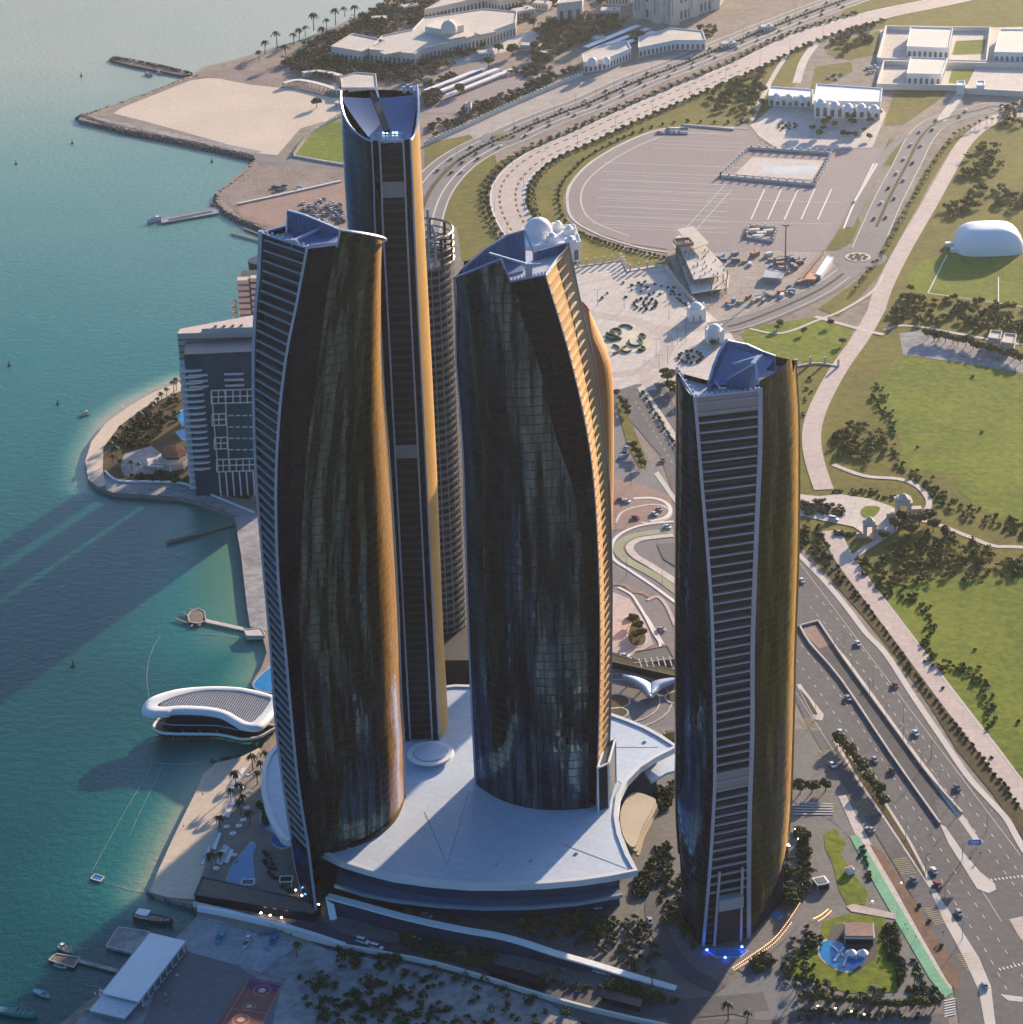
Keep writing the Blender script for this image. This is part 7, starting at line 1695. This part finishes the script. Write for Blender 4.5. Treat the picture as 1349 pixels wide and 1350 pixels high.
# lamp posts
def lamp_proto(h=11,arms=2):
    t=thing('street_lamp','x','street lamp',(0,0,0)); m=MB(); m.tube([(0,0,-.2),(0,0,h)],[.16,.08],6); m.build('pole',MT['pole'],t)
    for s in ((-1,1) if arms==2 else (1,)):
        m=MB(); m.tube([(0,0,h-.2),(s*1.2,0,h+.25),(s*2.2,0,h+.2)],.06,4); m.build('arm',MT['pole'],t)
        m=MB(); m.box(s*2.5,0,h+.1,h+.28,.9,.35); m.build('lamp_head',MT['metal'],t)
    return reg(t)
LP=[lamp_proto(12,2)]; LP1=[lamp_proto(10,1)]
def lamps(pts,protos,desc,grp,rot=.6):
    pts=sorted(pts,key=lambda p:p[1]); n=len(pts)
    for i,q in enumerate(pts): x,y=G(*q); place(protos,x,y,1.0,f"{num(i)} from the top of {desc}",grp,rot=rot)
lamps(along([(1088,850),(1140,918),(1188,985),(1238,1048),(1272,1092)],8),LP,'the double lamp posts on the central reserve','lamp posts on the central reserve',.7)
lamps(along([(1093,835),(1150,905),(1210,975),(1262,1050),(1320,1120)],6)+along([(1060,930),(1110,1000),(1170,1075),(1225,1160),(1280,1260)],8),LP1,'the single lamp posts beside the carriageways','lamp posts beside the carriageways',.7)
lamps([(788,404),(823,408),(882,421),(865,470),(880,480),(893,455),(869,492),(832,640),(812,700),(873,770),(826,760),(904,440),(904,452)],LP,'the tall lamp posts on the pale plaza','plaza lamp posts',0)
lamps(off_row(PRv,13,11)+off_row(PRv,13,-11),LP1,'the lamp posts along the curved promenade','lamp posts on the curved promenade')
lamps(off_row(CO[2:15],26,0),LP,'the lamp posts in the corniche median','lamp posts in the corniche median')
# blue road sign
x,y=G(1268,1135); t=thing('road_sign','blue overhead road sign on a curved pole at the traffic island','road sign',(x,y,LZ))
m=MB(); m.tube([(x,y,LZ-.2),(x,y,LZ+7),(x+.6,y,LZ+9),(x+2.5,y,LZ+9.8),(x+5,y,LZ+9.9)],.22,6); m.build('pole',MT['frame'],t); m=MB(); m.box(x+5.2,y-.3,LZ+8.6,LZ+11.4,5.6,.25); m.build('panel',mat('sign_blue',(.02,.16,.50),.4,var=.05),t)
m=MB()
for k,w_ in ((10.6,3.6),(9.9,4.2),(9.2,2.8)): m.box(x+5.2,y-.45,LZ+k-.12,LZ+k+.12,w_,.06)
m.build('lettering_lines',MT['white'],t)
for i,(px,py) in enumerate(((1288,1118),(1292,1130),(1205,1010),(1144,905),(1243,1235))):
    x,y=G(px,py); t=thing('signpost',f"{num(i)} small grey signpost, counted from the island tip up",'signpost',(x,y,LZ),'small signposts'); m=MB(); m.tube([(x,y,LZ),(x,y,LZ+3)],.08,5); m.build('post',MT['pole'],t); m=MB(); m.box(x,y-.1,LZ+2.2,LZ+3.1,.9,.06); m.build('panel',MT['metal'],t)
# boats
def boat(px,py,hpx,L_,W,Hh,lab,hull=(.65,.65,.65),cab=True,deck=(.3,.25,.2),z=0.0,name='boat',mast=0,awn=False,cat='boat'):
    x,y=G(px,py,z); hx,hy=G(px+hpx[0],py+hpx[1],z); r=math.atan2(hy-y,hx-x); t=thing(name,lab,cat,(x,y,z),rot=r)
    def add(m,nm,mt):
        o=m.build(nm,mt); o.parent=t; return o
    hm=mat('hull_paint',hull,.4,var=.1,scale=.3); dm=mat('boat_deck',deck,.7,var=.25,scale=.6)
    m=MB(); st=[(-.5,.72,0),(-.3,.92,0),(0,1,.0),(.25,.85,.08),(.42,.45,.2),(.5,.05,.38)]; R_=[]
    for s,w_,sh in st:
        X=s*L_; w2=W/2*w_; R_.append([(X,-w2,Hh*(1+sh)),(X*.96,-w2*.75,-.3),(X*.96,w2*.75,-.3),(X,w2,Hh*(1+sh))])
    m.grid(R_); m.face([m.vert(p) for p in R_[0]]); add(m,'hull',hm)
    m=MB(); 
    for i in range(5): m.quad((st[i][0]*L_,-W/2*st[i][1]*.93,Hh*.75),(st[i+1][0]*L_,-W/2*st[i+1][1]*.93,Hh*(.75+st[i+1][2])),(st[i+1][0]*L_,W/2*st[i+1][1]*.93,Hh*(.75+st[i+1][2])),(st[i][0]*L_,W/2*st[i][1]*.93,Hh*.75))
    add(m,'deck',dm)
    if cab: m=MB(); m.box(-L_*.22,0,Hh*.75,Hh*.75+1.7,L_*.24,W*.62,0,.85); add(m,'cabin',MT['white']); m=MB(); m.box(-L_*.22,0,Hh*.75+.8,Hh*.75+1.3,L_*.245,W*.63,0,.98); add(m,'window',MT['dark'])
    if mast: m=MB(); m.tube([(L_*.1,0,Hh*.7),(L_*.12,0,Hh+mast)],.12,5); add(m,'mast',MT['wood'])
    if awn: m=MB(); m.box(-L_*.25,0,Hh+2.0,Hh+2.15,L_*.3,W*.85); add(m,'awning',MT['white'])
    m=MB(); 
    for k in range(3): m.box(L_*(.05+.1*k),0,Hh*.75,Hh*.75+.35,.35,W*.7)
    add(m,'thwart',MT['wood'])
    return t
boat(112,547,(-10,2),7,2.6,1.0,'small white motorboat alone on the water left of the island')
boat(87,1252,(12,5),8,3,1.2,'white cabin boat on the far side of the jetty head'); boat(80,1274,(12,3),6.5,2.2,.8,'open white boat on the near side of the jetty head',cab=False)
boat(203,1214,(30,5),19,5,2.0,'brown wooden dhow moored above the pontoon',hull=(.12,.06,.045),awn=True,name='dhow',mast=0)
boat(20,1335,(35,6),22,6,1.8,'green wooden dhow at the lower left corner',hull=(.05,.32,.27),deck=(.06,.2,.18),cab=False,name='dhow',mast=6)
boat(56,1311,(12,5),9,2.6,1.2,'pale turquoise skiff beside the green dhow',hull=(.35,.6,.62),deck=(.3,.5,.5),cab=False)
boat(291,1235,(-8,18),13,3.2,1.2,'long turquoise boat stored on the yard paving',hull=(.10,.36,.45),deck=(.08,.26,.34),cab=False,z=LZ+.3)
boat(326,1243,(-9,13),8.5,2.7,1.1,'white speedboat stored on the yard paving',z=LZ+.3,cab=True); boat(361,1240,(-8,14),8,2.6,1.3,'covered blue boat stored on the yard paving',hull=(.05,.2,.38),deck=(.04,.16,.32),cab=False,z=LZ+.3)
boat(352,1230,(-14,4),9,1.8,.8,'narrow blue-green boat along the quay wall in the yard',hull=(.05,.22,.28),deck=(.05,.18,.22),cab=False,z=LZ+.3)
boat(204,292,(-12,3),12,5,2.2,'white vessel moored at the end of the open jetty',mast=4)
boat(252,815,(6,-4),5,1.8,.7,'small white boat in the finger berths',cab=False); boat(197,100,(10,3),10,3,1.3,'grey boat moored inside the short breakwater',hull=(.4,.4,.42)); boat(212,98,(10,2),8,2.6,1.1,'small grey boat beside the moored one at the breakwater',hull=(.3,.3,.32))
# buoys
for i,(px,py) in enumerate(((97,878),(77,533),(13,482),(96,190),(22,217),(280,214),(108,101))):
    x,y=G(px,py,0); lab=('dark channel buoy far left of the overwater restaurant','pole buoy left of the hotel island','small buoy at the left edge level with the hotel','buoy on the water below the sand lot tip','small buoy near the left edge high up','buoy in the small bay by the sand lot','buoy off the short breakwater')[i]
    t=thing('buoy',lab,'buoy',(x,y,0),'channel buoys'); m=MB(); m.cyl(x,y,-.3,.8,1.3,1.0,n=10); m.build('float',MT['dark'],t); m=MB(); m.cyl(x,y,.8,3.6,.4,.15,n=6); m.build('marker',MT['dark'],t)
# float lines
def floats(lab,pts,n):
    m=MB()
    P=along(pts,n)
    for q in P: x,y=G(*q,0); m.cyl(x,y,-.1,.25,.32,.2,n=5)
    for i in range(len(P)-1): m.obox((*G(*P[i],0),.05),(*G(*P[i+1],0),.05),.10,.06)
    t=tag(m.build('float_line',mat('float_white',(.5,.52,.5),.6)),lab,'float line'); center(t)
floats('line of white floats from the restaurant down to the swimming platform',[(200,1000),(196,1018),(165,1070),(140,1115),(120,1152)],60)
floats('inner straight float line across the swimming bay',[(215,1010),(195,1050),(170,1103)],40); floats('float line joining the beach groyne and the outer line',[(200,1005),(225,1007),(275,1006)],26)
floats('float line from the swimming platform to the beach',[(137,1162),(160,1170),(195,1178)],22); floats('float line rising from the restaurant tip',[(197,920),(194,890),(200,860),(212,838)],34)
floats('dotted float line below the finger berths',[(262,835),(290,838),(320,842)],18)
rocks([(196,1178),(225,1186),(255,1192),(262,1202)],5,'dark rocks along the beach groyne',h=1.2); rocks([(278,1003),(300,1000),(320,996),(345,985)],4,'dark rocks where the beach meets the restaurant',h=1)
# beach loungers and umbrellas
def lounger():
    t=thing('sun_lounger','x','sun lounger',(0,0,0)); m=MB(); m.box(0,0,.3,.42,.8,1.5); m.build('seat',MT['white'],t); m=MB(); m.obox((0,.7,.4),(0,1.3,.9),.8,.12); m.build('backrest',MT['white'],t); m=MB()
    for a in (-.3,.3):
        for b in (-.6,.6): m.box(a,b,0,.3,.08,.08)
    m.build('legs',MT['metal'],t); return reg(t)
def umbrella(c_,nm):
    t=thing('beach_umbrella','x','beach umbrella',(0,0,0)); m=MB(); m.tube([(0,0,-.1),(0,0,2.5)],.05,5); m.build('pole',MT['wood'],t); m=MB(); m.cyl(0,0,2.1,2.8,1.5,.05,n=8); m.build('canopy',c_,t); return reg(t)
LG=[lounger()]; UM=[umbrella(MT['white'],'w')]
lp=[]
for a,b,n in (((322,1015),(310,1034),11),((308,1052),(300,1080),12),((290,1100),(282,1122),10),((316,1024),(304,1050),8),((300,1118),(290,1142),12),((306,1122),(298,1140),9),((277,1118),(266,1142),8)):
    lp+=[(a[0]+(b[0]-a[0])*i/n,a[1]+(b[1]-a[1])*i/n) for i in range(n)]
lp=sorted(lp)
for i,q in enumerate(lp): x,y=G(*q); place(LG,x,y,1.5,longlab(i,len(lp),'the white loungers on the hotel beach'),'loungers on the hotel beach',z=LZ+.2,rot=.9)
up=sorted([(326,1028),(318,1044),(312,1066),(326,1070),(330,1050),(300,1095),(308,1104),(316,1094),(294,1128),(310,1132),(334,1026),(322,1086),(286,1150)])
for i,q in enumerate(up): x,y=G(*q); place(UM,x,y,1.1,longlab(i,len(up),'the white umbrellas on the hotel beach'),'umbrellas on the hotel beach')
# people
def person(px,py,lab,shirt,grp='people on the beach and paths'):
    x,y=G(px,py); me=bpy.data.meshes.new('body'); 
    vs=[(0,0,.95),(0,0,1.2),(0,0,1.42),(0,0,1.52),(0,0,1.66),(-.2,0,1.38),(-.27,.02,1.1),(-.28,-.05,.85),(.2,0,1.38),(.27,.02,1.1),(.28,-.05,.85),(-.1,0,.88),(-.12,.08,.48),(-.12,.02,.06),(.1,0,.88),(.12,-.1,.48),(.12,.02,.06)]
    es=[(0,1),(1,2),(2,3),(3,4),(2,5),(5,6),(6,7),(2,8),(8,9),(9,10),(0,11),(11,12),(12,13),(0,14),(14,15),(15,16)]
    rd=[.15,.16,.17,.07,.12,.07,.05,.04,.07,.05,.04,.1,.07,.05,.1,.07,.05]
    me.from_pydata(vs,es,[]); o=bpy.data.objects.new('person',me); C.objects.link(o); md=o.modifiers.new('Skin','SKIN'); me.skin_vertices.new(name='') if not me.skin_vertices else None
    for i,v in enumerate(me.skin_vertices[0].data): v.radius=(rd[i],rd[i])
    me.skin_vertices[0].data[0].use_root=True; ss=o.modifiers.new('Sub','SUBSURF'); ss.levels=1; ss.render_levels=1
    me.materials.append(mat('clothes',shirt,.9)); o.location=(x,y,LZ+.4); o.rotation_euler=(0,0,random.uniform(0,6)); tag(o,lab,'person',grp); return o
for a in ((268,1050,'person in dark clothes at the top of the beach waterline',(.04,.04,.05)),(243,1092,'person in dark clothes midway down the beach waterline',(.05,.04,.05)),(312,1003,'person walking at the rocky head of the beach',(.05,.06,.08)),(1193,1222,'person in black on the green path',(.02,.02,.02)),(1207,1238,'person in blue on the green path',(.05,.08,.16)),(1196,1228,'person in white beside the one in black on the green path',(.6,.6,.6))): person(*a)
# ---------- garden at the right tower ----------
def frame_box(name,lab,cat,px,py,sx,sy,h,rot,wm,rm,z0=LZ):
    x,y=G(px,py); t=thing(name,lab,cat,(x,y,z0),rot=rot)
    def add(m,nm,mt): o=m.build(nm,mt); o.parent=t
    m=MB(); m.box(0,0,0,h*.8,sx*.9,sy*.9); add(m,'wall',MT[wm]); m=MB(); m.box(0,0,h*.8,h,sx,sy); add(m,'roof',MT[rm]); m=MB(); m.box(0,0,h,h+.2,sx*.7,sy*.7); add(m,'roof_panel',MT['dark'])
    m=MB()
    for a in (-1,1):
        for b in (-1,1): m.box(a*sx*.47,b*sy*.47,0,h*.8,.25,.25)
    add(m,'posts',MT[rm]); return t
frame_box('terrace_pavilion','pale open-topped pavilion right beside the right tower foot','pavilion',1005,1152,9,5,5,.0,'palroof','kerb'); frame_box('terrace_pavilion','lower pale pavilion between the open one and the pool','pavilion',1002,1168,8,4,3.5,.0,'palroof','kerb')
frame_box('garden_kiosk','white-framed garden kiosk on the stepped walk','kiosk',1082,1168,6,6,3.2,.3,'navy','white'); frame_box('white_cabin','small plain white cabin beside the green path lawn','cabin',1120,1151,3.6,3.2,2.6,.4,'white','white'); frame_box('pool_house','brown-roofed pool house with pale edges in the garden','pavilion',1132,1236,13,11,4,-.08,'navy','kerb')
x,y=G(1132,1236); m=MB(); m.box(x,y,LZ+4.2,LZ+4.5,12,10,-.08); o=tag(m.build('roof_terrace',MT['brickpave']),'brown tiled terrace surface on top of the pool house','terrace'); center(o)
pool([(1082,1245),(1092,1240),(1110,1244),(1118,1252),(1140,1256),(1138,1268),(1122,1280),(1105,1278),(1088,1268),(1080,1256)],'glowing blue garden pool in front of the pool house')
for i,(px,py) in enumerate(((1122,1262),(1137,1262))):
    x,y=G(px,py); t=thing('pool_tent',('left','right')[i]+' of two white tent canopies at the garden pool','tent',(x,y,LZ)); m=MB(); m.cyl(x,y,LZ+2.4,LZ+4.4,2.6,.1,n=8); m.build('canopy',MT['white'],t); m=MB()
    for a in range(4): m.box(x+1.8*math.cos(a*1.57+.78),y+1.8*math.sin(a*1.57+.78),LZ,LZ+2.5,.12,.12)
    m.build('poles',MT['metal'],t)
m=MB(); 
for a,b in (((1097,1248),(1112,1262)),((1112,1250),(1100,1268)),((1118,1256),(1112,1275))): m.obox((*G(*a),LZ+.7),(*G(*b),LZ+.7),.9,.4)
o=tag(m.build('footbridge',MT['white']),'white forked footbridges crossing the garden pool','footbridge'); center(o)
# garden lamps glowing, walkway garland
gl=mat('warm_lamp',(1,.6,.3),.5,emit=(1,.42,.16),es=3.5); wl=mat('white_lamp',(1,.95,.85),.5,emit=(1,.9,.75),es=7); blm=mat('blue_lamp',(.1,.2,1),.5,emit=(.05,.12,1),es=9)
def lampdot(pts,m_,desc,grp,r=.35,h=1.2):
    pts=sorted(pts)
    for i,q in enumerate(pts):
        x,y=G(*q); t=thing('garden_lamp',longlab(i,len(pts),desc),'lamp',(x,y,LZ),grp); m=MB(); m.cyl(x,y,LZ,LZ+h,.08,n=5); m.build('post',MT['pole'],t); m=MB(); m.dome(x,y,LZ+h,r,r*1.2,8,3); m.build('globe',m_,t)
m=MB()
for q in along([(965,1279),(990,1262),(1020,1240),(1040,1215),(1055,1192)],46): x,y=G(*q); m.box(x,y,LZ+1.0,LZ+1.25,.22,.22)
for q in along([(967,1281),(992,1265),(1023,1243),(1044,1217)],34): x,y=G(*q); m.box(x,y,LZ+.8,LZ+1.0,.2,.2)
o=m.build('light_garland',gl); tag(o,'string of warm lights along the curved garden walk','light garland'); center(o)
m=MB()
for q in along([(1072,1213),(1082,1208),(1092,1200)],16)+along([(1078,1216),(1088,1210),(1096,1202)],12): x,y=G(*q); m.box(x,y,LZ+.8,LZ+1.0,.2,.2)
o=tag(m.build('light_garland',gl),'short string of warm lights on the garden steps','light garland'); center(o)
lampdot([(391,1182),(399,1189),(411,1197),(421,1201)],wl,'the white globe lamps at the left tower foot','globe lamps at the left tower foot',.45,3.5)
lampdot([(345,1209),(357,1212),(372,1215)],wl,'the white lamps under the lounge eave','lounge lamps',.5,2.2)
lampdot([(1078,1329),(1101,1332),(1122,1336),(1139,1340)],wl,'the white lamps in the hedge by the lower road','hedge lamps',.35,1.2)
lampdot([(932,1256),(978,1252),(956,1266)],blm,'the blue lamps at the right tower entrance','blue entrance lamps',.6,1.5)
lampdot([(1048,1095),(1052,1108),(1056,1122),(1055,1140),(1056,1158),(1058,1168),(1150,1190),(1188,1166)],wl,'the small white lamps along the garden walk','garden walk lamps',.25,1.0)
# entrance pool of the right tower
pool([(930,1252),(945,1262),(975,1262),(985,1254),(960,1250)],'blue-lit shallow basin at the right tower entrance',sm=0)
# forecourt behind the podium
strip('forecourt_kerb',[(812,690),(820,676),(842,668),(868,666),(884,674),(880,684),(860,690),(845,689)],1.6,MT['plaza'],5)
strip('forecourt_kerb',[(835,658),(858,657),(876,662),(884,672),(878,682),(858,688)],2.2,MT['mark'],6)
strip('green_ramp',[(888,700),(855,703),(832,708),(818,717),(816,728),(828,740),(850,752),(872,765),(895,782)],5.5,mat('olive_paving',(.26,.27,.16),.9),5)
strip('ramp_walk',[(888,706),(858,709),(840,713),(830,722),(838,734),(858,746),(895,770)],4.5,MT['plaza'],6)
strip('ramp_walk',[(888,688),(850,692),(822,702),(808,716),(808,736),(830,752),(860,772),(895,798)],2.0,MT['mark'],6)
strip('curved_kerb',[(815,775),(832,784),(842,798),(852,815),(862,835),(870,848),(868,858),(850,864),(835,866),(832,873)],1.6,MT['mark'],6)
strip('curved_kerb',[(853,792),(866,787),(876,795),(884,810),(890,825)],2.0,MT['stonepink'],6)
strip('curved_kerb',[(852,812),(862,828),(875,850)],1.0,MT['mark'],6)
strip('curved_kerb',[(806,770),(825,772),(835,780),(848,782),(862,790)],3,MT['brickpave'],5)
sheet('teardrop_island',[(836,812),(843,812),(852,838),(850,850),(838,853),(828,846),(828,832)],MT['soil'],6,smooth=4)
strip('teardrop_kerb',[(836,812),(843,812),(852,838),(850,850),(838,853),(828,846),(828,832),(836,812)],1.0,MT['kerb'],7)
sheet('forecourt_paving',[(806,780),(830,790),(850,820),(862,850),(830,866),(806,860)],MT['stonepink'],4)
sheet('parking_bays',[(806,630),(850,640),(885,655),(885,690),(806,700)],MT['brickpave'],4)
sheet('grass_island',[(812,530),(822,532),(850,600),(852,618),(842,616),(826,585)],MT['grass'],5)
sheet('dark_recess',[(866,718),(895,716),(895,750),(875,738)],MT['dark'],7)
t,c=bld('sunken_pergola','dark slatted pergola with pale beams below the looped forecourt',[(833,873),(838,866),(880,858),(890,876),(850,882)],3,wallm='brickpave',roofm='dark',cat='pergola',arch=False,par=.4)
m=MB()
for k in range(6): a=G(842+k*8,868-k*.6,LZ+3.6); b=G(846+k*8,880-k*.4,LZ+3.6); m.obox((*a,LZ+3.6),(*b,LZ+3.6),.5,.4)
m.obox((*G(836,874,LZ+3.6),LZ+3.6),(*G(888,868,LZ+3.6),LZ+3.6),.5,.4); m.build('beams',MT['kerb'],t)
t,c=bld('covered_walk','long dark planted roof strip behind the podium forecourt',[(806,870),(895,893),(895,900),(806,880)],3.5,wallm='dark',roofm='soil',cat='covered walkway',arch=False,par=.3)
# twin curved canopies
def canopy(lab,pts,w):
    P=smoothpts([Vector(G(*q,7)) for q in pts],6); x,y=P[len(P)//2]; t=thing('entrance_canopy',lab,'canopy',(x,y,LZ)); L_,R_=offset_path(P,[w*math.sin(math.pi*(.12+.8*i/(len(P)-1))) for i in range(len(P))]); n=len(P)
    m=MB(); m.grid([[(L_[i].x,L_[i].y,6.2),(P[i].x,P[i].y,7.6),(R_[i].x,R_[i].y,6.6),(P[i].x,P[i].y,6.9)] for i in range(n)],closed=True); m.build('shell',MT['frame'],t,smooth=True)
    m=MB()
    for i in range(3,n,6): m.cyl(P[i].x,P[i].y,LZ,6.8,.4,n=8)
    m.build('columns',MT['metal'],t)
canopy('left one of two curved grey canopies behind the podium',[(822,890),(838,896),(852,906),(857,918)],9); canopy('right one of two curved grey canopies behind the podium',[(857,915),(865,903),(880,897),(900,893)],9)
for q,r_ in (((812,925),7),((893,920),6),((815,940),5)):
    x,y=G(*q); 
    P=[Vector((x+r_*math.cos(k*math.pi/12),y+r_*math.sin(k*math.pi/12))) for k in range(25)]; strip('ring_kerb',[V2(p) for p in P],.8,MT['kerb'],7,k=1,world=True)
    m=MB(); m.flat([(x+(r_-.6)*math.cos(k*math.pi/12),y+(r_-.6)*math.sin(k*math.pi/12)) for k in range(24)],LZ+.36); struct(m.build('round_bed',MT['soil']))
for r_ in (22,28):
    x,y=G(812,925); P=[Vector((x+r_*math.cos(k*math.pi/12-1.2),y+r_*math.sin(k*math.pi/12-1.2))) for k in range(16)]; strip('curved_kerb',[V2(p) for p in P],.7,MT['kerb'],5,k=1,world=True)
# small yellow kiosk at the podium corner, steps
frame_box('yellow_kiosk','small yellow-walled kiosk by the podium roof corner','kiosk',884,972,7,4,3.5,.1,'bronze','bronze')
m=MB()
for k in range(5): a=G(1046,1060+k*3.4); b=G(1098,1062+k*3.0); m.obox((*a,LZ+.9-.15*k),(*b,LZ+.9-.15*k),.8,.3)
struct(m.build('steps',MT['kerb']))
m=MB()
for k in range(6): a=G(1001+k*3.2,1118); b=G(1008+k*4.4,1145); m.obox((*a,LZ+.3),(*b,LZ+.3),.4,.3)
struct(m.build('curved_steps',MT['kerb']))
# flat utility roofs below the service road
bld('glass_canopy','long pale-framed glass canopy over the service road, left one',[(650,1279),(720,1297),(718,1306),(648,1288)],3,wallm='navy',roofm='navy',cat='canopy',arch=False,par=.3); bld('glass_canopy','long pale-framed glass canopy over the service road, right one',[(796,1313),(846,1325),(844,1335),(794,1322)],3,wallm='navy',roofm='navy',cat='canopy',arch=False,par=.3)
# podium roof details
for i,(px,py) in enumerate(((655,1140),(700,1135),(760,1125),(640,940),(850,978),(460,1118))):
    x,y=G(px,py,PZ); m=MB(); m.box(x,y,PZ,PZ+.5,1.3,1.3,.4); m.box(x,y,PZ+.5,PZ+.6,.9,.9,.4); o=tag(m.build('roof_hatch',MT['grey_lid']),longlab(i,6,'the small grey hatches, listed along the podium roof'),'roof hatch','podium roof hatches'); center(o)
# ================= AIR =================
def haze():
    m=MB(); x0,x1,y0,y1,z0,z1=-2600,3200,-60,5600,-4,705
    # the box encloses the scene seen by the camera
    m.box((x0+x1)/2,(y0+y1)/2,z0,z1,x1-x0,y1-y0)
    mt=bpy.data.materials.new('haze_air'); mt.use_nodes=True; t=mt.node_tree; t.nodes.remove(t.nodes['Principled BSDF'])
    v=t.nodes.new('ShaderNodeVolumePrincipled'); v.inputs['Color'].default_value=(.92,.96,1.0,1); v.inputs['Density'].default_value=HAZE_D; v.inputs['Anisotropy'].default_value=.82
    t.links.new(v.outputs[0],t.nodes['Material Output'].inputs['Volume'])
    o=m.build('haze',mt); stuff(o,'warm golden haze thickening towards the far right')
HAZE_D=.00003
haze()
